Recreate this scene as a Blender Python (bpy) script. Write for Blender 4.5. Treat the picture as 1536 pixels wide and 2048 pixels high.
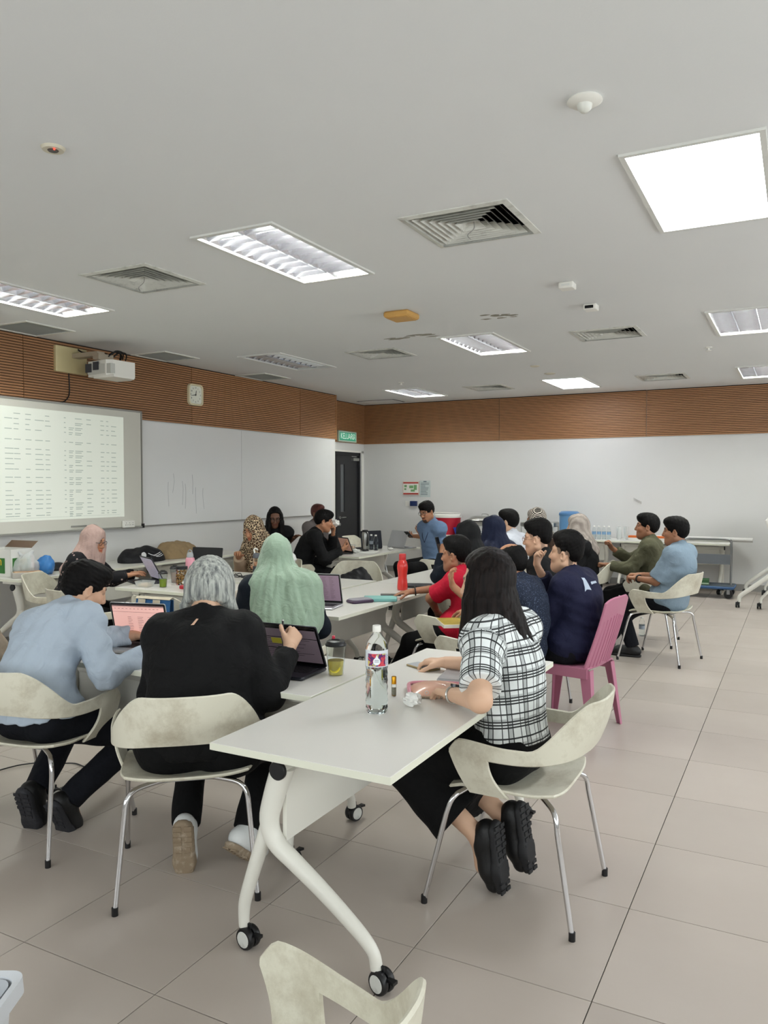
import bpy, math, random
import numpy as np
from mathutils import Vector, Matrix
random.seed(7); np.random.seed(7)
for o in list(bpy.data.objects): bpy.data.objects.remove(o)
SC = bpy.context.scene
COL = SC.collection
PI = math.pi
R = math.radians

# ------------------------------------------------------------------ camera
FPX = 1576.0; CAM_H = 1.57
cam = bpy.data.cameras.new('camera'); camo = bpy.data.objects.new('camera', cam); COL.objects.link(camo)
cam.sensor_fit = 'VERTICAL'; cam.sensor_height = 36.0; cam.lens = 36.0*FPX/2048.0
cam.clip_start = 0.05; cam.clip_end = 200
camo.location = (0, 0, CAM_H)
camo.rotation_euler = (PI/2-math.atan(53/FPX), 0, math.atan(832/FPX))
SC.camera = camo

# ------------------------------------------------------------------ light and exposure
W = bpy.data.worlds.new('world'); SC.world = W; W.use_nodes = True
bg = W.node_tree.nodes['Background']; bg.inputs[0].default_value = (0.91, 0.965, 0.985, 1); bg.inputs[1].default_value = 4.7
SC.view_settings.view_transform = 'Standard'; SC.view_settings.look = 'None'
SC.view_settings.gamma = 1.0; SC.view_settings.exposure = 0.2
try: SC.view_settings.use_curve_mapping = False
except Exception: pass
TUBE_W = 135.0; PANEL_W = 14.0
ROOM_X0, ROOM_X1, ROOM_Y0, ROOM_Y1, CEIL = -6.8, 3.4, -2.4, 12.84, 3.06
RIGHT_WINDOWS = [(-1.6, 0.6), (1.0, 3.2), (3.6, 5.8), (6.2, 8.4), (8.8, 11.0)]
BACK_WINDOWS = [(-5.6, -3.4), (-3.0, -0.8), (-0.4, 1.8)]  # unseen windows; row lengthened leftwards to brighten the floor at left
WZ0, WZ1 = 0.95, 2.65
def portal(loc, rot, sx, sy):
    l = bpy.data.lights.new('daylight_portal', 'AREA'); l.shape = 'RECTANGLE'; l.size = sx; l.size_y = sy
    l.cycles.is_portal = True
    o = bpy.data.objects.new('daylight_portal', l); o.location = loc; o.rotation_euler = rot; COL.objects.link(o)
for a, b in RIGHT_WINDOWS: portal((ROOM_X1+.16, (a+b)/2, (WZ0+WZ1)/2), (PI/2, 0, PI/2), b-a, WZ1-WZ0)
for a, b in BACK_WINDOWS: portal(((a+b)/2, ROOM_Y0-.16, (WZ0+WZ1)/2), (PI/2, 0, 0), b-a, WZ1-WZ0)

# ------------------------------------------------------------------ helpers
def lin(c):
    if isinstance(c, str):
        c = c.lstrip('#'); c = [int(c[i:i+2], 16)/255 for i in (0, 2, 4)]
    return tuple((v/12.92 if v <= .04045 else ((v+.055)/1.055)**2.4) for v in c[:3]) + (1,)
MATS = {}
def mat(name, color, rough=.5, metal=0., var=0., vscale=4., bump=0., bscale=60., spec=.5, trans=0., ior=1.45, emit=None, estr=0., coat=0., sheen=0., alpha=1., stain=None, stain_scale=3.):
    if name in MATS: return MATS[name]
    m = bpy.data.materials.new(name); m.use_nodes = True; MATS[name] = m
    nt = m.node_tree; N = nt.nodes; L = nt.links; b = N['Principled BSDF']
    c = lin(color)
    b.inputs['Base Color'].default_value = c; b.inputs['Roughness'].default_value = rough; b.inputs['Metallic'].default_value = metal
    b.inputs['Specular IOR Level'].default_value = spec; b.inputs['Transmission Weight'].default_value = trans; b.inputs['IOR'].default_value = ior
    b.inputs['Coat Weight'].default_value = coat; b.inputs['Sheen Weight'].default_value = sheen; b.inputs['Alpha'].default_value = alpha
    if emit is not None:
        b.inputs['Emission Color'].default_value = lin(emit); b.inputs['Emission Strength'].default_value = estr
    tc = N.new('ShaderNodeTexCoord')
    last = None
    if var > 0:
        n = N.new('ShaderNodeTexNoise'); n.inputs['Scale'].default_value = vscale; n.inputs['Detail'].default_value = 5
        L.new(tc.outputs['Object'], n.inputs['Vector'])
        mx = N.new('ShaderNodeMix'); mx.data_type = 'RGBA'
        mx.inputs[6].default_value = tuple(v*(1-var) for v in c[:3])+(1,); mx.inputs[7].default_value = tuple(min(1, v*(1+var)) for v in c[:3])+(1,)
        L.new(n.outputs['Fac'], mx.inputs[0]); last = mx.outputs[2]
    if stain is not None:
        n = N.new('ShaderNodeTexNoise'); n.inputs['Scale'].default_value = stain_scale; n.inputs['Detail'].default_value = 8; n.inputs['Roughness'].default_value = .7
        L.new(tc.outputs['Object'], n.inputs['Vector'])
        rp = N.new('ShaderNodeMapRange'); rp.inputs[1].default_value = .5; rp.inputs[2].default_value = .75; rp.inputs[4].default_value = .6
        L.new(n.outputs['Fac'], rp.inputs[0])
        mx = N.new('ShaderNodeMix'); mx.data_type = 'RGBA'; mx.inputs[6].default_value = c; mx.inputs[7].default_value = lin(stain)
        if last: L.new(last, mx.inputs[6])
        L.new(rp.outputs[0], mx.inputs[0]); last = mx.outputs[2]
    if last: L.new(last, b.inputs['Base Color'])
    if bump > 0:
        n = N.new('ShaderNodeTexNoise'); n.inputs['Scale'].default_value = bscale; n.inputs['Detail'].default_value = 4
        L.new(tc.outputs['Object'], n.inputs['Vector'])
        bp = N.new('ShaderNodeBump'); bp.inputs['Strength'].default_value = bump; bp.inputs['Distance'].default_value = .01
        L.new(n.outputs['Fac'], bp.inputs['Height']); L.new(bp.outputs[0], b.inputs['Normal'])
    return m

def link(o, parent=None):
    COL.objects.link(o)
    if parent is not None: o.parent = parent
    return o
def tag(o, label=None, cat=None, group=None, kind=None):
    if label: o['label'] = label
    if cat: o['category'] = cat
    if group: o['group'] = group
    if kind: o['kind'] = kind
    return o
def empty(name, loc=(0, 0, 0), rz=0., label=None, cat=None, group=None):
    o = bpy.data.objects.new(name, None); o.location = loc; o.rotation_euler = (0, 0, rz); o.empty_display_size = .1
    COL.objects.link(o); return tag(o, label, cat, group)
def copy_tree(o, parent=None):
    c = o.copy(); COL.objects.link(c); c.parent = parent
    for ch in o.children: copy_tree(ch, c)
    return c
def place(proto, first, loc, rz, label, group=None):
    o = proto if first else copy_tree(proto)
    o.location = loc; o.rotation_euler = (0, 0, rz); o['label'] = label
    if group: o['group'] = group
    return o

class MB:
    def __init__(s): s.v = []; s.f = []; s.M = Matrix()
    def at(s, loc=(0, 0, 0), rot=(0, 0, 0), sc=1.):
        from mathutils import Euler
        s.M = Matrix.Translation(loc) @ Euler(rot).to_matrix().to_4x4() @ Matrix.Diagonal((sc, sc, sc, 1)) if not isinstance(sc, tuple) else Matrix.Translation(loc) @ Euler(rot).to_matrix().to_4x4() @ Matrix.Diagonal(sc+(1,))
        return s
    def add(s, vs, fs):
        n = len(s.v); s.v += [tuple(s.M @ Vector(p)) for p in vs]; s.f += [tuple(i+n for i in f) for f in fs]; return s
    def box(s, x0, x1, y0, y1, z0, z1):
        return s.add([(x0,y0,z0),(x1,y0,z0),(x1,y1,z0),(x0,y1,z0),(x0,y0,z1),(x1,y0,z1),(x1,y1,z1),(x0,y1,z1)],
                     [(0,3,2,1),(4,5,6,7),(0,1,5,4),(1,2,6,5),(2,3,7,6),(3,0,4,7)])
    def rbox(s, x0, x1, y0, y1, z0, z1, r=.01, seg=3, b=None):
        # rounded outline in xy with small top and bottom chamfer b
        b = min(r*.5, (z1-z0)*.3) if b is None else b
        pts = []
        for cx, cy, a0 in ((x1-r, y1-r, 0), (x0+r, y1-r, 90), (x0+r, y0+r, 180), (x1-r, y0+r, 270)):
            for k in range(seg+1):
                a = R(a0+90*k/seg); pts.append((cx, cy, math.cos(a), math.sin(a)))
        rings = [(z0, r-b), (z0+b, r), (z1-b, r), (z1, r-b)]
        vs = [(p[0]+p[2]*rr, p[1]+p[3]*rr, z) for z, rr in rings for p in pts]; n = len(pts)
        fs = [tuple(reversed(range(n)))]
        for k in range(3):
            for i in range(n): fs.append((k*n+i, k*n+(i+1) % n, (k+1)*n+(i+1) % n, (k+1)*n+i))
        fs.append(tuple(range(3*n, 4*n)))
        return s.add(vs, fs)
    def prism(s, poly, z0, z1):
        n = len(poly); vs = [(x, y, z0) for x, y in poly]+[(x, y, z1) for x, y in poly]
        fs = [tuple(reversed(range(n))), tuple(range(n, 2*n))]+[(i, (i+1) % n, n+(i+1) % n, n+i) for i in range(n)]
        return s.add(vs, fs)
    def lathe(s, prof, seg=20, cap=True):
        vs = []; fs = []
        for r, z in prof:
            for k in range(seg): a = 2*PI*k/seg; vs.append((r*math.cos(a), r*math.sin(a), z))
        for i in range(len(prof)-1):
            for k in range(seg): fs.append((i*seg+k, i*seg+(k+1) % seg, (i+1)*seg+(k+1) % seg, (i+1)*seg+k))
        if cap:
            fs.append(tuple(reversed(range(seg)))); fs.append(tuple(range((len(prof)-1)*seg, len(prof)*seg)))
        return s.add(vs, fs)
    def tube(s, path, r, seg=10, cap=True):
        P = [Vector(p) for p in path]; n = len(P); rr = r if isinstance(r, (list, tuple)) else [r]*n
        T = []
        for i in range(n):
            t = (P[min(i+1, n-1)]-P[max(i-1, 0)]); T.append(t.normalized() if t.length > 1e-9 else Vector((0, 0, 1)))
        up = Vector((0, 0, 1)) if abs(T[0].z) < .9 else Vector((1, 0, 0))
        a = T[0].cross(up).normalized(); vs = []; fs = []
        for i in range(n):
            a = (a-T[i]*a.dot(T[i])).normalized(); b = T[i].cross(a)
            for k in range(seg):
                t = 2*PI*k/seg; vs.append(tuple(P[i]+(a*math.cos(t)+b*math.sin(t))*rr[i]))
        for i in range(n-1):
            for k in range(seg): fs.append((i*seg+k, i*seg+(k+1) % seg, (i+1)*seg+(k+1) % seg, (i+1)*seg+k))
        if cap: fs.append(tuple(reversed(range(seg)))); fs.append(tuple(range((n-1)*seg, n*seg)))
        return s.add(vs, fs)
    def quad(s, a, b, c, d): return s.add([a, b, c, d], [(0, 1, 2, 3)])
    def shell(s, G, th, rim=True, skip=(), nfix=None):
        # G: grid [i][j] of points; gives a sheet of thickness th with a rounded rim
        ni, nj = len(G), len(G[0]); A = np.array(G, float)
        du = np.gradient(A, axis=0); dv = np.gradient(A, axis=1); n = np.cross(du, dv); n /= (np.linalg.norm(n, axis=2, keepdims=True)+1e-12)
        if nfix is not None: n = np.broadcast_to(np.array(nfix, float), n.shape)
        T = A+n*th/2; B = A-n*th/2
        vs = [tuple(p) for p in T.reshape(-1, 3)]+[tuple(p) for p in B.reshape(-1, 3)]; o = ni*nj; fs = []
        for i in range(ni-1):
            for j in range(nj-1):
                fs.append((i*nj+j, (i+1)*nj+j, (i+1)*nj+j+1, i*nj+j+1)); fs.append((o+i*nj+j, o+i*nj+j+1, o+(i+1)*nj+j+1, o+(i+1)*nj+j))
        edges = {'j0': [(i, 0) for i in range(ni)], 'j1': [(i, nj-1) for i in range(ni)], 'i0': [(0, j) for j in range(nj)], 'i1': [(ni-1, j) for j in range(nj)]}
        for k, e in edges.items():
            if k in skip: continue
            flip = k in ('j1', 'i0'); base = len(vs)
            for (i, j) in e:
                out = (-dv[i, j] if k == 'j0' else dv[i, j] if k == 'j1' else -du[i, j] if k == 'i0' else du[i, j]); out = out/(np.linalg.norm(out)+1e-12)
                if i in (0, ni-1) and j in (0, nj-1) and len(skip) == 0:
                    oi_ = (-du[i, j] if i == 0 else du[i, j]); oj_ = (-dv[i, j] if j == 0 else dv[i, j]); out = oi_/(np.linalg.norm(oi_)+1e-12)+oj_/(np.linalg.norm(oj_)+1e-12); out = out/(np.linalg.norm(out)+1e-12)
                vs.append(tuple(A[i, j]+out*th*.4))
            for q in range(len(e)-1):
                (i, j), (i2, j2) = e[q], e[q+1]
                f1 = (i*nj+j, base+q, base+q+1, i2*nj+j2); f2 = (base+q, o+i*nj+j, o+i2*nj+j2, base+q+1)
                fs.append(f1 if flip else f1[::-1]); fs.append(f2 if flip else f2[::-1])
        return s.add(vs, fs)
    def build(s, name, m, parent=None, smooth=True, angle=38):
        me = bpy.data.meshes.new(name); me.from_pydata(s.v, [], s.f); me.materials.append(m)
        if smooth:
            me.polygons.foreach_set('use_smooth', [True]*len(me.polygons)); me.set_sharp_from_angle(angle=R(angle))
        me.update()
        return link(bpy.data.objects.new(name, me), parent)
def arc(cx, cy, r, a0, a1, n): return [(cx+r*math.cos(R(a0+(a1-a0)*k/n)), cy+r*math.sin(R(a0+(a1-a0)*k/n))) for k in range(n+1)]
def bez(pts, n=8):
    # Catmull-Rom through points
    P = [Vector(p) for p in pts]; out = []
    for i in range(len(P)-1):
        p0 = P[max(i-1, 0)]; p1 = P[i]; p2 = P[i+1]; p3 = P[min(i+2, len(P)-1)]
        for k in range(n):
            t = k/n; out.append(tuple(.5*((2*p1)+(p2-p0)*t+(2*p0-5*p1+4*p2-p3)*t*t+(3*p1-p0-3*p2+p3)*t**3)))
    out.append(tuple(P[-1])); return out
def text_obj(txt, size, m, name, parent=None, loc=(0, 0, 0), rot=(0, 0, 0), depth=.0005, sx=1.):
    c = bpy.data.curves.new(name, 'FONT'); c.body = txt; c.size = size; c.align_x = 'CENTER'; c.align_y = 'CENTER'; c.extrude = depth; c.resolution_u = 3
    t = bpy.data.objects.new(name, c); COL.objects.link(t)
    dg = bpy.context.evaluated_depsgraph_get(); me = bpy.data.meshes.new_from_object(t.evaluated_get(dg))
    bpy.data.objects.remove(t); me.materials.clear(); me.materials.append(m)
    o = bpy.data.objects.new(name, me); o.location = loc; o.rotation_euler = rot; o.scale = (sx, 1, 1); return link(o, parent)
def setloc(o, loc=None, rot=None):
    if loc is not None: o.location = loc
    if rot is not None: o.rotation_euler = rot
    return o
# ------------------------------------------------------------------ materials of the room
M_wall = mat('wall_paint', '#d4d3d0', .85, var=.03, vscale=1.2, bump=.05, bscale=180)
M_ceil = mat('ceiling_paint', '#dfe0df', .9, var=.03, vscale=.8, bump=.04, bscale=120)
M_grout = mat('tile_grout', '#4d4740', .9)
M_white_metal = mat('white_powder_coat', '#dedcd2', .35, spec=.5)
M_white_plastic = mat('white_plastic', '#e6e4dc', .35)
M_black_plastic = mat('black_plastic', '#121214', .4)
M_dark = mat('dark_void', '#0b0b0c', .9)
M_chrome = mat('chrome', '#d8d8da', .12, metal=1.)
M_steel = mat('brushed_steel', '#b8b8b4', .3, metal=1.)
M_grey_metal = mat('grey_metal', '#8b8c8c', .4, metal=.7)
# tiles: slightly varied beige porcelain
def tile_mat():
    m = bpy.data.materials.new('floor_tile'); m.use_nodes = True; nt = m.node_tree; N = nt.nodes; L = nt.links; b = N['Principled BSDF']
    tc = N.new('ShaderNodeTexCoord'); oi = N.new('ShaderNodeObjectInfo'); g = N.new('ShaderNodeNewGeometry')
    n = N.new('ShaderNodeTexNoise'); n.inputs['Scale'].default_value = 1.1; n.inputs['Detail'].default_value = 6; n.inputs['Roughness'].default_value = .65
    mp = N.new('ShaderNodeMapping'); mp.inputs['Scale'].default_value = (1, 2.5, 1); L.new(g.outputs['Position'], mp.inputs[0]); L.new(mp.outputs[0], n.inputs['Vector'])
    mx = N.new('ShaderNodeMix'); mx.data_type = 'RGBA'; mx.inputs[6].default_value = lin('#aea399'); mx.inputs[7].default_value = lin('#b7ada3')
    L.new(n.outputs['Fac'], mx.inputs[0])
    mr = N.new('ShaderNodeMapRange'); mr.inputs[3].default_value = .95; mr.inputs[4].default_value = 1.04; L.new(oi.outputs['Random'], mr.inputs[0])
    mu = N.new('ShaderNodeMix'); mu.data_type = 'RGBA'; mu.blend_type = 'MULTIPLY'; mu.inputs[0].default_value = 1; L.new(mx.outputs[2], mu.inputs[6]); L.new(mr.outputs[0], mu.inputs[7])
    L.new(mu.outputs[2], b.inputs['Base Color']); b.inputs['Roughness'].default_value = .33; b.inputs['Specular IOR Level'].default_value = .45
    n2 = N.new('ShaderNodeTexNoise'); n2.inputs['Scale'].default_value = 3.; n2.inputs['Detail'].default_value = 7; L.new(g.outputs['Position'], n2.inputs['Vector'])
    r2 = N.new('ShaderNodeMapRange'); r2.inputs[3].default_value = .26; r2.inputs[4].default_value = .46; L.new(n2.outputs['Fac'], r2.inputs[0]); L.new(r2.outputs[0], b.inputs['Roughness'])
    return m
M_tile = tile_mat()
# ------------------------------------------------------------------ floor
fl = tag(MB().box(-7.3, 3.6, -2.6, 13.0, -.12, -.006).build('floor', M_grout, smooth=False), kind='structure')
TX, TY = .6, .596
tiles = []
for i in range(-12, 8):
    for j in range(-9, 20):
        x = -.537+TX*i; y = 2.371+TY*j
        if x > 3.4 or x+TX < -7.2 or y > 12.84 or y+TY < -2.4: continue
        tiles.append((x, y))
def tile_mesh(mb, x0, x1, y0, y1, g=.0018):
    h = .0006
    return mb.add([(x0+g,y0+g,-.006),(x1-g,y0+g,-.006),(x1-g,y1-g,-.006),(x0+g,y1-g,-.006),
            (x0+g,y0+g,-h),(x1-g,y0+g,-h),(x1-g,y1-g,-h),(x0+g,y1-g,-h),
            (x0+g+h,y0+g+h,0),(x1-g-h,y0+g+h,0),(x1-g-h,y1-g-h,0),(x0+g+h,y1-g-h,0)],
            [(0,1,5,4),(1,2,6,5),(2,3,7,6),(3,0,4,7),(4,5,9,8),(5,6,10,9),(6,7,11,10),(7,4,8,11),(8,9,10,11)])
fwx, fwy = -math.sin(math.atan(832/FPX)), math.cos(math.atan(832/FPX))
def inview(x, y):
    d = x*fwx+y*fwy; s = x*fwy-y*fwx
    return d > .9 and abs(s) < d*.52+.5
def tdist(t): return (t[0]+.3)**2+(t[1]+.3)**2+(0 if inview(t[0]+.3, t[1]+.3) else 1e4)
tiles.sort(key=tdist)
full = [t for t in tiles if t[0] > -7.2 and t[0]+TX < 3.4 and t[1]+TY < 12.84 and t[1] > -2.4]
tm = tile_mesh(MB(), 0, TX, 0, TY).build('floor_tile', M_tile, fl, smooth=False); first = True; rest = MB(); used = set()
for t in full[:280]:
    o = tm if first else link(bpy.data.objects.new('floor_tile', tm.data), fl); first = False
    o.location = (t[0], t[1], 0); used.add(t)
for t in tiles:
    if t in used: continue
    tile_mesh(rest, max(t[0], -7.2), min(t[0]+TX, 3.4), max(t[1], -2.4), min(t[1]+TY, 12.84))
tag(rest.build('more_floor_tiles', M_tile, fl, smooth=False), kind='stuff')

# ------------------------------------------------------------------ ceiling with recessed openings
LX = [(-.75, -.15), (-3.26, -2.66), (-5.77, -5.17)]
LY = [(3.68, 4.9), (7.3, 8.52), (10.86, 12.05)]
VX = [(-2.01, -1.37), (-4.53, -3.9)]
VY = [(3.96, 4.58), (7.62, 8.2), (11.08, 11.7)]
RV = [(-6.76, -6.2, 4.82, 5.38), (-6.76, -6.24, 6.63, 7.2), (-6.78, -6.28, 8.53, 9.13)]
AP = (-6.97, -6.24, 12.16, 12.62)
holes = [(a+.02, b-.02, c+.02, d-.02) for a, b in LX for c, d in LY]+[(a+.02, b-.02, c+.02, d-.02) for a, b in VX for c, d in VY]+[(a+.03, b-.03, c+.03, d-.03) for a, b, c, d in RV]
def holed(mb, x0, x1, y0, y1, hs, emit):
    xs = sorted(set([x0, x1]+[v for h in hs for v in h[:2]])); ys = sorted(set([y0, y1]+[v for h in hs for v in h[2:]]))
    for i in range(len(xs)-1):
        for j in range(len(ys)-1):
            cx, cy = (xs[i]+xs[i+1])/2, (ys[j]+ys[j+1])/2
            if any(h[0] < cx < h[1] and h[2] < cy < h[3] for h in hs): continue
            emit(mb, xs[i], xs[i+1], ys[j], ys[j+1])
cm = MB(); holed(cm, -7.3, 3.6, -2.6, 13.0, holes, lambda m, a, b, c, d: m.box(a, b, c, d, CEIL, CEIL+.02))
ce = tag(cm.build('ceiling', M_ceil, smooth=False), kind='structure')
# ceiling upper slab closes the plenum
M_plenum = mat('plenum_dark', '#2b2b2a', .9)
tag(MB().box(-7.3, 3.6, -2.6, 13.0, CEIL+.34, CEIL+.4).build('trim_1', M_plenum, smooth=False), kind='structure')
# water stains and cracks: flaked plaster patches
M_stain = mat('stained_plaster', '#8d8a7c', .95, var=.25, vscale=30, bump=.4, bscale=80)
def patch(x, y, rx, ry, seed, name='plaster_crack'):
    rnd = random.Random(seed); m = MB()
    for k in range(9):
        cx, cy = x+rnd.uniform(-rx, rx), y+rnd.uniform(-ry, ry); n = 7; a0 = rnd.random()*6
        q = [(cx+rnd.uniform(.15, .42)*rx*math.cos(a0+2*PI*i/n), cy+rnd.uniform(.05, .3)*ry*math.sin(a0+2*PI*i/n)) for i in range(n)]
        m.prism(q, CEIL-.0015-.0004*k, CEIL+.001)
    m.build(name, M_stain, ce, smooth=False)
patch(-2.4, 6.65, .16, .1, 1); patch(-3.5, 7.15, .25, .1, 2)

# ------------------------------------------------------------------ walls
def wall(name, mb): return tag(mb.build(name, M_wall, smooth=False), kind='structure')
LW_END = 11.15; DX = -7.2
w = MB().box(ROOM_X0-.5, ROOM_X0, -2.6, LW_END, -.1, CEIL+.4)
wl = wall('wall_left', w)
D0, D1, DH = 11.28, 12.74, 2.17
w = MB().box(DX-.2, DX, LW_END-.02, D0, -.1, CEIL+.4).box(DX-.2, DX, D1, 13.0, -.1, CEIL+.4).box(DX-.2, DX, D0, D1, DH, CEIL+.4)
wd = wall('wall_door', w)
wf = wall('wall_far', MB().box(-7.4, 3.6, ROOM_Y1, 13.04, -.1, CEIL+.4))
def holed_wall(name, emit, spans, lo, hi):
    m = MB(); c = lo
    for a, b in spans+[(hi, hi)]:
        emit(m, c, a, -.1, CEIL+.4)
        if b > a: emit(m, a, b, -.1, WZ0); emit(m, a, b, WZ1, CEIL+.4)
        c = b
    return wall(name, m)
wr = holed_wall('wall_right', lambda m, a, b, z0, z1: m.box(ROOM_X1, ROOM_X1+.2, a, b, z0, z1), RIGHT_WINDOWS, -2.6, 13.0)
wb = holed_wall('wall_back', lambda m, a, b, z0, z1: m.box(a, b, ROOM_Y0-.2, ROOM_Y0, z0, z1), BACK_WINDOWS, -7.3, 3.6)
M_alu = mat('window_aluminium', '#a9abac', .4, metal=.6)
wi = 0
def window(cx, cy, ln, along_y):
    global wi; wi += 1
    m = MB(); z0, z1 = WZ0, WZ1; h = ln/2
    for a, b in ((-h, -h+.05), (h-.05, h), (-.025, .025)):
        m.box(*((cx-.03, cx+.03, cy+a, cy+b) if along_y else (cx+a, cx+b, cy-.03, cy+.03)), z0, z1)
    for a, b in ((z0, z0+.05), (z1-.05, z1)):
        m.box(*((cx-.03, cx+.03, cy-h, cy+h) if along_y else (cx-h, cx+h, cy-.03, cy+.03)), a, b)
    return tag(m.build('window_%d' % wi, M_alu, smooth=False), kind='structure')
for a, b in RIGHT_WINDOWS: window(ROOM_X1+.1, (a+b)/2, b-a, True)
for a, b in BACK_WINDOWS: window((a+b)/2, ROOM_Y0-.1, b-a, False)
# skirting
M_skirt = mat('grey_skirting', '#8d8b86', .45)
tag(MB().box(-7.2, 3.4, ROOM_Y1-.012, ROOM_Y1, 0, .1).build('baseboard_far', M_skirt, smooth=False), kind='structure')
tag(MB().box(ROOM_X0, ROOM_X0+.012, -2.4, LW_END, 0, .1).build('baseboard_left', M_skirt, smooth=False), kind='structure')

# ------------------------------------------------------------------ grooved timber panels above head height
def wood_mat():
    m = bpy.data.materials.new('grooved_timber'); m.use_nodes = True; nt = m.node_tree; N = nt.nodes; L = nt.links; b = N['Principled BSDF']
    g = N.new('ShaderNodeNewGeometry'); mp = N.new('ShaderNodeMapping'); mp.inputs['Scale'].default_value = (1.2, 1.2, 60)
    L.new(g.outputs['Position'], mp.inputs[0])
    n = N.new('ShaderNodeTexNoise'); n.inputs['Scale'].default_value = 2.2; n.inputs['Detail'].default_value = 6; L.new(mp.outputs[0], n.inputs['Vector'])
    mx = N.new('ShaderNodeMix'); mx.data_type = 'RGBA'; mx.inputs[6].default_value = lin('#8f6440'); mx.inputs[7].default_value = lin('#ad7f56'); L.new(n.outputs['Fac'], mx.inputs[0])
    oi = N.new('ShaderNodeObjectInfo'); mr = N.new('ShaderNodeMapRange'); mr.inputs[3].default_value = .9; mr.inputs[4].default_value = 1.08; L.new(oi.outputs['Random'], mr.inputs[0])
    mu = N.new('ShaderNodeMix'); mu.data_type = 'RGBA'; mu.blend_type = 'MULTIPLY'; mu.inputs[0].default_value = 1; L.new(mx.outputs[2], mu.inputs[6]); L.new(mr.outputs[0], mu.inputs[7])
    L.new(mu.outputs[2], b.inputs['Base Color']); b.inputs['Roughness'].default_value = .5; return m
M_wood = wood_mat()
M_groove = mat('timber_groove', '#1f1109', .9)
WB = 2.335
def wood_panel(parent, length, xf, name='wood_panel'):
    # local: x along, y out of the wall, z up; back board plus slats with real gaps
    m = MB(); p = .0266; n = int((CEIL-WB)/p)
    m2 = MB().box(0, length, 0, .008, WB, CEIL)
    for k in range(n):
        z = WB+k*p; m.add([(0,.008,z),(length,.008,z),(length,.02,z+.001),(0,.02,z+.001),(0,.02,z+.0195),(length,.02,z+.0195),(length,.008,z+.0205),(0,.008,z+.0205)],
                          [(0,1,2,3),(3,2,5,4),(4,5,6,7),(0,3,4,7),(1,6,5,2)])
    b = m2.build('backing_board', M_groove, parent, smooth=False); b.matrix_local = xf
    o = m.build(name, M_wood, parent, smooth=False); o.matrix_local = xf; tag(o, kind='stuff')
    return o
Rz = lambda a: Matrix.Rotation(a, 4, 'Z')
ys = [-2.4, .45, 2.85, 5.24, 7.67, 10.1, LW_END]
for a, b in zip(ys[:-1], ys[1:]):
    wood_panel(wl, b-a-.006, Matrix.Translation((ROOM_X0, b-.003, 0)) @ Rz(-PI/2))
wood_panel(wd, ROOM_Y1-LW_END, Matrix.Translation((DX, ROOM_Y1, 0)) @ Rz(-PI/2))
xs = [-7.2, -4.55, -2.14, .27, 2.68, 3.4]
for a, b in zip(xs[:-1], xs[1:]):
    wood_panel(wf, b-a-.006, Matrix.Translation((b-.003, ROOM_Y1, 0)) @ Rz(PI))
# end board of the projecting wall
MB().box(-7.2, ROOM_X0+.02, LW_END, LW_END+.02, WB-.0, CEIL).build('end_board', M_wood, wl, smooth=False)

# ------------------------------------------------------------------ door in the recess
M_door = mat('charcoal_door', '#1d1d20', .45, var=.1)
M_glass_dark = mat('door_glass', '#5a5d60', .15, spec=.6)
do = tag(MB().box(DX-.12, DX-.02, D0, D0+.05, 0, DH).box(DX-.12, DX-.02, D1-.05, D1, 0, DH).box(DX-.12, DX-.02, D0, D1, DH-.05, DH).build('door_1', M_door, smooth=False), kind='structure')
def leaf(y0, y1, g0, g1, nm='door_leaf'):
    m = MB(); z0, z1 = 1.1, 1.95; X0, X1 = DX-.09, DX-.045
    m.box(X0, X1, y0, g0, .01, DH-.05).box(X0, X1, g1, y1, .01, DH-.05).box(X0, X1, g0, g1, .01, z0).box(X0, X1, g0, g1, z1, DH-.05)
    l = m.build(nm, M_door, do, smooth=False)
    MB().box(DX-.07, DX-.06, g0, g1, z0, z1).build('glass_pane', M_glass_dark, l, smooth=False)
    return l
l1 = leaf(D0+.05, 11.92, 11.55, 11.67); l2 = leaf(11.935, D1-.05, 12.07, 12.2)
m = MB()
m.at((DX-.045, 12.03, 1.0), (0, PI/2, 0)).lathe([(.026, 0), (.026, .012)], 16)
m.at().tube([(DX-.04, 12.03, 1.0), (DX+.01, 12.03, 1.0), (DX+.012, 12.06, 1.0), (DX+.012, 12.16, 1.0)], .009)
m.at((DX-.045, 12.03, .88), (0, PI/2, 0)).lathe([(.026, 0), (.026, .012), (.01, .014)], 16)
m.build('door_handle', M_steel, l2)
MB().box(DX-.045, DX, 12.45, 12.66, 2.02, 2.07).box(DX-.04, DX-.02, 12.42, 12.6, 2.09, 2.105).build('door_closer', M_steel, l2, smooth=False)
tag(MB().box(DX, DX+.012, D1, D1+.06, 0, DH+.04).box(DX, DX+.012, D0-.05, D1+.06, DH, DH+.03).build('trim_2', M_white_plastic, smooth=False), kind='structure')

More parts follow.
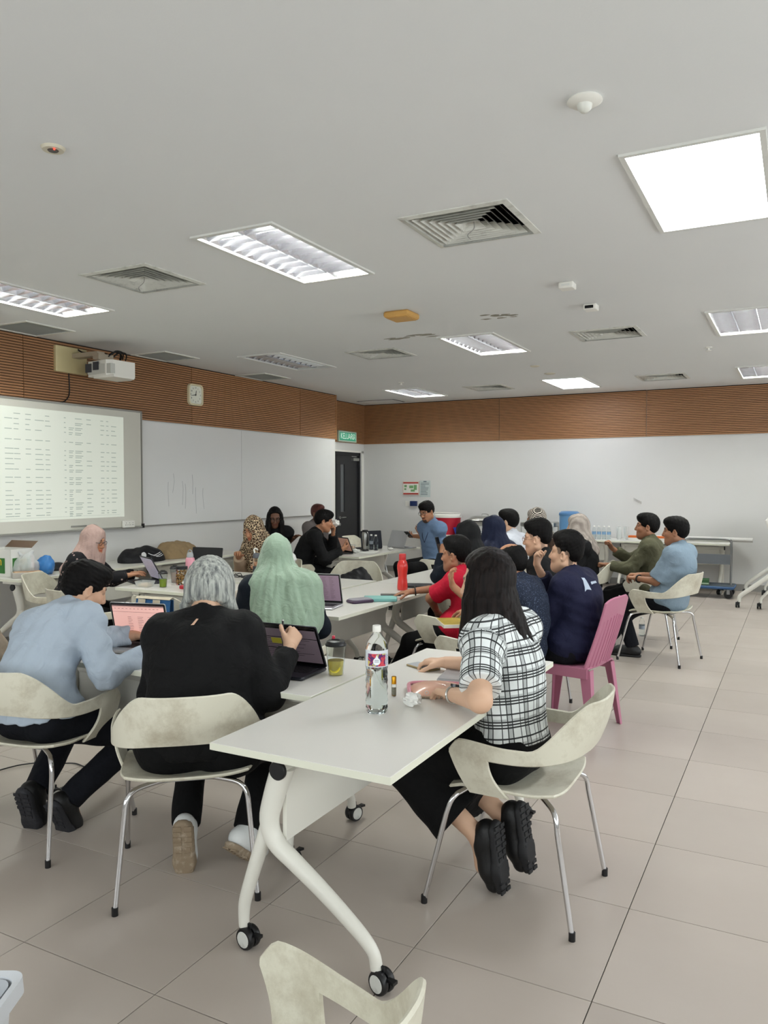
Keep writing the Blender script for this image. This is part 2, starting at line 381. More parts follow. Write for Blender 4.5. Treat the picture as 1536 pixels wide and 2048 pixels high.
# ------------------------------------------------------------------ louvred lights
M_tube = mat('lit_tube', '#ffffff', .5, emit='#f8fdf8', estr=TUBE_W)
M_dead = mat('unlit_tube', '#d8d8d6', .4)
M_louvre = mat('louvre_aluminium', '#cfcfd6', .2, metal=.95)
M_frame = mat('light_frame', '#d8d8d2', .45)
M_led = mat('led_diffuser', '#ffffff', .5, emit='#f4f9ff', estr=PANEL_W)
def louvre_light(x0, x1, y0, y1, label, lit=True, prism_lens=False):
    cx, cy = (x0+x1)/2, (y0+y1)/2
    t = empty('ceiling_light', (cx, cy, CEIL), 0, label, 'light', 'ceiling light fittings')
    w, l = (x1-x0)/2, (y1-y0)/2
    m = MB()
    for a in ((-w, w, -l, -l+.03), (-w, w, l-.03, l), (-w, -w+.03, -l+.03, l-.03), (w-.03, w, -l+.03, l-.03)): m.box(*a, -.012, .004)
    m.build('frame', M_frame, t, smooth=False)
    w -= .025; l -= .025
    MB().add([(-w,-l,0),(w,-l,0),(w,l,0),(-w,l,0),(-w,-l,.1),(w,-l,.1),(w,l,.1),(-w,l,.1)], [(0,1,5,4),(1,2,6,5),(2,3,7,6),(3,0,4,7),(4,5,6,7)]).build('housing', M_frame, t, smooth=False)
    for q in ((-.15, .15) if not prism_lens else (-.19, 0, .19)):
        MB().at((q, -l+.03, .055), (-PI/2, 0, 0)).lathe([(.014, 0), (.014, 2*l-.06)], 12).build('fluorescent_tube', M_tube if lit else M_dead, t)
    if prism_lens:
        pass
    # two banks of louvres: side reflectors and cross blades
    nb = 10
    for b0, b1 in (((-w, -.008), (.008, w)) if not prism_lens else ((-w, -.1), (-.09, .09), (.1, w))):
        m = MB()
        for s, xx in ((1, b0), (-1, b1)):
            pts = [(xx, .002), (xx+s*.016, .03), (xx+s*.02, .05)]
            for k in range(2):
                (xa, za), (xb, zb) = pts[k], pts[k+1]; m.quad((xa, -l, za), (xa, l, za), (xb, l, zb), (xb, -l, zb))
        m.build('side_reflector', M_louvre, t)
        for k in range(1, nb if not prism_lens else 16):
            yy = -l+2*l*k/(nb if not prism_lens else 16)
            MB().add([(b0,yy-.012,.042),(b1,yy-.012,.042),(b0,yy,.002),(b1,yy,.002),(b0,yy+.012,.042),(b1,yy+.012,.042)], [(0,1,3,2),(2,3,5,4)]).build('cross_blade', M_louvre, t, smooth=False)
    return t
def led_panel(x0, x1, y0, y1, label):
    cx, cy = (x0+x1)/2, (y0+y1)/2
    t = empty('ceiling_light', (cx, cy, CEIL), 0, label, 'light', 'ceiling light fittings'); w, l = (x1-x0)/2, (y1-y0)/2
    m = MB()
    for a in ((-w, w, -l, -l+.025), (-w, w, l-.025, l), (-w, -w+.025, -l+.025, l-.025), (w-.025, w, -l+.025, l-.025)): m.box(*a, -.012, .012)
    for sx in (-1, 1):
        for sy in (-.5, .2): m.at((sx*(w-.012), sy*l, -.012)).lathe([(.004, -.001), (.004, .001)], 8)
    m.build('frame', M_frame, t, smooth=False)
    MB().box(-w+.025, w-.025, -l+.025, l-.025, -.006, .006).build('diffuser', M_led, t, smooth=False)
    return t
led_panel(*LX[0], *LY[0], 'large flat glowing LED panel at the right of the ceiling')
louvre_light(*LX[1], *LY[0], 'lit louvred fluorescent light nearest the centre of the ceiling')
louvre_light(*LX[2], *LY[0], 'lit louvred fluorescent light at the left edge of the photo')
louvre_light(*LX[0], *LY[1], 'lit three-tube ceiling light at the right edge above the far seats', prism_lens=True)
louvre_light(*LX[1], *LY[1], 'lit louvred light in the middle of the ceiling beyond the timber patch')
louvre_light(*LX[2], *LY[1], 'switched-off louvred ceiling light near the timber wall', lit=False)
louvre_light(*LX[0], *LY[2], 'lit ceiling light at the far right edge near the timber frieze', prism_lens=True)
led_panel(*LX[1], *LY[2], 'small distant flat glowing LED panel near the far wall')
louvre_light(*LX[2], *LY[2], 'lit louvred light above the exit corner')

# ------------------------------------------------------------------ air diffusers
M_vent = mat('vent_aluminium', '#d0d0c8', .45, stain='#77766d', stain_scale=9)
def diffuser(x0, x1, y0, y1, label, wire=False):
    cx, cy = (x0+x1)/2, (y0+y1)/2
    t = empty('air_diffuser', (cx, cy, CEIL), 0, label, 'air vent', 'square ceiling diffusers'); w, l = (x1-x0)/2, (y1-y0)/2
    def ring(m, wo, lo, zo, wi_, li_, zi):
        o = [(-wo,-lo,zo),(wo,-lo,zo),(wo,lo,zo),(-wo,lo,zo)]; i = [(-wi_,-li_,zi),(wi_,-li_,zi),(wi_,li_,zi),(-wi_,li_,zi)]
        m.add(o+i, [(k, 4+k, 4+(k+1) % 4, (k+1) % 4) for k in range(4)])
    m = MB(); ring(m, w, l, -.006, w-.035, l-.035, -.012); ring(m, w, l, .002, w, l, -.006); m.build('frame', M_vent, t, smooth=False)
    MB().add([(-w+.03,-l+.03,.0),(w-.03,-l+.03,.0),(w-.03,l-.03,.0),(-w+.03,l-.03,.0),(-w+.03,-l+.03,.2),(w-.03,-l+.03,.2),(w-.03,l-.03,.2),(-w+.03,l-.03,.2)], [(0,1,5,4),(1,2,6,5),(2,3,7,6),(3,0,4,7),(4,5,6,7)]).build('duct_box', M_dark, t, smooth=False)
    n = 7
    for k in range(n):
        f = 1-.055-(k+.2)/n*.82; m = MB(); wo, lo = w*f, l*f
        ring(m, wo, lo, -.006, wo-.036, lo-.036, .036); ring(m, wo-.036, lo-.036, .0375, wo+.0015, lo+.0015, -.007)
        m.build('louvre_blade', M_vent, t, smooth=False)
    if wire:
        MB().tube(bez([(.02, -.02, .03), (.03, -.03, -.03), (.0, -.05, -.07), (.02, -.06, -.1)]), .003, 6).build('hanging_wire', M_skirt, t)
    return t
names = {(0, 0): 'near square air diffuser with a loose wire, between the two nearest lights', (1, 0): 'square air diffuser at the left between two lit fluorescent lights',
         (0, 1): 'square air diffuser at the right beyond the small ceiling boxes', (1, 1): 'square air diffuser between the unlit light and the centre light',
         (0, 2): 'square air diffuser at the right close to the far timber frieze', (1, 2): 'square air diffuser left of the distant glowing panel'}
for i, vx in enumerate(VX):
    for j, vy in enumerate(VY): diffuser(*vx, *vy, names[(i, j)], wire=(j == 0))
M_grille = mat('return_grille', '#dcdcd4', .5)
def grille(x0, x1, y0, y1, label):
    t = empty('return_grille', ((x0+x1)/2, (y0+y1)/2, CEIL), 0, label, 'air vent', 'slatted return grilles along the wall'); w, l = (x1-x0)/2, (y1-y0)/2
    m = MB()
    for a in ((-w, w, -l, -l+.03), (-w, w, l-.03, l), (-w, -w+.03, -l+.03, l-.03), (w-.03, w, -l+.03, l-.03)): m.box(*a, -.01, .004)
    m.build('frame', M_grille, t, smooth=False)
    MB().box(-w+.03, w-.03, -l+.03, l-.03, .05, .06).build('filter', M_dark, t, smooth=False)
    n = 18; m = MB()
    for k in range(n):
        x = -w+.03+(2*w-.06)*(k+.5)/n; m.add([(x-.011,-l+.03,.014),(x+.011,-l+.03,-.006),(x+.011,l-.03,-.006),(x-.011,l-.03,.014)], [(0,1,2,3)])
    m.build('slats', M_grille, t, smooth=False)
grille(*RV[0], 'slatted return grille at the left edge above the timber wall')
grille(*RV[1], 'slatted return grille above the projector')
grille(*RV[2], 'slatted return grille above the clock wall near the unlit light')
# access hatch with a dark gap
t = empty('access_hatch', ((AP[0]+AP[1])/2, (AP[2]+AP[3])/2, CEIL), 0, 'flat ceiling access hatch with a dark gap by the exit corner', 'hatch')
w_, l_ = (AP[1]-AP[0])/2, (AP[3]-AP[2])/2
MB().box(-w_, w_, -l_, l_, -.003, .001).build('gap', M_dark, t, smooth=False); MB().box(-w_+.03, w_-.03, -l_+.03, l_-.03, -.008, -.002).build('panel', M_ceil, t, smooth=False)
# ------------------------------------------------------------------ small ceiling devices
def dev(name, x, y, label, cat): return empty(name, (x, y, CEIL), 0, label, cat)
t = dev('motion_sensor', -.76, 3.1, 'round white motion sensor with a dome, top right of the ceiling', 'sensor')
MB().lathe([(.0, .0), (.064, 0), (.068, -.008), (.05, -.02), (.0, -.02)][::-1], 28, False).build('base', M_white_plastic, t)
MB().at((0, 0, -.02)).lathe([(0, -.03), (.014, -.028), (.026, -.016), (.03, 0)], 20, False).build('dome', mat('sensor_dome', '#d6d6ce', .3), t)
t = dev('smoke_alarm', -2.94, 2.44, 'round cream detector with a red light near the left ceiling edge', 'detector')
MB().lathe([(0, -.012), (.045, -.012), (.05, -.004), (.052, 0)], 24, False).build('base', mat('aged_plastic', '#c9c2ae', .45), t)
MB().at((.0, .0, -.012)).lathe([(0, -.004), (.02, -.004), (.024, 0)], 16, False).build('cover', mat('dark_cover', '#4a423c', .4), t)
MB().at((.022, -.012, -.015)).lathe([(0, -.003), (.004, -.002), (.004, .002)], 8, False).build('indicator', mat('red_led', '#ff3a2a', .4, emit='#ff3020', estr=4), t)
t = dev('timber_patch', -3.07, 6.14, 'yellowish square block fixed to the middle of the ceiling', 'block')
MB().rbox(-.12, .12, -.12, .12, -.05, 0, .02, b=.012).build('block', mat('yellowed_plastic', '#c79a55', .5, var=.15), t)
MB().rbox(-.1, .1, -.1, .1, -.056, -.049, .015).build('cover_plate', mat('yellowed_plastic', '#c79a55'), t)
for (x, y, dark, lab) in ((-1.54, 5.81, False, 'small plain white box on the ceiling above the right diffuser'), (-1.55, 6.6, True, 'small white box with a dark open front beside the right diffuser')):
    t = dev('junction_box', x, y, lab, 'box')
    MB().rbox(-.055, .055, -.055, .055, -.045, 0, .012).build('body', M_white_plastic, t)
    if dark: MB().box(-.04, .03, -.0565, -.054, -.036, -.012).build('opening', M_dark, t, smooth=False)
    else: MB().box(-.03, .03, -.057, -.054, -.03, -.015).build('grip', M_frame, t, smooth=False)
for (x, y, r, lab) in ((-2.95, 9.62, .06, 'small brown ring stain disc before the distant glowing panel'), (-2.97, 10.35, .075, 'flat beige disc right in front of the distant glowing panel')):
    t = dev('ceiling_disc', x, y, lab, 'disc'); MB().lathe([(0, -.012), (r*.7, -.012), (r, -.004), (r, 0)], 20, False).build('disc', mat('aged_plastic', '#c9c2ae'), t)
for (x, y, lab) in ((-5.13, 10.25, 'tiny sprinkler head near the light above the exit corner'), (-.9, 9.2, 'tiny sprinkler head near the right edge lights')):
    t = dev('sprinkler_head', x, y, lab, 'sprinkler'); MB().lathe([(.012, -.04), (.03, -.038), (.03, -.034), (.01, -.03), (.012, -.012), (.04, -.004), (.04, 0)], 14).build('rose', M_white_plastic, t)
MB().box(DX-.35, DX-.3, D0-.2, D1+.3, -.1, DH+.3).box(DX-.35, DX, D0-.2, D1+.2, -.02, -.001).build('door_light_block', M_dark, do, smooth=False)  # dark sheets added behind the door to block sky light leaking underneath
# ------------------------------------------------------------------ boards on the left wall
M_board = mat('whiteboard_enamel', '#dadad8', .25, var=.02, vscale=2)
M_board_grey = mat('screen_board', '#cfcdc2', .45)
M_boardtrim = mat('board_trim', '#9b9a94', .4, metal=.5)
BX = ROOM_X0
t = empty('whiteboard', (BX, 8.9, 0), 0, 'long plain whiteboard beside the projection screen on the left wall', 'whiteboard')
for (a, b) in ((6.8, 8.653), (8.657, 11.0)):
    MB().box(.0, .022, a-8.9, b-8.9, 1.105, 2.318).build('panel', M_board, t, smooth=False)
MB().box(.0, .03, 6.79-8.9, 11.0-8.9, 1.09, 1.105).build('bottom_rail', M_boardtrim, t, smooth=False)
m = MB(); rnd = random.Random(3)
for k in range(7):
    y = 7.25+.1*k-8.9+rnd.uniform(-.03, .03); z = 1.72-rnd.random()*.2; m.tube(bez([(.0225, y, z), (.0225, y+rnd.uniform(-.02, .02), z-.1), (.0225, y+rnd.uniform(-.03, .03), z-.2-rnd.random()*.15)], 4), .0015, 4)
m.build('marker_scribble', mat('faint_marker', '#8f9094', .6), t)
SY0, SY1 = 3.6, 6.76
t = empty('projection_screen', (BX, 5.0, 0), 0, 'cream interactive board showing a projected spreadsheet at the left edge', 'projection screen')
yy0, yy1 = SY0-5.0, SY1-5.0
MB().rbox(.02, .06, yy0, yy1, 1.1, 2.415, .012).build('panel', M_board_grey, t)
m = MB().box(.02, .066, yy0, yy1+.012, 2.405, 2.425).box(.02, .066, yy1, yy1+.014, 1.095, 2.42).box(.02, .075, yy0, yy1+.014, 1.085, 1.102)
m.build('frame', M_boardtrim, t, smooth=False)
MB().box(.02, .08, yy1-.01, yy1+.02, 1.08, 1.13).build('corner_cap', M_black_plastic, t, smooth=False)
M_proj = mat('projected_light', '#cfd2c9', .6, emit='#e4ead8', estr=.24)
MB().box(.058, .0612, 4.1-5, 6.49-5, 1.22, 2.335).build('projected_image', M_proj, t, smooth=False)
M_projtxt = mat('projected_text', '#a3aca3', .6, emit='#c2ccc0', estr=.16)
m = MB(); rnd = random.Random(5)
cols = [(4.18, .14), (4.5, .16), (4.75, .12), (4.99, .15), (5.09, .11), (5.22, .1), (5.33, .16), (5.45, .1), (5.68, .04), (5.74, .1), (5.82, .17), (5.97, .12), (6.16, .08), (6.24, .06), (6.31, .12)]
rows = [2.27, 2.22, 2.17, 2.12, 2.02, 1.93, 1.88, 1.83, 1.78, 1.73, 1.65, 1.6, 1.52, 1.475, 1.43, 1.385, 1.34, 1.295, 1.25+.02]
for z in rows:
    for (y, wd_) in cols:
        if rnd.random() < .12: continue
        w1 = wd_*rnd.uniform(.55, .85)*.8
        m.box(.061, .0622, y-5, y-5+w1, z-.004, z+.004)
        if y in (5.82, 5.74) and rnd.random() < .8: m.box(.061, .0622, y-5, y-5+w1*.8, z-.022, z-.014)
m.box(.061, .0622, 4.2-5, 6.42-5, 1.246, 1.248)
tag(m.build('spreadsheet_text', M_projtxt, t, smooth=False), kind='stuff')
# wall fittings below the boards
t = empty('socket_plate', (BX, 6.53, 1.13), 0, 'white power extension block fixed under the projection screen', 'socket')
MB().rbox(.06, .1, -.085, .085, -.035, .045, .01).build('body', M_white_plastic, t)
m = MB()
for q in (-.05, 0, .05):
    for dy, dz in ((0, .018), (-.01, -.004), (.01, -.004)): m.box(.0995, .1006, q+dy-.003, q+dy+.003, dz-.004, dz+.004)
m.build('pin_holes', M_black_plastic, t, smooth=False)
t = empty('marker_holder', (BX, 5.85, 1.14), 0, 'thin grey bar fixed to the lower rim of the screen', 'holder')
MB().rbox(.06, .075, -.1, .1, -.008, .008, .004).build('bar', M_boardtrim, t)
# clock
t = empty('wall_clock', (BX+.02, 7.72, 2.712), 0, 'cream rounded-square wall clock on the timber frieze', 'clock')
def rsq(h, r, n=6):
    out = []
    for cx, cy, a0 in ((h-r, h-r, 0), (-h+r, h-r, 90), (-h+r, -h+r, 180), (h-r, -h+r, 270)): out += arc(cx, cy, r, a0, a0+90, n)
    return out
Mx = Matrix.Rotation(PI/2, 4, 'Y') @ Matrix.Rotation(PI/2, 4, 'Z')
def onx(mb): mb.M = Matrix(((0, 0, 1, 0), (1, 0, 0, 0), (0, 1, 0, 0), (0, 0, 0, 1))); return mb   # local xy -> wall yz, z -> out
m = onx(MB()); outer = rsq(.135, .055); inner = rsq(.11, .042); n = len(outer)
vs = [(x, y, 0) for x, y in outer]+[(x, y, .03) for x, y in rsq(.132, .053)]+[(x, y, .035) for x, y in rsq(.118, .046)]+[(x, y, .02) for x, y in inner]
m.add(vs, [(k*n+i, k*n+(i+1) % n, (k+1)*n+(i+1) % n, (k+1)*n+i) for k in range(3) for i in range(n)])
m.build('rim', mat('cream_plastic', '#d9cfae', .4), t)
onx(MB()).prism(rsq(.111, .042), .005, .018).build('dial', mat('clock_dial', '#e3e4d6', .5), t)
for (a, L_, wd_) in ((80, .055, .006), (190, .085, .005)):
    m = onx(MB()); a = R(a); c, s = math.cos(a), math.sin(a)
    m.prism([(-.012*c-wd_*s, -.012*s+wd_*c), (-.012*c+wd_*s, -.012*s-wd_*c), (L_*c+wd_*.4*s, L_*s-wd_*.4*c), (L_*c-wd_*.4*s, L_*s+wd_*.4*c)], .02, .022); m.build('hand', M_black_plastic, t, smooth=False)
for k in range(12):
    a = R(90-30*k); rr = .088
    text_obj(str(k if k else 12), .03, mat('print_grey', '#55564f', .6), 'numeral', t, (.0185, rr*math.cos(a), rr*math.sin(a)), (PI/2, 0, PI/2))
# projector on its wall bracket
t = empty('projector', (BX, 6.0, 2.8), 0, 'white short-throw projector on a wall bracket above the screen', 'projector')
MB().rbox(.0, .055, -.4, .0, -.06, .21, .012).build('wall_plate', mat('beige_metal', '#c8bb90', .4, metal=.2), t)
MB().box(.055, .42, -.2, -.1, .1, .145).box(.38, .46, -.22, -.02, .06, .12).build('bracket_arm', mat('bracket_taupe', '#a89d8c', .4, metal=.3), t, smooth=False)
m = MB(); m.prism([(.2, -.12), (.5, -.16), (.56, -.12), (.58, .16), (.54, .2), (.26, .2), (.2, .16)], -.1, .06)
b = m.build('body', M_white_plastic, t, smooth=False)
MB().prism([(.24, -.165), (.56, -.155), (.565, -.1), (.24, -.1)], -.08, .02).build('front_cover', mat('projector_grey', '#bdbdb6', .4), t, smooth=False)
MB().box(.21, .3, -.167, -.164, -.06, .03).box(.32, .4, -.168, -.164, -.04, .045).build('vent', mat('vent_dark', '#3b3d44', .5), t, smooth=False)
MB().prism([(.3, -.14), (.6, -.15), (.61, .12), (.5, .18), (.3, .18)], -.12, -.095).build('lens_hood', M_white_plastic, t, smooth=False)
m = MB(); rnd = random.Random(9)
for k in range(6):
    p0 = Vector((.42+rnd.uniform(-.05, .05), -.1+rnd.uniform(0, .15), .1)); m.tube(bez([p0, p0+Vector((.05, .05, .06)), p0+Vector((.08, .12, .05)), p0+Vector((.02, .17, .0))], 5), .006, 6)
m.tube(bez([(.05, -.12, .2), (.1, -.1, .17), (.2, -.08, .16), (.4, -.05, .13)], 5), .009, 6)
m.build('cable_bundle', M_black_plastic, t)
MB().tube(bez([(.025, -.22, -.06), (.027, -.215, -.2), (.03, -.23, -.3), (.04, -.32, -.37), (.05, -.5, -.39)], 8), .006, 8).build('power_cable', M_black_plastic, t)
# exit sign
t = empty('exit_sign', (DX+.022, 12.16, 2.44), 0, 'green KELUAR exit sign above the dark door', 'sign')
MB().box(0, .03, -.31, .31, -.095, .095).build('case', mat('sign_case', '#b6cdbd', .4), t, smooth=False)
MB().box(.03, .034, -.275, .275, -.068, .068).build('green_face', mat('sign_green', '#1f9d78', .4, emit='#1fae86', estr=.25), t, smooth=False)
M_signw = mat('sign_white', '#e6f5ea', .5, emit='#e6f5ea', estr=.35)
text_obj('KELUAR', .15, M_signw, 'lettering', t, (.0345, -.045, 0), (PI/2, 0, PI/2), sx=.78)
m = MB(); b_ = .035
m.box(b_, b_+.001, .17, .178, -.05, .05).box(b_, b_+.001, .17, .25, .042, .05).box(b_, b_+.001, .242, .25, -.05, .05)
m.box(b_, b_+.001, .2, .215, -.01, .02).box(b_, b_+.001, .203, .217, .024, .036).box(b_, b_+.001, .19, .205, -.045, -.01).box(b_, b_+.001, .212, .232, -.02, -.008)
m.build('running_man_symbol', M_signw, t, smooth=False)
# notices on the far wall
FY = ROOM_Y1
t = empty('evacuation_plan', (-6.22, FY, 1.52), 0, 'framed fire evacuation plan with red bars on the far wall', 'notice')
MB().box(-.165, .165, -.02, 0, -.125, .125).build('frame', mat('plan_frame', '#cdbfb4', .4), t, smooth=False)
MB().box(-.15, .15, -.022, -.019, -.11, .11).build('sheet', mat('paper_white', '#e3e2da', .6), t, smooth=False)
m = MB().box(-.15, .15, -.024, -.021, .085, .11).box(-.15, .15, -.024, -.021, -.11, -.085); m.build('red_band', mat('print_red', '#a8332c', .5), t, smooth=False)
MB().box(-.13, -.08, -.024, -.021, .02, .06).box(-.13, -.09, -.024, -.021, -.03, 0).box(-.03, .05, -.024, -.021, .0, .05).box(.06, .12, -.024, -.021, -.03, .06).box(0, .08, -.024, -.021, -.06, -.02).build('plan_print', mat('print_green', '#6f9a68', .5), t, smooth=False)
t = empty('notice_sheet', (-5.945, FY, 1.51), 0, 'laminated notice sheet of small print beside the evacuation plan', 'notice')
MB().box(-.105, .105, -.006, 0, -.148, .148).build('sheet', mat('notice_paper', '#bcc6c4', .35), t, smooth=False)
m = MB(); rnd = random.Random(2); m.box(-.03, .03, -.008, -.005, .12, .14)
for k in range(11): m.box(-.085, -.085+.17*rnd.uniform(.5, 1), -.0075, -.005, .1-.021*k, .108-.021*k)
tag(m.build('print_lines', mat('print_slate', '#5d6b72', .6), t, smooth=False), kind='stuff')
t = empty('wall_switch', (-6.21, FY, 1.245), 0, 'white switch plate with a dark blue cover under the evacuation plan', 'switch')
MB().box(-.12, -.02, -.012, 0, -.045, .045).build('plate', M_white_plastic, t, smooth=False); MB().rbox(-.02, .115, -.045, 0, -.045, .045, .008).build('cover', mat('navy_plastic', '#1b2a55', .4), t)
t = empty('paint_flake', (-2.26, FY, 1.318), 0, 'curled flake of paint peeling from the white far wall', 'paint flake')
m = MB(); m.shell([[(-.06+.02*i, -.004-.02*math.sin(i*.5)*(j+.2), .02-.01*i+.02*j) for j in range(3)] for i in range(7)], .002); m.build('flake', M_wall, t)

# ------------------------------------------------------------------ cream shell armchair
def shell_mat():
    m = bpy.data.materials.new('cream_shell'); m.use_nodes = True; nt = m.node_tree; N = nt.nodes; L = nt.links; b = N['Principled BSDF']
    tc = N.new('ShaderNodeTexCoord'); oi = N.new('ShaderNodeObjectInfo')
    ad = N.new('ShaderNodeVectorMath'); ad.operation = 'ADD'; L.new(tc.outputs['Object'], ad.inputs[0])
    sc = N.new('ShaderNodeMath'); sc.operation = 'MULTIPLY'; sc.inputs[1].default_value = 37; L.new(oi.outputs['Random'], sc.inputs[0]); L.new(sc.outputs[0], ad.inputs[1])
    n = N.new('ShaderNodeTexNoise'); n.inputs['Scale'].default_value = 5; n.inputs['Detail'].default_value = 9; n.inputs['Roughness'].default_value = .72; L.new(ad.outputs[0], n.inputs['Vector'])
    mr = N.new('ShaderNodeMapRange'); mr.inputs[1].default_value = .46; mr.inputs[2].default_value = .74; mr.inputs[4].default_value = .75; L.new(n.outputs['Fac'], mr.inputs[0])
    mx = N.new('ShaderNodeMix'); mx.data_type = 'RGBA'; mx.inputs[6].default_value = lin('#d4d0be'); mx.inputs[7].default_value = lin('#94866c'); L.new(mr.outputs[0], mx.inputs[0])  # stain blotches, made stronger and wider to imitate backlit shade
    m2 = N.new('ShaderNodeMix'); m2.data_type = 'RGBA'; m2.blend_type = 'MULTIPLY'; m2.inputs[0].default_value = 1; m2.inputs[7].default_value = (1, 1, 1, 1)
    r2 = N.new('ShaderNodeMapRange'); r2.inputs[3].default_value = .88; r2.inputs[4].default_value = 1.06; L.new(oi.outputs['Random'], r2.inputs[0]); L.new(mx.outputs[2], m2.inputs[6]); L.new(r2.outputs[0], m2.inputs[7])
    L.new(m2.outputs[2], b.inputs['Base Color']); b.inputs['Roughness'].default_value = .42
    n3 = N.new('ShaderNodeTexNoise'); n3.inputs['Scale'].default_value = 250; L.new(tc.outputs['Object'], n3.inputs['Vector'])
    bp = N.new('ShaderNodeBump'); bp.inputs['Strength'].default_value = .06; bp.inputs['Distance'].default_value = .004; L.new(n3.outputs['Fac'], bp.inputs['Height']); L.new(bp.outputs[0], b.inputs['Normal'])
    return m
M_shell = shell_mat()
def sm(a, b, t):
    t = max(0., min(1., (t-a)/(b-a))); return t*t*(3-2*t)
def make_chair():
    t = empty('shell_armchair', (0, 0, 0), 0, 'x', 'chair')
    # seat: rounded square sheet, dished
    G = []
    for i in range(17):
        row = []
        for j in range(17):
            u = -1+2*i/16; v = -1+2*j/16
            # square to superellipse-ish mapping
            x = u*math.sqrt(1-.17*v**4); y = v*math.sqrt(1-.17*u**4)
            X = .25*x; Y = .215*y-.005
            z = .452+.018*(x*x)**1.5-.018*(1-min(1, x*x+y*y))
            z += .012*sm(.5, 1, -y) - .02*sm(.6, 1., y)
            row.append((X, Y, z))
        G.append(row)
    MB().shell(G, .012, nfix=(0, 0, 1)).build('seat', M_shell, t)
    # plan curve of arms and back (half), from arm front to middle of back
    plan = bez([(.272, .175, 0), (.287, .06, 0), (.285, -.07, 0), (.262, -.18, 0), (.2, -.252, 0), (.1, -.284, 0), (0, -.29, 0)], 7)
    ln = [0]
    for a, b in zip(plan[:-1], plan[1:]): ln.append(ln[-1]+math.hypot(a[0]-b[0], a[1]-b[1]))
    S = ln[-1]
    def col(s, p, sgn):
        f = s/S                       # 0 at arm front, 1 mid back
        top = .648+.014*sm(.0, .12, f)*0-.012*sm(.1, .35, f)+.168*sm(.45, .73, f)
        top -= .045*(1-min(1, s/.05))**2
        bot = .592-.004*sm(0, .3, f)+.03*sm(.35, .9, f)
        out = []
        tx, ty = (p[0], p[1])
        nx = -ty if False else 0
        lean_b = .062*sm(.35, .8, f); side = .018*sm(.3, .55, f)*(1-sm(.6, .95, f))
        for k in range(9):
            v = k/8; z = bot+(top-bot)*v
            h = (z-.6)/.22
            y = p[1]-lean_b*h-.02*sm(.5, 1, f)*math.sin(v*PI)*.5
            x = p[0]*(1-.16*sm(.5, .8, f)*max(0, h))+.012*(1-sm(0, .4, f))*(h)
            out.append((sgn*x, y, z))
        return out
    cols = [col(s, p, 1) for s, p in zip(ln, plan)]
    G = cols+[[(-x, y, z) for x, y, z in c] for c in cols[-2::-1]]
    mb = MB().shell(G, .011)
    # struts joining the arms to the seat
    k1 = max(i for i, s in enumerate(ln) if s < .16)
    for sgn in (1, -1):
        G = []
        n = k1+1
        for i in range(n):
            c = cols[i]; u = i/(n-1); topp = c[0]; row = []
            for k in range(9):
                v = k/8          # 0 at seat, 1 at arm underside
                yb = .105-.145*u
                fl_ = .035*(max(0, v-.6)/.4)**2*u
                y = yb+(topp[1]-yb)*v; y = y - (fl_ if u > .5 else 0)*(u-.5)*2*0
                x = .243+(topp[0]-.243)*v+.012*math.sin(v*PI)
                z = .447+(topp[2]-.447)*v
                # narrow waist below, rounded inner corner above
                y += (1-v)*v*.05*u
                row.append((sgn*x, y, z))
            G.append(row)
        if sgn < 0: G = G[::-1]
        mb.shell(G, .011, skip=('j1',))
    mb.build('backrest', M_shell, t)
    for sx in (-1, 1):
        for sy in (1, -1):
            if sy > 0: P = [(sx*.1, .13, .428), (sx*.2, .15, .428), (sx*.236, .165, .42), (sx*.25, .18, .395), (sx*.255, .195, .35), (sx*.27, .278, .012)]
            else: P = [(sx*.08, -.1, .425), (sx*.17, -.165, .425), (sx*.205, -.195, .415), (sx*.222, -.21, .39), (sx*.228, -.216, .35), (sx*.258, -.278, .012)]
            l = MB().tube(bez(P[:-1], 4)+[P[-1]], .0098, 12).build('leg', M_chrome, t)
            q = Vector(P[-1]); MB().tube([(q.x, q.y, .03), (q.x, q.y, 0)], .012, 12).build('foot_cap', M_black_plastic, l)
    MB().box(-.11, .11, .118, .142, .418, .432).box(-.09, .09, -.112, -.09, .416, .43).build('under_frame', M_grey_metal, t, smooth=False)
    return t
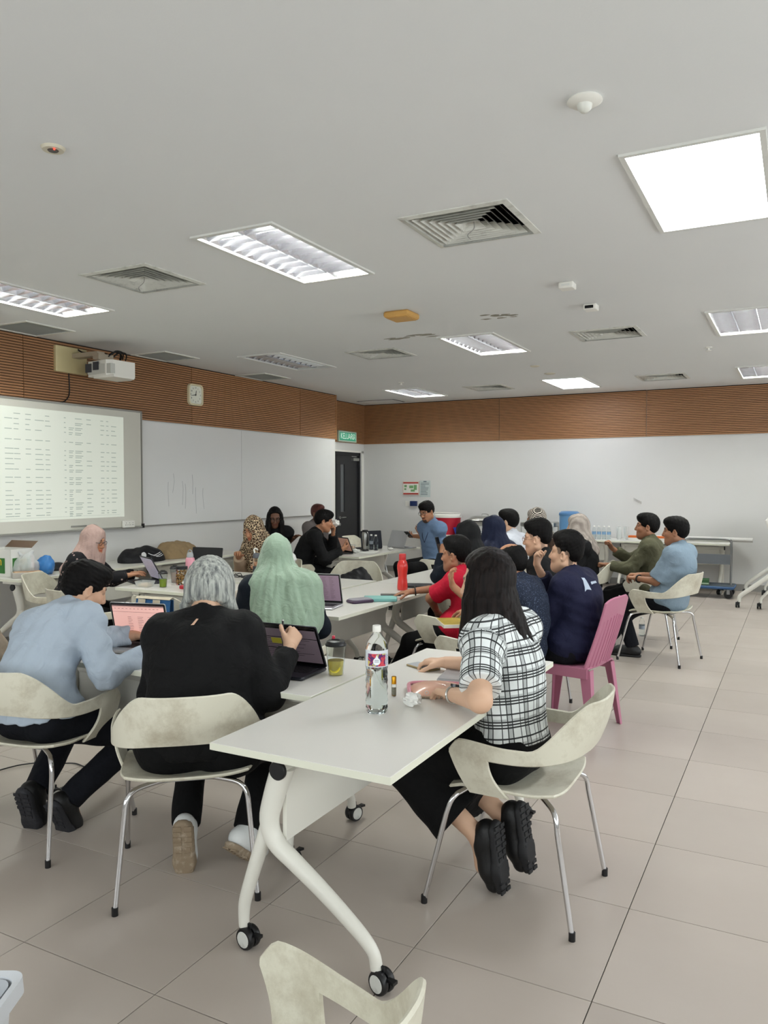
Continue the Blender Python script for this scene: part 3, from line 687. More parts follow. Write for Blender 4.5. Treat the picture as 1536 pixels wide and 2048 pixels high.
# (x, y, heading degrees from +Y toward -X, label)
CHAIRS = [
 (-.95, 2.92, 90, 'cream shell armchair the woman in the plaid shirt sits on'),
 (-2.17, 2.42, 40, 'cream stained armchair under the grey-haired woman in black'),
 (-3.01, 2.41, 9, 'cream stained armchair under the man in the pale blue shirt at left'),
 (-.84, .98, 79, 'empty cream armchair cut off by the bottom edge of the photo'),
 (-2.72, 3.82, 14, 'cream armchair under the woman in the sage green headscarf'),
 (-3.25, 4.42, 10, 'cream armchair draped with white clothing before the snack table'),
 (-3.98, 4.36, 6, 'cream armchair with the blue striped tote bag hung on its back'),
 (-4.75, 4.28, -10, 'cream armchair left of the blue tote bag, beyond the pink laptop screen'),
 (-5.62, 4.74, -66, 'cream armchair of the woman in the dusty pink headscarf'),
 (-3.83, 6.6, 200, 'empty white armchair holding a black bag beside the long table'),
 (-4.76, 6.5, 170, 'cream armchair of the woman in the leopard print headscarf'),
 (-5.3, 7.86, -55, 'cream armchair of the man in black holding a tissue'),
 (-5.95, 8.0, -155, 'cream armchair of the long-haired woman in black'),
 (-4.0, 2.72, 4, 'cream armchair at the left edge carrying a beige bag'),
 (-4.14, 9.22, 110, 'cream armchair of the man in the blue shirt by the far wall'),
 (-5.75, 10.3, -95, 'empty cream armchair behind the silver laptop near the exit'),
 (-2.24, 5.34, 86, 'cream armchair of the man in the red polo shirt'),
 (-1.78, 4.68, 84, 'cream armchair under the balding man, its arm seen beyond the front table'),
 (-1.72, 5.88, 90, 'cream armchair of the man in the black polo shirt'),
 (-2.4, 6.2, 66, 'cream armchair of the person in the black headscarf'),
 (-2.42, 6.92, 70, 'cream armchair of the person in the navy headscarf'),
 (-2.68, 8.05, 84, 'cream armchair of the man in the white shirt'),
 (-2.6, 8.97, 108, 'cream armchair of the woman in the checked headscarf'),
 (-1.98, 8.02, 98, 'cream armchair of the woman in the grey headscarf'),
 (-1.35, 8.2, 90, 'cream armchair of the man in the olive jacket'),
 (-1.1, 7.43, 76, 'cream armchair of the man in the light blue short-sleeved shirt'),
]
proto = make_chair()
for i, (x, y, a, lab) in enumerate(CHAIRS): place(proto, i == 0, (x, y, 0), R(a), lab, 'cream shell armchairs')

# ------------------------------------------------------------------ pink stacking chair
M_pink = mat('pink_plastic', '#b06f86', .42, var=.05)
t = empty('plastic_chair', (-1.3, 5.1, 0), R(80), 'pink moulded plastic chair under the man in the navy jacket', 'chair')
m = MB().shell([[(-.2+.4*i/10, -.19+.4*j/10, .43-.012*math.sin(PI*i/10)*math.sin(PI*j/10)+.03*max(0, (2-j))/2*0) for j in range(11)] for i in range(11)], .012); m.build('seat', M_pink, t)
m = MB().box(-.2, .2, .2, .215, .37, .432).box(-.212, -.197, -.19, .21, .37, .432).box(.197, .212, -.19, .21, .37, .432); m.build('seat_apron', M_pink, t, smooth=False)
G = []
for i in range(13):
    u = -1+2*i/12; row = []
    for j in range(12):
        v = j/11; z = .425+.45*v-(.03*(abs(u))**4)*v
        row.append((u*(.2-.02*v), -.19-.03*math.sin(v*PI*.5)-.1*v+.025*u*u, z))
    G.append(row)
m = MB().shell(G, .014); m.build('backrest', M_pink, t)
m = MB()
for k in range(9):
    u = -.8+1.6*k/8; pts = []
    for j in range(7):
        v = .06+.7*j/6-.1*abs(u); pts.append((u*(.2-.02*v), -.19-.03*math.sin(v*PI*.5)-.1*v+.025*u*u-.006, .425+.45*v))
    m.tube(pts, .006, 6)
m.build('back_ribs', M_pink, t)
for sx in (-1, 1):
    for sy, yy in ((1, .17), (-1, -.17)):
        x0, y0 = sx*.175, yy; x1, y1 = sx*.225, yy+sy*.06; wt, wb_ = .035, .018
        m = MB(); V = []
        for (cx, cy, w0, z) in ((x0, y0, wt, .42), (x1, y1, wb_, 0)):
            V += [(cx-sx*w0, cy+sy*w0, z), (cx+sx*w0*.6, cy+sy*w0, z), (cx+sx*w0*.6, cy-sy*w0, z), (cx+sx*w0*.6-sx*.006, cy-sy*w0, z), (cx+sx*w0*.6-sx*.006, cy+sy*(w0-.006), z), (cx-sx*w0, cy+sy*(w0-.006), z)]
        m.add(V, [(k, (k+1) % 6, 6+(k+1) % 6, 6+k) for k in range(6)]+[(6, 7, 8, 9, 10, 11)]); m.build('leg', M_pink, t, smooth=False)

# ------------------------------------------------------------------ flip-top training table
M_top = mat('table_laminate', '#dad7d0', .28, var=.02, vscale=3)
M_edge = mat('table_edge_band', '#dcdccb', .4)
M_hub = mat('caster_hub', '#cfd0ca', .4, stain='#8c8a84', stain_scale=30)
TL, TW, TH = 1.68, .66, .735
def caster(parent, x, y, top, ang):
    c = empty('caster', (x, y, 0), ang); c.parent = parent
    for s in (-1, 1):
        MB().at((0, s*.014, .037), (PI/2, 0, 0)).lathe([(.026, -.011), (.034, -.011), (.037, -.006), (.037, .006), (.034, .011), (.026, .011)], 22).build('wheel', M_black_plastic, c)
        MB().at((0, s*.026, .037), (PI/2, 0, 0)).lathe([(.0, -.0015), (.026, -.0015), (.027, 0), (.026, .0015), (0, .0015)], 22, False).build('hub_cap', M_hub, c)
    MB().box(-.012, .034, -.004, .004, .035, .085).build('fork', M_black_plastic, c, smooth=False)
    MB().at((.018, 0, 0)).lathe([(.016, .072), (.016, top), (.0, top+.002)], 12).build('stem', M_black_plastic, c)
    MB().prism([(-.03, -.006), (-.058, -.012), (-.062, .012), (-.03, .006)], .05, .06).build('brake_lever', M_black_plastic, c, smooth=False)
def make_table():
    t = empty('training_table', (0, 0, 0), 0, 'x', 'table')
    MB().rbox(-TL/2, TL/2, -TW/2, TW/2, TH-.025, TH, .004, 2, b=.0015).build('table_top', M_top, t)
    m = MB(); e = .0012
    m.box(-TL/2-e, TL/2+e, -TW/2-e, -TW/2, TH-.0235, TH-.0015).box(-TL/2-e, TL/2+e, TW/2, TW/2+e, TH-.0235, TH-.0015).box(-TL/2-e, -TL/2, -TW/2, TW/2, TH-.0235, TH-.0015).box(TL/2, TL/2+e, -TW/2, TW/2, TH-.0235, TH-.0015)
    m.build('edge_band', M_edge, t, smooth=False)
    # modesty panel and beam
    MB().box(-TL/2+.15, TL/2-.15, .135, .15, .39, .66).build('modesty_panel', M_white_metal, t, smooth=False)
    MB().at((-TL/2+.1, .13, .645), (0, PI/2, 0)).lathe([(.026, 0), (.026, TL-.2)], 14).build('beam', M_white_metal, t)
    for s in (-1, 1):
        x = s*(TL/2-.13)
        # local y positive side: short leg; negative side: long sweeping leg
        main = bez([(x, .13, .655), (x, .168, .55), (x, .19, .46), (x, .165, .39), (x, .085, .335), (x, -.008, .275), (x, -.1, .21), (x, -.17, .155), (x, -.205, .115), (x, -.215, .07)], 5)
        rad = [.041-.021*min(1, i/(len(main)-1)*1.15)**.8 for i in range(len(main))]
        MB().tube(main, rad, 14).build('main_leg', M_white_metal, t)
        sec = bez([(x, .175, .5), (x, .21, .4), (x, .25, .29), (x, .29, .17), (x, .298, .12), (x, .298, .07)], 5)
        MB().tube(sec, [.028-.01*i/(len(sec)-1) for i in range(len(sec))], 12).build('rear_leg', M_white_metal, t)
        MB().at((x+s*.03, .13, .645), (0, s*PI/2, 0)).lathe([(.0, .014), (.028, .014), (.031, .011), (.031, 0)], 20, False).build('pivot_cap', M_black_plastic, t)
        MB().box(x-.04, x+.04, .0, .24, TH-.06, TH-.026).build('hinge_plate', M_white_metal, t, smooth=False)
        caster(t, x, -.233, .075, R(72)); caster(t, x, .28, .075, R(80))
    return t
TABLES = [
 (-1.355, 2.82, 90, 'nearest white flip-top table, with the large water bottle on it'),
 (-2.54, 2.93, 180, 'white table in front of the grey-haired woman and the man in pale blue'),
 (-2.91, 5.11, 90, 'white table with the red bottle and teal notebook'),
 (-2.91, 6.8, 90, 'white table end-on beyond the red bottle'),
 (-4.12, 5.0, 180, 'white snack table with the jar and drinks'),
 (-4.12, 5.74, 180, 'white table carrying the open black laptop and tangled cables'),
 (-4.88, 8.83, 90, 'white table near the exit with the thermos and silver laptop'),
 (-6.42, 5.46, 90+180, 'white table against the left wall with plastic bags on it'),
 (-6.42, 7.15, 90+180, 'white table along the left wall under the whiteboard'),
 (-1.72, 12.48, 0, 'white serving table at the right end of the far wall'),
 (-3.41, 12.48, 0, 'white serving table holding the blue water tank'),
 (-5.1, 12.48, 0, 'white serving table holding the red cooler'),
]
proto = make_table()
for i, (x, y, a, lab) in enumerate(TABLES): place(proto, i == 0, (x, y, 0), R(a), lab, 'white flip-top tables')
# folded, nested table at the right edge
t = empty('folded_table', (-.18, 11.75, 0), R(-90), 'folded flip-top table on wheels at the right edge of the photo', 'table')
def fold_leg(x):
    MB().tube(bez([(x, .05, .62), (x, -.08, .48), (x, -.3, .3), (x, -.46, .17), (x, -.49, .12), (x, -.49, .075)], 5), [.034-.012*i/25 for i in range(26)], 12).build('main_leg', M_white_metal, t)
    MB().tube(bez([(x, .0, .5), (x, -.1, .3), (x, -.2, .18), (x, -.24, .12), (x, -.24, .075)], 5), .017, 10).build('rear_leg', M_white_metal, t)
    caster(t, x, -.508, .075, 0); caster(t, x, -.258, .075, 0)
fold_leg(-.7); fold_leg(.7)
o = MB().rbox(-TL/2, TL/2, -.0125, .0125, -.3, .36, .004, 2).build('table_top', M_top, t); o.location = (0, -.06, .8); o.rotation_euler = (R(22), 0, 0)
MB().at((-.75, .04, .62), (0, PI/2, 0)).lathe([(.026, 0), (.026, 1.5)], 14).build('beam', M_white_metal, t)
MB().box(-.75, .75, -.02, .06, .58, .66).build('pivot_bracket', M_black_plastic, t, smooth=False)
# ------------------------------------------------------------------ signed-distance body modelling
A3 = lambda *v: np.array(v, float)
def nrm(v): v = np.asarray(v, float); return v/(np.linalg.norm(v)+1e-12)
class SDF:
    def __init__(s, res): s.res = res; s.pr = []; s.disp = None
    def rc(s, a, b, ra, rb, k=.03, op='u', clips=(), flat=None):
        a, b = np.asarray(a, float), np.asarray(b, float); r = max(ra, rb)
        lo = np.minimum(a-r, b-r); hi = np.maximum(a+r, b+r)
        s.pr.append(('rc', (a, b, ra, rb, flat), k, op, clips, lo, hi)); return s
    def ell(s, c, M, rad, k=.04, op='u', clips=()):
        c = np.asarray(c, float); M = np.asarray(M, float); rad = np.asarray(rad, float)   # rows of M: local axes
        e = np.sqrt(((M*rad[:, None])**2).sum(0)); s.pr.append(('el', (c, M, rad), k, op, clips, c-e, c+e)); return s
    @staticmethod
    def dist(kind, prm, x, y, z):
        if kind == 'rc':
            a, b, ra, rb, flat = prm; ab = b-a; l2 = ab@ab+1e-12
            px, py, pz = x-a[0], y-a[1], z-a[2]
            t = np.clip((px*ab[0]+py*ab[1]+pz*ab[2])/l2, 0, 1)
            dx, dy, dz = px-t*ab[0], py-t*ab[1], pz-t*ab[2]
            d2 = dx*dx+dy*dy+dz*dz
            if flat is not None:
                n, f = flat; q = dx*n[0]+dy*n[1]+dz*n[2]; d2 = d2+q*q*(1/(f*f)-1)
                return (np.sqrt(d2)-(ra+(rb-ra)*t))*.7
            return np.sqrt(d2)-(ra+(rb-ra)*t)
        c, M, r = prm; dx, dy, dz = x-c[0], y-c[1], z-c[2]
        u = (dx*M[0, 0]+dy*M[0, 1]+dz*M[0, 2])/r[0]; v = (dx*M[1, 0]+dy*M[1, 1]+dz*M[1, 2])/r[1]; w = (dx*M[2, 0]+dy*M[2, 1]+dz*M[2, 2])/r[2]
        k0 = np.sqrt(u*u+v*v+w*w); k1 = np.sqrt((u/r[0])**2+(v/r[1])**2+(w/r[2])**2)+1e-9
        return k0*(k0-1)/k1
    def mesh(s):
        h = s.res; us = [p for p in s.pr if p[3] == 'u']
        lo = np.min([p[5] for p in us], 0)-3*h-.012; hi = np.max([p[6] for p in us], 0)+3*h+.012
        n = np.ceil((hi-lo)/h).astype(int)+1
        ax = [(lo[i]+h*np.arange(n[i])).astype(np.float32) for i in range(3)]
        V = np.full(n, 1., np.float32)
        for kind, prm, k, op, clips, plo, phi in s.pr:
            pad = k+2.5*h+.012
            i0 = np.clip(np.floor((plo-pad-lo)/h).astype(int), 0, n-1); i1 = np.clip(np.ceil((phi+pad-lo)/h).astype(int)+1, 1, n)
            if np.any(i1 <= i0): continue
            x = ax[0][i0[0]:i1[0]][:, None, None]; y = ax[1][i0[1]:i1[1]][None, :, None]; z = ax[2][i0[2]:i1[2]][None, None, :]
            d = SDF.dist(kind, prm, x, y, z)
            for cp, cn in clips: d = np.maximum(d, (x-cp[0])*cn[0]+(y-cp[1])*cn[1]+(z-cp[2])*cn[2])
            sl = tuple(slice(i0[i], i1[i]) for i in range(3)); a = V[sl]
            if op == 'u':
                q = np.clip(.5+.5*(d-a)/k, 0, 1); V[sl] = d+(a-d)*q-k*q*(1-q)
            else:
                d = -d; q = np.clip(.5-.5*(d-a)/k, 0, 1); V[sl] = d+(a-d)*q+k*q*(1-q)
        if s.disp is not None: V += s.disp(ax[0][:, None, None], ax[1][None, :, None], ax[2][None, None, :]).astype(np.float32)
        # surface nets
        S = V < 0; nc = n-1; acc = np.zeros(tuple(nc)+(3,), np.float32); cnt = np.zeros(tuple(nc), np.float32); quads = []
        for axis in range(3):
            sa = [slice(None)]*3; sb = [slice(None)]*3; sa[axis] = slice(0, -1); sb[axis] = slice(1, None)
            A, B = V[tuple(sa)], V[tuple(sb)]; X = S[tuple(sa)] != S[tuple(sb)]
            idx = np.argwhere(X)
            if len(idx) == 0: continue
            va, vb = A[X], B[X]; t = va/(va-vb); pos = idx.astype(np.float32); pos[:, axis] += t
            o1, o2 = [q for q in range(3) if q != axis]
            ok = (idx[:, o1] > 0) & (idx[:, o2] > 0) & (idx[:, o1] < nc[o1]) & (idx[:, o2] < nc[o2])
            idx = idx[ok]; pos = pos[ok]; neg = S[tuple(sa)][X][ok]
            cells = []
            for d1, d2 in ((0, 0), (1, 0), (1, 1), (0, 1)):
                c = idx.copy(); c[:, o1] -= d1; c[:, o2] -= d2; cells.append(c)
                f = np.ravel_multi_index(c.T, nc); np.add.at(cnt.reshape(-1), f, 1)
                for q in range(3): np.add.at(acc.reshape(-1, 3)[:, q], f, pos[:, q])
            qd = np.stack([np.ravel_multi_index(c.T, nc) for c in cells], 1)
            flip = neg if axis != 1 else ~neg
            qd[flip] = qd[flip][:, ::-1]; quads.append(qd)
        m = cnt.reshape(-1) > 0; ids = np.full(m.shape, -1); ids[m] = np.arange(m.sum())
        P = acc.reshape(-1, 3)[m]/cnt.reshape(-1)[m][:, None]*h+lo
        return P.astype(np.float64), ids[np.concatenate(quads)][:, ::-1]
def np_mesh(name, parts, m, parent, col=None, cuv=None):
    """parts: list of (verts, quads); joined as one mesh"""
    Vs = []; Fs = []; o = 0
    for v, f in parts: Vs.append(v); Fs.append(f+o); o += len(v)
    V = np.concatenate(Vs); Fq = np.concatenate(Fs)
    me = bpy.data.meshes.new(name); me.vertices.add(len(V)); me.vertices.foreach_set('co', V.astype(np.float32).ravel())
    nf = len(Fq); me.loops.add(nf*4); me.loops.foreach_set('vertex_index', Fq.astype(np.int32).ravel())
    me.polygons.add(nf); me.polygons.foreach_set('loop_start', (np.arange(nf)*4).astype(np.int32)); me.polygons.foreach_set('loop_total', np.full(nf, 4, np.int32))
    me.polygons.foreach_set('use_smooth', np.ones(nf, bool)); me.materials.append(m)
    if col is not None:
        a = me.color_attributes.new('Col', 'FLOAT_COLOR', 'POINT'); c = np.ones((len(V), 4), np.float32); c[:, :3] = col; a.data.foreach_set('color', c.ravel())
    if cuv is not None:
        a = me.attributes.new('cuv', 'FLOAT_VECTOR', 'POINT'); a.data.foreach_set('vector', cuv.astype(np.float32).ravel())
    me.update(calc_edges=True)
    return link(bpy.data.objects.new(name, me), parent)
def sphere_q(c, r, M=np.eye(3), nu=14, nv=9):
    v = []
    for j in range(nv+1):
        for i in range(nu): a = 2*PI*i/nu; b = PI*j/nv; v.append(np.asarray(c)+(np.array([math.cos(a)*math.sin(b), math.sin(a)*math.sin(b), math.cos(b)])*r)@M)
    f = [(j*nu+i, (j+1)*nu+i, (j+1)*nu+(i+1) % nu, j*nu+(i+1) % nu) for j in range(nv) for i in range(nu)]
    return np.array(v), np.array(f)
def folds(seed, amp, wl=.07, n=6, zbias=1.4):
    rs = np.random.RandomState(seed); K = rs.normal(size=(n, 3)); K[:, 2] *= zbias; K /= np.linalg.norm(K, axis=1, keepdims=True); K *= (2*PI/wl)*rs.uniform(.5, 1.3, (n, 1)); ph = rs.uniform(0, 6.28, n)
    def f(x, y, z):
        o = 0
        for k in range(n):
            # warp for irregular creases
            q = K[k, 0]*x+K[k, 1]*y+K[k, 2]*z+ph[k]+1.3*np.sin(9*x+7*z+k); o = o+.6*np.sin(q)+.5*(1-2*np.abs(np.sin(.5*q+k)))
        return o*(amp/n*1.6)
    return f
# ------------------------------------------------------------------ skeleton
def ik(S, T, l1, l2, pole):
    v = T-S; d = np.linalg.norm(v); dm = min(d, (l1+l2)*.997); v = v/(d+1e-9); T = S+v*dm
    a = (l1*l1-l2*l2+dm*dm)/(2*dm); h = math.sqrt(max(0, l1*l1-a*a)); p = np.asarray(pole, float); p = nrm(p-v*(p@v))
    return S+v*a+p*h, T
def rotz(a): c, s = math.cos(a), math.sin(a); return np.array([[c, -s, 0], [s, c, 0], [0, 0, 1]])
def skeleton(q):
    """q: pose dictionary; local frame x right, y forward, z up, origin on the floor under the pelvis"""
    s = q.get('s', 1.); w = q.get('w', 1.); K = {}
    lean = R(q.get('lean', 5)); curve = R(q.get('curve', 8)); side = R(q.get('side', 0)); tw = R(q.get('twist', 0))
    P = A3(q.get('px', 0), q.get('py', -.03), q.get('pz', .445+.122))
    def up(a): return nrm(A3(math.sin(side), math.sin(a)*math.cos(side), math.cos(a)*math.cos(side)))
    u1, u2, u3 = up(lean-curve*.6), up(lean+curve*.3), up(lean+curve*1.2)
    waist = P+.135*s*u1; chest = waist+.16*s*u2; nb = chest+.185*s*u3
    rt = rotz(tw)@nrm(np.cross(A3(0, 1, 0), u3)); rt = nrm(rt-u3*(rt@u3)*.5)
    hy, hp, hr = R(q.get('hy', 0)), R(q.get('hp', 5)), R(q.get('hr', 0))
    hf = A3(-math.sin(hy)*math.cos(hp), math.cos(hy)*math.cos(hp), -math.sin(hp))
    hx = nrm(np.cross(hf, A3(0, 0, 1))); hz = np.cross(hx, hf); c_, s_ = math.cos(hr), math.sin(hr); hx, hz = hx*c_+hz*s_, hz*c_-hx*s_
    ns = q.get('ns', s)
    head = nb+.062*ns*nrm(u3+hz*.6+A3(0, .25, 0))+hz*.088*ns+hf*.018
    K.update(P=P, waist=waist, chest=chest, nb=nb, rt=rt, u1=u1, u2=u2, u3=u3, head=head, H=np.array([hx, hf, hz]), s=s, w=w)
    sh = .158*s*q.get('sw', 1)
    K['S'] = {1: nb-.062*s*u3+rt*sh+A3(0, .0, 0), -1: nb-.062*s*u3-rt*sh}
    K['E'], K['W'] = {}, {}
    rot = q.get('_rot', 0); loc = q.get('_loc', (0, 0))
    def loc_of(v): return rotz(-rot)@(np.asarray(v, float)-A3(loc[0], loc[1], 0))
    for sd, nm in ((1, 'R'), (-1, 'L')):
        T = q.get('w'+nm)
        T = A3(sd*.12, .28, .62) if T is None else (loc_of(T[1:]) if T[0] == 'w' else np.asarray(T, float))
        pole = q.get('pole'+nm, (sd*.5, -.45, -.8))
        K['E'][sd], K['W'][sd] = ik(K['S'][sd], T, .285*s, .25*s, pole)
    K['fx'] = {}; K['hip'] = {1: P+A3(.085*w, .0, -.02), -1: P+A3(-.085*w, .0, -.02)}; K['kn'], K['an'], K['ft'] = {}, {}, {}
    for sd, nm in ((1, 'R'), (-1, 'L')):
        f = q.get('f'+nm, (sd*.1, .4, .085, sd*-8, 0))       # ankle xyz, toe-out degrees, foot pitch (+ heel up)
        K['kn'][sd], K['an'][sd] = ik(K['hip'][sd], A3(*f[:3]), .425*s, .415*s, q.get('kp'+nm, (sd*.12, .5, .9)))
        a, p = R(f[3]), R(f[4]); K['fx'][sd] = A3(math.cos(a), math.sin(a), 0); K['ft'][sd] = A3(-math.sin(a)*math.cos(p), math.cos(a)*math.cos(p), -math.sin(p))
    return K
# ------------------------------------------------------------------ cloth, skin and hair materials
def attr_mat(name, rough, bump=0., bscale=200., spec=.35, sss=0.):
    m = bpy.data.materials.new(name); m.use_nodes = True; nt = m.node_tree; N = nt.nodes; L = nt.links; b = N['Principled BSDF']
    a = N.new('ShaderNodeAttribute'); a.attribute_name = 'Col'; L.new(a.outputs['Color'], b.inputs['Base Color']); b.inputs['Roughness'].default_value = rough; b.inputs['Specular IOR Level'].default_value = spec
    if sss: b.inputs['Subsurface Weight'].default_value = sss; b.inputs['Subsurface Radius'].default_value = (.012, .005, .003); b.inputs['Subsurface Scale'].default_value = 1.
    if bump:
        tc = N.new('ShaderNodeTexCoord'); n = N.new('ShaderNodeTexNoise'); n.inputs['Scale'].default_value = bscale; L.new(tc.outputs['Object'], n.inputs['Vector'])
        bp = N.new('ShaderNodeBump'); bp.inputs['Strength'].default_value = bump; bp.inputs['Distance'].default_value = .004; L.new(n.outputs['Fac'], bp.inputs['Height']); L.new(bp.outputs[0], b.inputs['Normal'])
    return m
M_skin = attr_mat('skin', .5, .08, 220)
def cloth(name, color, rough=.85, wr=.35, ws=14, sheen=.0, pattern=None, c2=None, c3=None, spec=.25):
    if name in MATS: return MATS[name]
    m = bpy.data.materials.new(name); m.use_nodes = True; MATS[name] = m; nt = m.node_tree; N = nt.nodes; L = nt.links; b = N['Principled BSDF']
    b.inputs['Base Color'].default_value = lin(color); b.inputs['Roughness'].default_value = rough; b.inputs['Specular IOR Level'].default_value = spec; b.inputs['Sheen Weight'].default_value = sheen
    tc = N.new('ShaderNodeTexCoord')
    n = N.new('ShaderNodeTexNoise'); n.inputs['Scale'].default_value = ws; n.inputs['Detail'].default_value = 3; n.inputs['Distortion'].default_value = 1.2; L.new(tc.outputs['Object'], n.inputs['Vector'])
    bp = N.new('ShaderNodeBump'); bp.inputs['Strength'].default_value = wr; bp.inputs['Distance'].default_value = .02; L.new(n.outputs['Fac'], bp.inputs['Height']); L.new(bp.outputs[0], b.inputs['Normal'])
    def mixc(fac, c_a, c_b):
        mx = N.new('ShaderNodeMix'); mx.data_type = 'RGBA'
        for i, c in ((6, c_a), (7, c_b)):
            if isinstance(c, str): mx.inputs[i].default_value = lin(c)
            else: L.new(c, mx.inputs[i])
        L.new(fac, mx.inputs[0]); return mx.outputs[2]
    def math_(op, a, bb=None, c=None):
        q = N.new('ShaderNodeMath'); q.operation = op
        for i, v in enumerate((a, bb, c)):
            if v is None: continue
            if isinstance(v, (int, float)): q.inputs[i].default_value = v
            else: L.new(v, q.inputs[i])
        return q.outputs[0]
    if pattern == 'plaid':
        at = N.new('ShaderNodeAttribute'); at.attribute_name = 'cuv'; sp = N.new('ShaderNodeSeparateXYZ'); L.new(at.outputs['Vector'], sp.inputs[0])
        def lines(coord, period, offs, wd_):
            t = math_('FRACT', math_('DIVIDE', coord, period)); tot = None
            for o in offs:
                d = math_('ABSOLUTE', math_('SUBTRACT', t, o)); l = math_('LESS_THAN', d, wd_/period/2); tot = l if tot is None else math_('MAXIMUM', tot, l)
            return tot
        gv = lines(sp.outputs[0], .07, (.62,), .022); gh = lines(sp.outputs[1], .088, (.42,), .008)
        grey = math_('MULTIPLY', math_('MAXIMUM', gv, gh), .42)
        bv = lines(sp.outputs[0], .07, (.2, .5, .74), .0032); bh = lines(sp.outputs[1], .088, (.10, .22, .34, .66), .0058)
        blk = math_('MULTIPLY', math_('MAXIMUM', bv, bh), .95)
        col = mixc(blk, mixc(grey, color, '#4c4f50'), '#0c0e10'); L.new(col, b.inputs['Base Color'])
    elif pattern == 'leopard':
        v = N.new('ShaderNodeTexVoronoi'); v.inputs['Scale'].default_value = 42; v.feature = 'DISTANCE_TO_EDGE'
        nz = N.new('ShaderNodeTexNoise'); nz.inputs['Scale'].default_value = 30; L.new(tc.outputs['Object'], nz.inputs['Vector'])
        va = N.new('ShaderNodeVectorMath'); va.operation = 'ADD'; L.new(tc.outputs['Object'], va.inputs[0])
        vs = N.new('ShaderNodeVectorMath'); vs.operation = 'SCALE'; vs.inputs['Scale'].default_value = .03; L.new(nz.outputs['Color'], vs.inputs[0]); L.new(vs.outputs[0], va.inputs[1]); L.new(va.outputs[0], v.inputs['Vector'])
        f1 = math_('LESS_THAN', v.outputs['Distance'], .06); f2 = math_('LESS_THAN', v.outputs['Distance'], .26)
        L.new(mixc(f1, mixc(f2, '#5a3c26', color), c2), b.inputs['Base Color'])
    elif pattern == 'dots':
        v = N.new('ShaderNodeTexVoronoi'); v.inputs['Scale'].default_value = 26; L.new(tc.outputs['Object'], v.inputs['Vector'])
        L.new(mixc(math_('LESS_THAN', v.outputs['Distance'], .2), color, c2), b.inputs['Base Color'])
    elif pattern == 'speckle':
        nz = N.new('ShaderNodeTexNoise'); nz.inputs['Scale'].default_value = 160; L.new(tc.outputs['Object'], nz.inputs['Vector'])
        L.new(mixc(math_('GREATER_THAN', nz.outputs['Fac'], .62), color, c2), b.inputs['Base Color'])
    elif pattern == 'check':
        ck = N.new('ShaderNodeTexBrick'); ck.inputs['Scale'].default_value = 26; ck.inputs['Color1'].default_value = lin(color); ck.inputs['Color2'].default_value = lin(color); ck.inputs['Mortar'].default_value = lin(c2); ck.inputs['Mortar Size'].default_value = .045
        mp = N.new('ShaderNodeMapping'); mp.inputs['Rotation'].default_value = (R(90), 0, R(50)); L.new(tc.outputs['Object'], mp.inputs[0]); L.new(mp.outputs[0], ck.inputs['Vector']); L.new(ck.outputs['Color'], b.inputs['Base Color'])
    elif pattern == 'stripe':
        nz = N.new('ShaderNodeTexWave'); nz.inputs['Scale'].default_value = 9; nz.inputs['Distortion'].default_value = 5; nz.inputs['Detail'].default_value = 2; L.new(tc.outputs['Object'], nz.inputs['Vector'])
        L.new(mixc(nz.outputs['Fac'], color, c2), b.inputs['Base Color'])
    return m
def hair_mat(name, c1, c2, rough=.45, scale=(60, 60, 5), spec=.28):
    if name in MATS: return MATS[name]
    m = bpy.data.materials.new(name); m.use_nodes = True; MATS[name] = m; nt = m.node_tree; N = nt.nodes; L = nt.links; b = N['Principled BSDF']
    tc = N.new('ShaderNodeTexCoord'); mp = N.new('ShaderNodeMapping'); mp.inputs['Scale'].default_value = scale; L.new(tc.outputs['Object'], mp.inputs[0])
    n = N.new('ShaderNodeTexNoise'); n.inputs['Scale'].default_value = 1.; n.inputs['Detail'].default_value = 6; n.inputs['Roughness'].default_value = .7; L.new(mp.outputs[0], n.inputs['Vector'])
    mr = N.new('ShaderNodeMapRange'); mr.inputs[1].default_value = .35; mr.inputs[2].default_value = .65; L.new(n.outputs['Fac'], mr.inputs[0])
    mx = N.new('ShaderNodeMix'); mx.data_type = 'RGBA'; mx.inputs[6].default_value = lin(c1); mx.inputs[7].default_value = lin(c2); L.new(mr.outputs[0], mx.inputs[0]); L.new(mx.outputs[2], b.inputs['Base Color'])
    b.inputs['Roughness'].default_value = rough; b.inputs['Specular IOR Level'].default_value = spec
    bp = N.new('ShaderNodeBump'); bp.inputs['Strength'].default_value = .5; bp.inputs['Distance'].default_value = .006; L.new(n.outputs['Fac'], bp.inputs['Height']); L.new(bp.outputs[0], b.inputs['Normal'])
    return m
M_hair = hair_mat('black_hair', '#060505', '#0f0c0b', .6, spec=.12)
M_lens = mat('spectacle_lens', '#c9cdd0', .05, trans=.0, alpha=.15)
M_specs = mat('spectacle_frame', '#1a1414', .35)
M_specs_gold = mat('spectacle_frame_gold', '#b08a70', .3, metal=.7)
SKIN = {'light': '#c9a084', 'mid': '#a9785a', 'tan': '#9a6c51', 'dark': '#6f4c3a', 'fair': '#d2ab8f'}
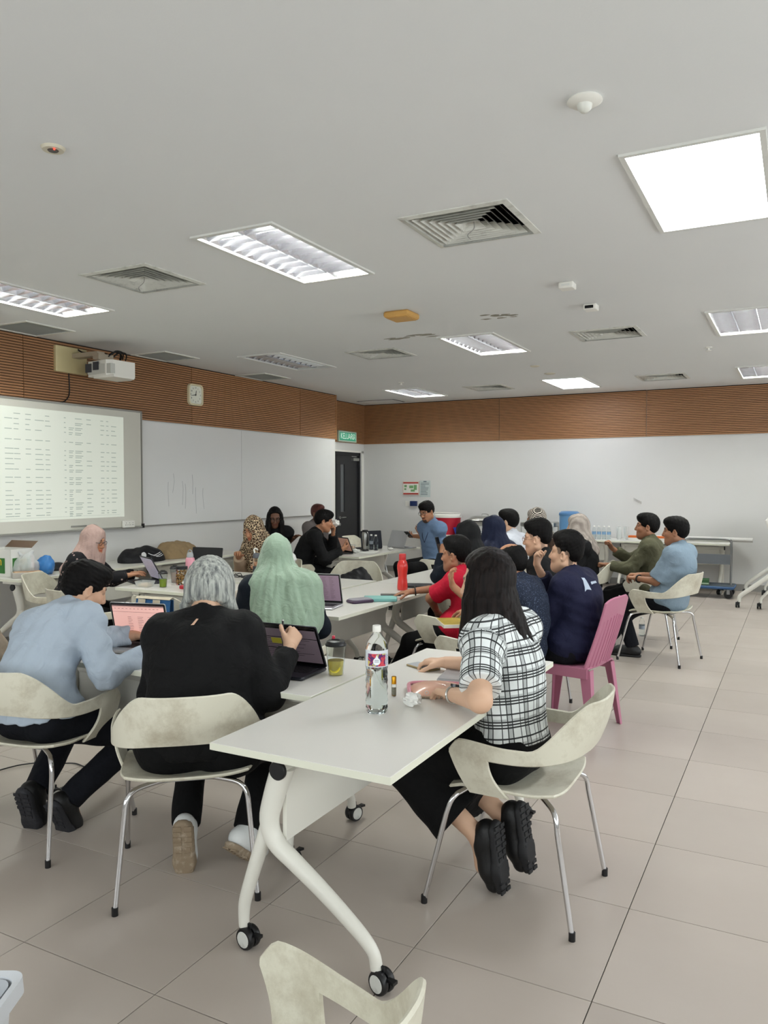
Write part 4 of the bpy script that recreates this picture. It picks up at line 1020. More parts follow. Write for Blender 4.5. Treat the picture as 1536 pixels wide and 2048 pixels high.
# ------------------------------------------------------------------ people
def pleats(base, hd, nb, amp, seed):
    # folds that run down from the crown, deepening toward the shoulders
    def f(x, y, z):
        th = np.arctan2(x-hd[0]*.5-nb[0]*.5, y-hd[1]*.5-nb[1]*.5); w = np.clip((hd[2]+.1-z)/.24, .22, 1)
        ph = 6*np.sin(7*z+seed)+2.2*np.sin(3*th+seed)
        return base(x, y, z)+amp*.5*w*(.8*np.sin(9*th+ph*.6+10*z)+.8*(1-2*np.abs(np.sin(11*th-ph*.35+seed+4*z)))+.5*(1-2*np.abs(np.sin(19*th+ph*.2+seed))))
    return f
def seed_of(t): return sum(ord(c)*(i+1) for i, c in enumerate(t)) % 9999
def hand_prims(D, W, f, n, sd, curl, sc, spread=.12):
    f = nrm(f); n = nrm(n-f*(n@f)); t = np.cross(f, n)*sd   # thumb side (right hand: cross(f, n))
    for i, (o, L_) in enumerate(((.026, .068), (.009, .076), (-.009, .07), (-.025, .054))):
        kn = W+f*(.086-.006*abs(i-1))*sc+t*o*sc
        D.rc(W+t*o*.55*sc, kn, .0155*sc, .0125*sc, .012, flat=None)
        d = nrm(f+t*(spread*(1.2-i)*.5)); p = kn; c = curl[i] if isinstance(curl, (list, tuple)) else curl; ni = nrm(n-d*(n@d))
        for j, (fr, cc) in enumerate(((.45, .9), (.31, 1.1), (.24, .8))):
            a = R(c*cc); d, ni = d*math.cos(a)+ni*math.sin(a), ni*math.cos(a)-d*math.sin(a)
            e = p+d*L_*fr*sc; D.rc(p, e, (.0092-.0009*j)*sc, (.0085-.0010*j)*sc, .003); p = e
    b = W+f*.02*sc+t*.022*sc; d = nrm(f*.62+t*.62+n*.35)
    D.rc(W+t*.012*sc, b+d*.036*sc, .0165*sc, .0125*sc, .012); p = b+d*.036*sc
    for L_ in (.032, .027):
        d = nrm(d+f*.35+n*.18-t*.1); e = p+d*L_*sc; D.rc(p, e, .0105*sc, .009*sc, .004); p = e
def person(label, loc, rot, q, name='person'):
    q = dict(q); q['_rot'] = R(rot); q['_loc'] = loc
    K = skeleton(q); s, w = K['s'], K['w']; near = q.get('near', 0)      # 2 close, 1 mid, 0 far
    rb, rh, rc_, rhd = {2: (.016, .0042, .007, .004), 1: (.02, .0048, .009, .0045), 0: (.022, .0058, .011, .0058)}[near]
    root = empty(name, (loc[0], loc[1], 0), R(rot), label, 'person')
    H, hd = K['H'], K['head']; hs = q.get('hs', .97 if q.get('female') else 1.02)
    def hp_(x, y, z): return hd+(A3(x, y, z)*hs)@H
    tone = np.array(lin(SKIN.get(q.get('skin', 'mid'), q.get('skin', 'mid')))[:3])
    belly = q.get('belly', 0.); bust = .03 if q.get('female') else 0.
    ry = np.cross(K['u2'], K['rt']); Mt = lambda u: np.array([K['rt'], nrm(np.cross(u, K['rt'])), u])
    fwd = nrm(np.cross(K['u2'], K['rt']))
    def torso(D, g, clips=(), k=.06, low=True):
        if low: D.ell(K['P'], Mt(K['u1']), (.168*w+g, .118+g+belly*.3, .118+g*.6), k, clips=clips)
        D.ell(K['waist']+fwd*belly*.5, Mt(K['u1']), (.148*w*s+g, .105*s+g+belly*.6, .145*s+g), k, clips=clips)
        D.ell(K['chest']+fwd*bust*.5, Mt(K['u2']), (.158*w*s+g, .108*s+g+bust+belly*.2, .165*s+g), k, clips=clips)
        D.rc(K['S'][1], K['S'][-1], .058*s+g, .058*s+g, .05, clips=clips)
        for sd in (1, -1): D.rc(K['nb']+K['u3']*.0, K['S'][sd]*.75+K['nb']*.25, .05*s+g*.7, .05*s+g*.7, .05, clips=clips)
    # ---- body
    B = SDF(rb); torso(B, -.006)
    B.rc(K['nb']-K['u3']*.03, hd-H[2]*.03*hs-H[1]*.012, .058*s, .05*s, .03)
    for sd in (1, -1):
        S, E, Wr = K['S'][sd], K['E'][sd], K['W'][sd]
        B.rc(S, E, .05*s, .04*s, .03); B.rc(E, Wr, .041*s, .0275*s, .02)
        B.rc(K['hip'][sd], K['kn'][sd], .085*w, .056, .04); B.rc(K['kn'][sd], K['an'][sd], .052, .036, .03)
        B.rc(K['an'][sd], K['an'][sd]+K['ft'][sd]*.09-A3(0, 0, .02), .034, .03, .03)
    if near == 2: B.res = .011
    parts = [B.mesh()]; nbody = len(parts[0][0])
    # ---- hands
    for sd, nm in ((1, 'R'), (-1, 'L')):
        hq = q.get('h'+nm, {}); D = SDF(rhd)
        fa = nrm(K['W'][sd]-K['E'][sd]); f = hq.get('f', None); n = hq.get('n', None)
        f = fa if f is None else nrm(fa*.25+nrm(f)); n = A3(0, 0, -1) if n is None else A3(*n)
        D.rc(K['W'][sd]-fa*.035, K['W'][sd]+f*.012, .028*s, .022*s, .01)
        hand_prims(D, K['W'][sd]+f*.006, f, n, sd, hq.get('curl', 18), s*.98, hq.get('spread', .12))
        parts.append(D.mesh())
    nh0 = sum(len(p[0]) for p in parts)
    # ---- head
    D = SDF(rh); fem = bool(q.get('female'))
    def e_(c, r, k=.02, op='u'): D.ell(hp_(*c), H, np.array(r)*hs, k, op)
    def r_(a, b, ra, rb_, k=.012, op='u', flat=None): D.rc(hp_(*a), hp_(*b), ra*hs, rb_*hs, k, op, flat=flat)
    e_((0, -.012, .035), (.074, .094, .088)); e_((0, .03, -.035), (.06, .066, .082), .03); e_((0, .052, -.082), (.034, .036, .03), .03)
    r_((-.052, .0, -.055), (0, .065, -.09), .026, .024, .03); r_((.052, .0, -.055), (0, .065, -.09), .026, .024, .03)
    for sd in (1, -1):
        e_((sd*.036, .062, -.022), (.026, .026, .024), .02)                       # cheek
        r_((sd*.014, .082, .033), (sd*.048, .066, .03), .012, .011, .014)        # brow ridge
        e_((sd*.031, .096, .012), (.017, .015, .011), .012, 's')                 # eye socket
        e_((sd*.031, .0745, .012), (.0165, .0135, .0125), .004)                  # eyelid bulge
        D.ell(hp_(sd*.076, -.006, -.006), np.array([nrm(H[0]*sd+H[1]*-.5), nrm(H[1]+H[0]*.5*sd), H[2]]), np.array((.011, .02, .033))*hs, .008)   # ear
        D.ell(hp_(sd*.084, .0, -.004), H, np.array((.008, .009, .018))*hs, .006, 's')
    r_((0, .088, .02), (0, .106, -.02), .0085, .0125, .012); e_((0, .107, -.026), (.0125, .012, .0105), .008)
    for sd in (1, -1): e_((sd*.012, .097, -.03), (.0085, .011, .008), .006)
    e_((0, .088, -.052), (.026, .014, .0065), .006); e_((0, .086, -.0635), (.022, .013, .007), .006)
    e_((0, .102, -.0578), (.022, .008, .0018), .004, 's')
    D.rc(K['nb']+K['u3']*.015, hd-H[2]*.04*hs-H[1]*.015, .057*s, .05*s, .02)
    parts.append(D.mesh()); hv = parts[-1][0]
    for sd in (1, -1): parts.append(sphere_q(hp_(sd*.031, .0755, .012), .0128*hs, H))
    # ---- skin colour per vertex
    allv = np.concatenate([p[0] for p in parts]); C = np.tile(tone, (len(allv), 1))
    h0, h1 = nh0, nh0+len(hv); L_ = ((hv-hd)@H.T)/hs; x, y, z = L_[:, 0], L_[:, 1], L_[:, 2]; ax = np.abs(x)
    def mixin(mask, c, C_): return C_*(1-mask[:, None])+np.array(c)[None]*mask[:, None]
    g = lambda v, c, wd_: np.exp(-((v-c)/wd_)**2)
    ch = C[h0:h1]
    ch = mixin(np.clip(g(ax, .04, .02)*g(z, -.02, .02)*(y > .03)*.35, 0, 1), tone*np.array([1.12, .78, .74]), ch)
    lipc = tone*np.array([.95, .55, .52]) if not fem else tone*np.array([.95, .45, .45])
    ch = mixin(np.clip((g(z, -.0578, .011) > .45)*(ax < .026)*(y > .078)*.85, 0, 1), lipc, ch)
    browz = .034-.12*np.maximum(0, ax-.035)
    ch = mixin(np.clip((np.abs(z-browz) < .0055)*(ax > .012)*(ax < .053)*(y > .05)*.85, 0, 1), [.012, .009, .008], ch)
    ch = mixin(np.clip((np.abs(z-.012) < .0085)*(np.abs(ax-.031) < .017)*(y > .07)*.55, 0, 1), tone*.28, ch)
    if q.get('beard'):
        b_ = q['beard']; ch = mixin(np.clip(((z < -.07) | ((np.abs(z+.044) < .006) & (ax < .03)))*(y > .055)*(ax < .035)*b_, 0, 1), [.02, .015, .012], ch)
    if q.get('fade'):
        zl = q.get('hl', 0)+.75*y; ch = mixin(np.clip((z > -.075+.2*y)*(z < .08)*(y < .055)*(y < .03+.35*z)*((z > .005) | (y < -.035))*(ax > .03)*q['fade'], 0, 1)*(1-(ax > .078)*(y > -.03)*(z < .03)), [.03, .024, .02], ch)
    C[h0:h1] = ch
    ev = allv[h1:]; Le = ((ev-hd)@H.T)/hs; look = q.get('look', 0)
    dxe = np.abs(Le[:, 0])-.031; fr = Le[:, 1]-.0755
    C[h1:] = np.array([.62, .6, .58]); C[h1:][(np.hypot(Le[:, 0]-np.sign(Le[:, 0])*.031-look*.004, Le[:, 2]-.012) < .0062) & (fr > 0)] = np.array([.015, .01, .008])
    np_mesh('body', parts, M_skin, root, C)
    # ---- trousers or skirt
    tq = q.get('legs', {}); tm_ = tq.get('m'); gl = tq.get('g', .014)
    if tm_ is not None:
        D = SDF(rc_); D.disp = folds(seed_of(label), .004, .09)
        top = K['P']+K['u1']*tq.get('top', .1 if q.get('top', {}).get('hem', .03) > 0 else .03)
        D.ell(K['P'], Mt(K['u1']), (.17*w+gl, .12+gl+belly*.3, .118+gl*.5), .05, clips=[(top, K['u1'])]); D.ell(K['waist']+fwd*belly*.5, Mt(K['u1']), (.148*w*s+gl*.8, .105*s+gl*.8+belly*.6, .14*s), .05, clips=[(top, K['u1'])])
        for sd in (1, -1):
            kn, an = K['kn'][sd], K['an'][sd]; d = nrm(an-kn); e = kn+(an-kn)*tq.get('len', .97)
            D.rc(K['hip'][sd], kn, .09*w+gl, tq.get('rk', .062)+gl*.6, .045); D.rc(kn, e+d*.05, tq.get('rk', .062)+gl*.4, tq.get('rh', .058), .03, clips=[(e, d)])
            D.rc(K['hip'][sd], K['P'], .09*w+gl, .1, .04, clips=[(top, K['u1'])])
        np_mesh('trousers', [D.mesh()], tm_, root)
    # ---- upper garment
    tq = q.get('top', {}); g_ = tq.get('g', .016); sl = tq.get('sleeve', 'long'); m_top = tq.get('m')
    D = SDF(rc_); D.disp = folds((seed_of(label)+5) % 9999, tq.get('fold', .005), tq.get('wl', .08))
    hem = K['P']+K['u1']*tq.get('hem', .03); cl = [(hem, -K['u1'])]
    if tq.get('skirt'): cl = []
    torso(D, g_, cl)
    if tq.get('hem', .03) < .02: D.ell(K['P'], Mt(K['u1']), (.18*w+g_, .13+g_+belly*.3, .12+g_*.5), .05, clips=cl)
    for sd in (1, -1):
        S, E, Wr = K['S'][sd], K['E'][sd], K['W'][sd]; gs = tq.get('gs', .015)
        D.ell(S, np.eye(3), np.array([.06*s+gs]*3), .04)
        if sl == 'short':
            e = S+(E-S)*tq.get('len', .72); d = nrm(E-S); D.rc(S, e+d*.04, .052*s+gs, .05*s+gs*1.25, .03, clips=[(e, d)])
        else:
            e = E+(Wr-E)*tq.get('len', .95); d = nrm(Wr-E)
            D.rc(S, E, .051*s+gs, .043*s+gs, .03); D.rc(E, e+d*.03, .043*s+gs, .03*s+gs*.85, .025, clips=[(e, d)])
    if tq.get('collar'):
        nd = nrm(hd-H[2]*.06-K['nb']); ce_ = K['nb']+nd*.05
        D.rc(K['nb']-nd*.02, ce_+nd*.02, .076*s, .068*s, .008, clips=[(ce_+fwd*-.0, nrm(nd+fwd*.35))])
        D.rc(K['nb']+nd*.025, hd-H[2]*.05-H[1]*.015, .0555*s, .055*s, .004, op='s')
    else:
        nd = nrm(hd-H[2]*.06-K['nb']); nk = tq.get('nk', 0.); D.rc(K['nb']+nd*(.035-nk)+fwd*.01, hd, .062*s+nk*.7, .07*s+nk, .008, op='s')
    Vt, Ft = D.mesh(); cuv = None
    if tq.get('cuv'):
        rel = Vt-K['P']; v_ = rel@K['u2']; a_ = rel@K['rt']; b_ = rel@fwd
        u_ = np.arctan2(a_, -b_+.0)*.155; cuv = np.stack([u_, v_, np.zeros(len(Vt))], 1)
        for sd in (1, -1):
            S, E = K['S'][sd], K['E'][sd]; d = nrm(E-S); t = (Vt-S)@d; r_v = Vt-S-t[:, None]*d; dd = np.linalg.norm(r_v, axis=1)
            side_ = ((Vt-K['nb'])@K['rt'])*sd
            msk = (t > .015) & (dd < .052*s+tq.get('gs', .015)*1.3+.012) & (side_ > .145*s)
            e1 = nrm(fwd-d*(fwd@d)); e2 = np.cross(d, e1); an_ = np.arctan2(r_v@e2, r_v@e1)
            cuv[msk] = np.stack([an_[msk]*.066, t[msk], np.zeros(msk.sum())], 1)
    sh_ = np_mesh(tq.get('name', 'shirt'), [(Vt, Ft)], m_top, root, cuv=cuv)
    # ---- hair or headscarf
    hq = q.get('hair', {}); st = hq.get('st', 'short')
    if st in ('short', 'bald', 'bob', 'long'):
        D = SDF({2: .0045, 1: .006, 0: .008}[near]); mh = hq.get('m', M_hair); th = hq.get('th', .012); hl = hq.get('hl', 0.)
        if st in ('short', 'bald'):
            D.ell(hp_(0, -.014, .046+hl), H, np.array((.0775+th*.35, .0985+th*.35, .083+th*.7))*hs, .012)
            D.ell(hp_(0, -.042, .01+hl*.5), H, np.array((.0665+th*.2, .0665+th*.25, .074))*hs, .02)
            D.ell(hp_(0, -.004, .0+hl), H, np.array((.0765+th*.15, .03, .04))*hs, .02)
            if st == 'short':
                D.ell(hp_(hq.get('part', .0), .034, .092+hl*.6), H, np.array((.06+th*.4, .06+th*.4, .034+th*.8))*hs, .02)
            D.ell(hp_(0, .1, -.03+hl), H, np.array((.09, .068, .088))*hs, .008, op='s')
            for sd in (1, -1): D.ell(hp_(sd*.083, .002, -.012), H, np.array((.022, .024, .032))*hs, .006, op='s')
            D.disp = folds(len(label), hq.get('rough', .0035), .016, 9, 1)
        else:
            D.ell(hp_(0, -.012, .035), H, np.array((.074+th, .094+th, .088+th*1.3))*hs, .01, clips=[(hp_(0, .0, hl), nrm(H[1]*.9-H[2]*.6))])
        if st == 'bald':
            D.ell(hp_(0, .03, .13), H, np.array((.058, .125, .085))*hs, .012, op='s')
        if st in ('bob', 'long'):
            down = A3(0, 0, -1); Lb = hq.get('len', .2); back = -H[1]
            n_ = 13
            for k in range(n_):
                a = PI*(k/(n_-1)-.5)*hq.get('span', 1.15)              # around the back of the head
                dirv = nrm(-H[1]*math.cos(a)+H[0]*math.sin(a)); top_ = hp_(0, -.01, .03)+dirv*.068*hs
                mid = top_+dirv*.018+A3(0, 0, -.09)*1+fwd*-.0
                lk = Lb*(1-.12*abs(a)/1.6) if st == 'long' else Lb*(-.5+1.7*abs(a)/1.6)
                end = mid+A3(0, 0, -lk)+dirv*(hq.get('flare', .01))+K['u3']*0
                if st == 'long':
                    # fall outside the shoulders and back
                    c_ = K['chest']; bk = -fwd; end = end+bk*hq.get('back', .05)*max(0, math.cos(a))
                D.rc(top_, mid, .03, .026, .02); D.rc(mid, end, .027, hq.get('tip', .012), .02)
            D.ell(hp_(0, .07, -.03), H, np.array((.05, .075, .085))*hs, .012, op='s')
            base = folds(3, .004, .016, 9, .12); D.disp = lambda x, y, z: base(x, y, z)
            D.rc(K['nb']+K['u3']*.0, hd-H[2]*.06, .05*s, .045*s, .01, op='s')
        np_mesh('hair', [D.mesh()], mh, root)
    elif st == 'scarf':
        D = SDF({2: .007, 1: .0085, 0: .011}[near]); mh = hq['m']; cape = hq.get('cape', .12); u = K['u3']
        D.ell(hp_(0, -.014, .026), H, np.array((.092, .114, .114))*hs, .03); D.ell(hp_(0, .0, -.05), H, np.array((.088, .1, .095))*hs, .04)
        D.rc(hp_(0, .055, .09), hp_(0, -.03, .1), .028*hs, .036*hs, .04)
        for sd in (1, -1): D.rc(hp_(sd*.06, .03, -.03), K['nb']+fwd*.1-u*.02+K['rt']*sd*.05, .045*hs, .05*s, .04)
        D.rc(hd-H[2]*.07, K['nb']+u*.02, .088*hs, .105*s, .04)
        D.rc(K['S'][1]*.75+K['nb']*.25, K['S'][-1]*.75+K['nb']*.25, .085*s, .085*s, .06)
        D.rc(K['nb']+u*.02+fwd*.02, K['nb']-u*cape+fwd*(.09+bust), .1*s, .1*s, .06); D.rc(K['nb']+u*.02, K['nb']-u*cape*hq.get('backlen', .9)-fwd*.055, .1*s, .105*s, .06)
        if hq.get('long'):
            for o, zz in ((-.06, .0), (.03, -.03), (.11, -.02), (.17, .04)):
                D.rc(K['nb']-u*.05-fwd*.05+K['rt']*o, K['waist']-fwd*(.115 if abs(o) < .12 else .07)+K['rt']*(o+.015)+u*(zz+.03), .1*s, .092*s, .06)
        if hq.get('wide'):
            for sd in (1, -1): D.rc(K['S'][sd], K['S'][sd]*.5+K['E'][sd]*.5, .09*s, .095*s, .05)
        D.ell(hp_(0, .125, -.012), H, np.array((.052, .068, .078))*hs, .012, op='s')
        rim_ = [(.055*math.cos(t_), .078-.02*abs(math.cos(t_)), -.012+.083*math.sin(t_)) for t_ in np.linspace(0, 2*PI, 19)]
        for a_, b_ in zip(rim_[:-1], rim_[1:]): D.rc(hp_(*a_), hp_(*b_), .0095*hs, .0095*hs, .008)
        sd_ = hq.get('seed', 1); f1 = folds(sd_, hq.get('fold', .009)*.45, .06, 7, .35); D.disp = pleats(f1, hd, K['nb'], hq.get('fold', .009), sd_)
        np_mesh('headscarf', [D.mesh()], mh, root)
    # ---- shoes
    for sd in (1, -1):
        sq = q.get('shoe', {}); ms = sq.get('m', None)
        if ms is None: continue
        f = K['ft'][sd]; an = K['an'][sd]; x_ = K['fx'][sd]; uz = np.cross(x_, f)
        he = an-uz*.035-f*.035; ba = he+f*.15-uz*.0; to = he+f*.205-uz*.008
        solep = an-uz*.068
        D = SDF(.006 if near else .009); D.rc(he, ba, .041, .042, .02, clips=[(solep, -uz)], flat=None); D.rc(ba, to, .042, .033, .02, clips=[(solep, -uz)])
        D.rc(an+uz*.01, he+f*.03, .043, .04, .03, clips=[(an+uz*sq.get('ht', .01), uz)]); D.rc(an-uz*.01+f*.02, ba, .038, .034, .03)
        so = np_mesh('shoe', [D.mesh()], ms, root)
        D = SDF(.006 if near else .009); D.rc(he-uz*.03, ba-uz*.03, .043, .045, .02, clips=[(solep+uz*.004, uz), (solep-uz*.022, -uz)]); D.rc(ba-uz*.03, to-uz*.024, .045, .035, .02, clips=[(solep+uz*.004, uz), (solep-uz*.022, -uz)])
        D.disp = None
        sl_ = np_mesh('sole', [D.mesh()], sq.get('ms', ms), so)
        if near == 2:
            tr = MB(); Mx_ = Matrix.Identity(4)
            for i in range(3): Mx_[i][0] = x_[i]; Mx_[i][1] = f[i]; Mx_[i][2] = uz[i]; Mx_[i][3] = (solep-uz*.022)[i]
            tr.M = Mx_
            for k in range(11):
                yy = -.06+.024*k; wv = .036 if k not in (4, 5) else .028
                for a_, b2 in ((-wv, -.006), (.006, wv)): tr.box(a_, b2, yy, yy+.014, -.004, .002)
            tr.build('tread', sq.get('mt', sq.get('ms', ms)), so, smooth=False)
    # ---- spectacles
    if q.get('specs'):
        mf = q['specs']; t = MB()
        T_ = lambda x, y, z: tuple(hp_(x, y, z))
        for sd in (1, -1):
            loop = [T_(sd*.033+.024*math.cos(a)*(1 if True else 1), .101-.06*max(0, abs(.033+.024*math.cos(a)*sd*sd)-.03)*.3, .008+.0175*math.sin(a)) for a in np.linspace(0, 2*PI, 17)]
            t.tube(loop, .0018*hs, 6, False)
            t.tube([T_(sd*.057, .099, .014), T_(sd*.072, .08, .014), T_(sd*.079, .0, .012), T_(sd*.077, -.015, 0)], .0019, 6)
        t.tube([T_(-.01, .104, .012), T_(0, .108, .013), T_(.01, .104, .012)], .0018, 6)
        t.build('spectacles', mf, root)
    # ---- lanyard
    if q.get('lanyard'):
        c_ = K['chest']+fwd*(.13*s+bust+belly*.5)-K['u2']*.03
        pts = []
        for sd in (1, -1):
            pts.append([K['nb']-fwd*.03+K['u3']*.03+K['rt']*sd*.045, K['nb']+fwd*.03+K['u3']*.015+K['rt']*sd*.065, K['chest']+K['u2']*.07+fwd*(.115*s+bust+belly*.15)+K['rt']*sd*.055, c_])
        t = MB()
        for p in pts: t.tube(bez([tuple(v) for v in p], 6), .0045, 6)
        t.build('lanyard', q['lanyard'], root)
        if q.get('badge'):
            t = MB(); M4 = Matrix.Identity(4)
            for i in range(3): M4[i][0] = K['rt'][i]; M4[i][1] = fwd[i]; M4[i][2] = K['u2'][i]; M4[i][3] = (c_+fwd*.012-K['u2']*.05)[i]
            t.M = M4; t.rbox(-.03, .03, -.002, .002, -.045, .045, .001, 1); t.build('badge', mat('badge_card', '#d8d0c8', .4), root)
    return root, K
def decal(obj, c, ux, uy, w, h, m, name, parent, nu=7, nv=5, off=.003, th=.002):
    # a patch of tape or skin laid on the surface of a garment
    from mathutils.bvhtree import BVHTree
    me = obj.data; bv = BVHTree.FromPolygons([v.co for v in me.vertices], [tuple(p.vertices) for p in me.polygons]); G = []
    for i in range(nu):
        row = []
        for j in range(nv):
            p = np.asarray(c)+np.asarray(ux)*w*(i/(nu-1)-.5)+np.asarray(uy)*h*(j/(nv-1)-.5); l, n, _, _ = bv.find_nearest(Vector(p)); row.append(tuple(l+n*off))
        G.append(row)
    return MB().shell(G, th).build(name, m, parent)
def child_of(root, nm): return [c for c in root.children if c.name.split('.')[0] == nm][0]
def bracelet(root, K, sd, m, name='wristwatch', r=.031, at=.03, th=.006, face=None):
    W, E = K['W'][sd], K['E'][sd]; d = nrm(E-W); c = W+d*at; a = nrm(np.cross(d, A3(0, 0, 1))); b = np.cross(d, a); t = MB()
    t.tube([tuple(c+(a*math.cos(k)+b*math.sin(k))*r) for k in np.linspace(0, 2*PI, 21)], th, 8, False); o = t.build(name, m, root)
    if face is not None:
        n = nrm(A3(*face)-d*(A3(*face)@d)); t = MB(); t.tube([tuple(c+n*(r-.002)), tuple(c+n*(r+.009))], .017, 18); t.build('watch_face', mat('watch_dial', '#3a3c3e', .2, metal=.5), o)
    return o
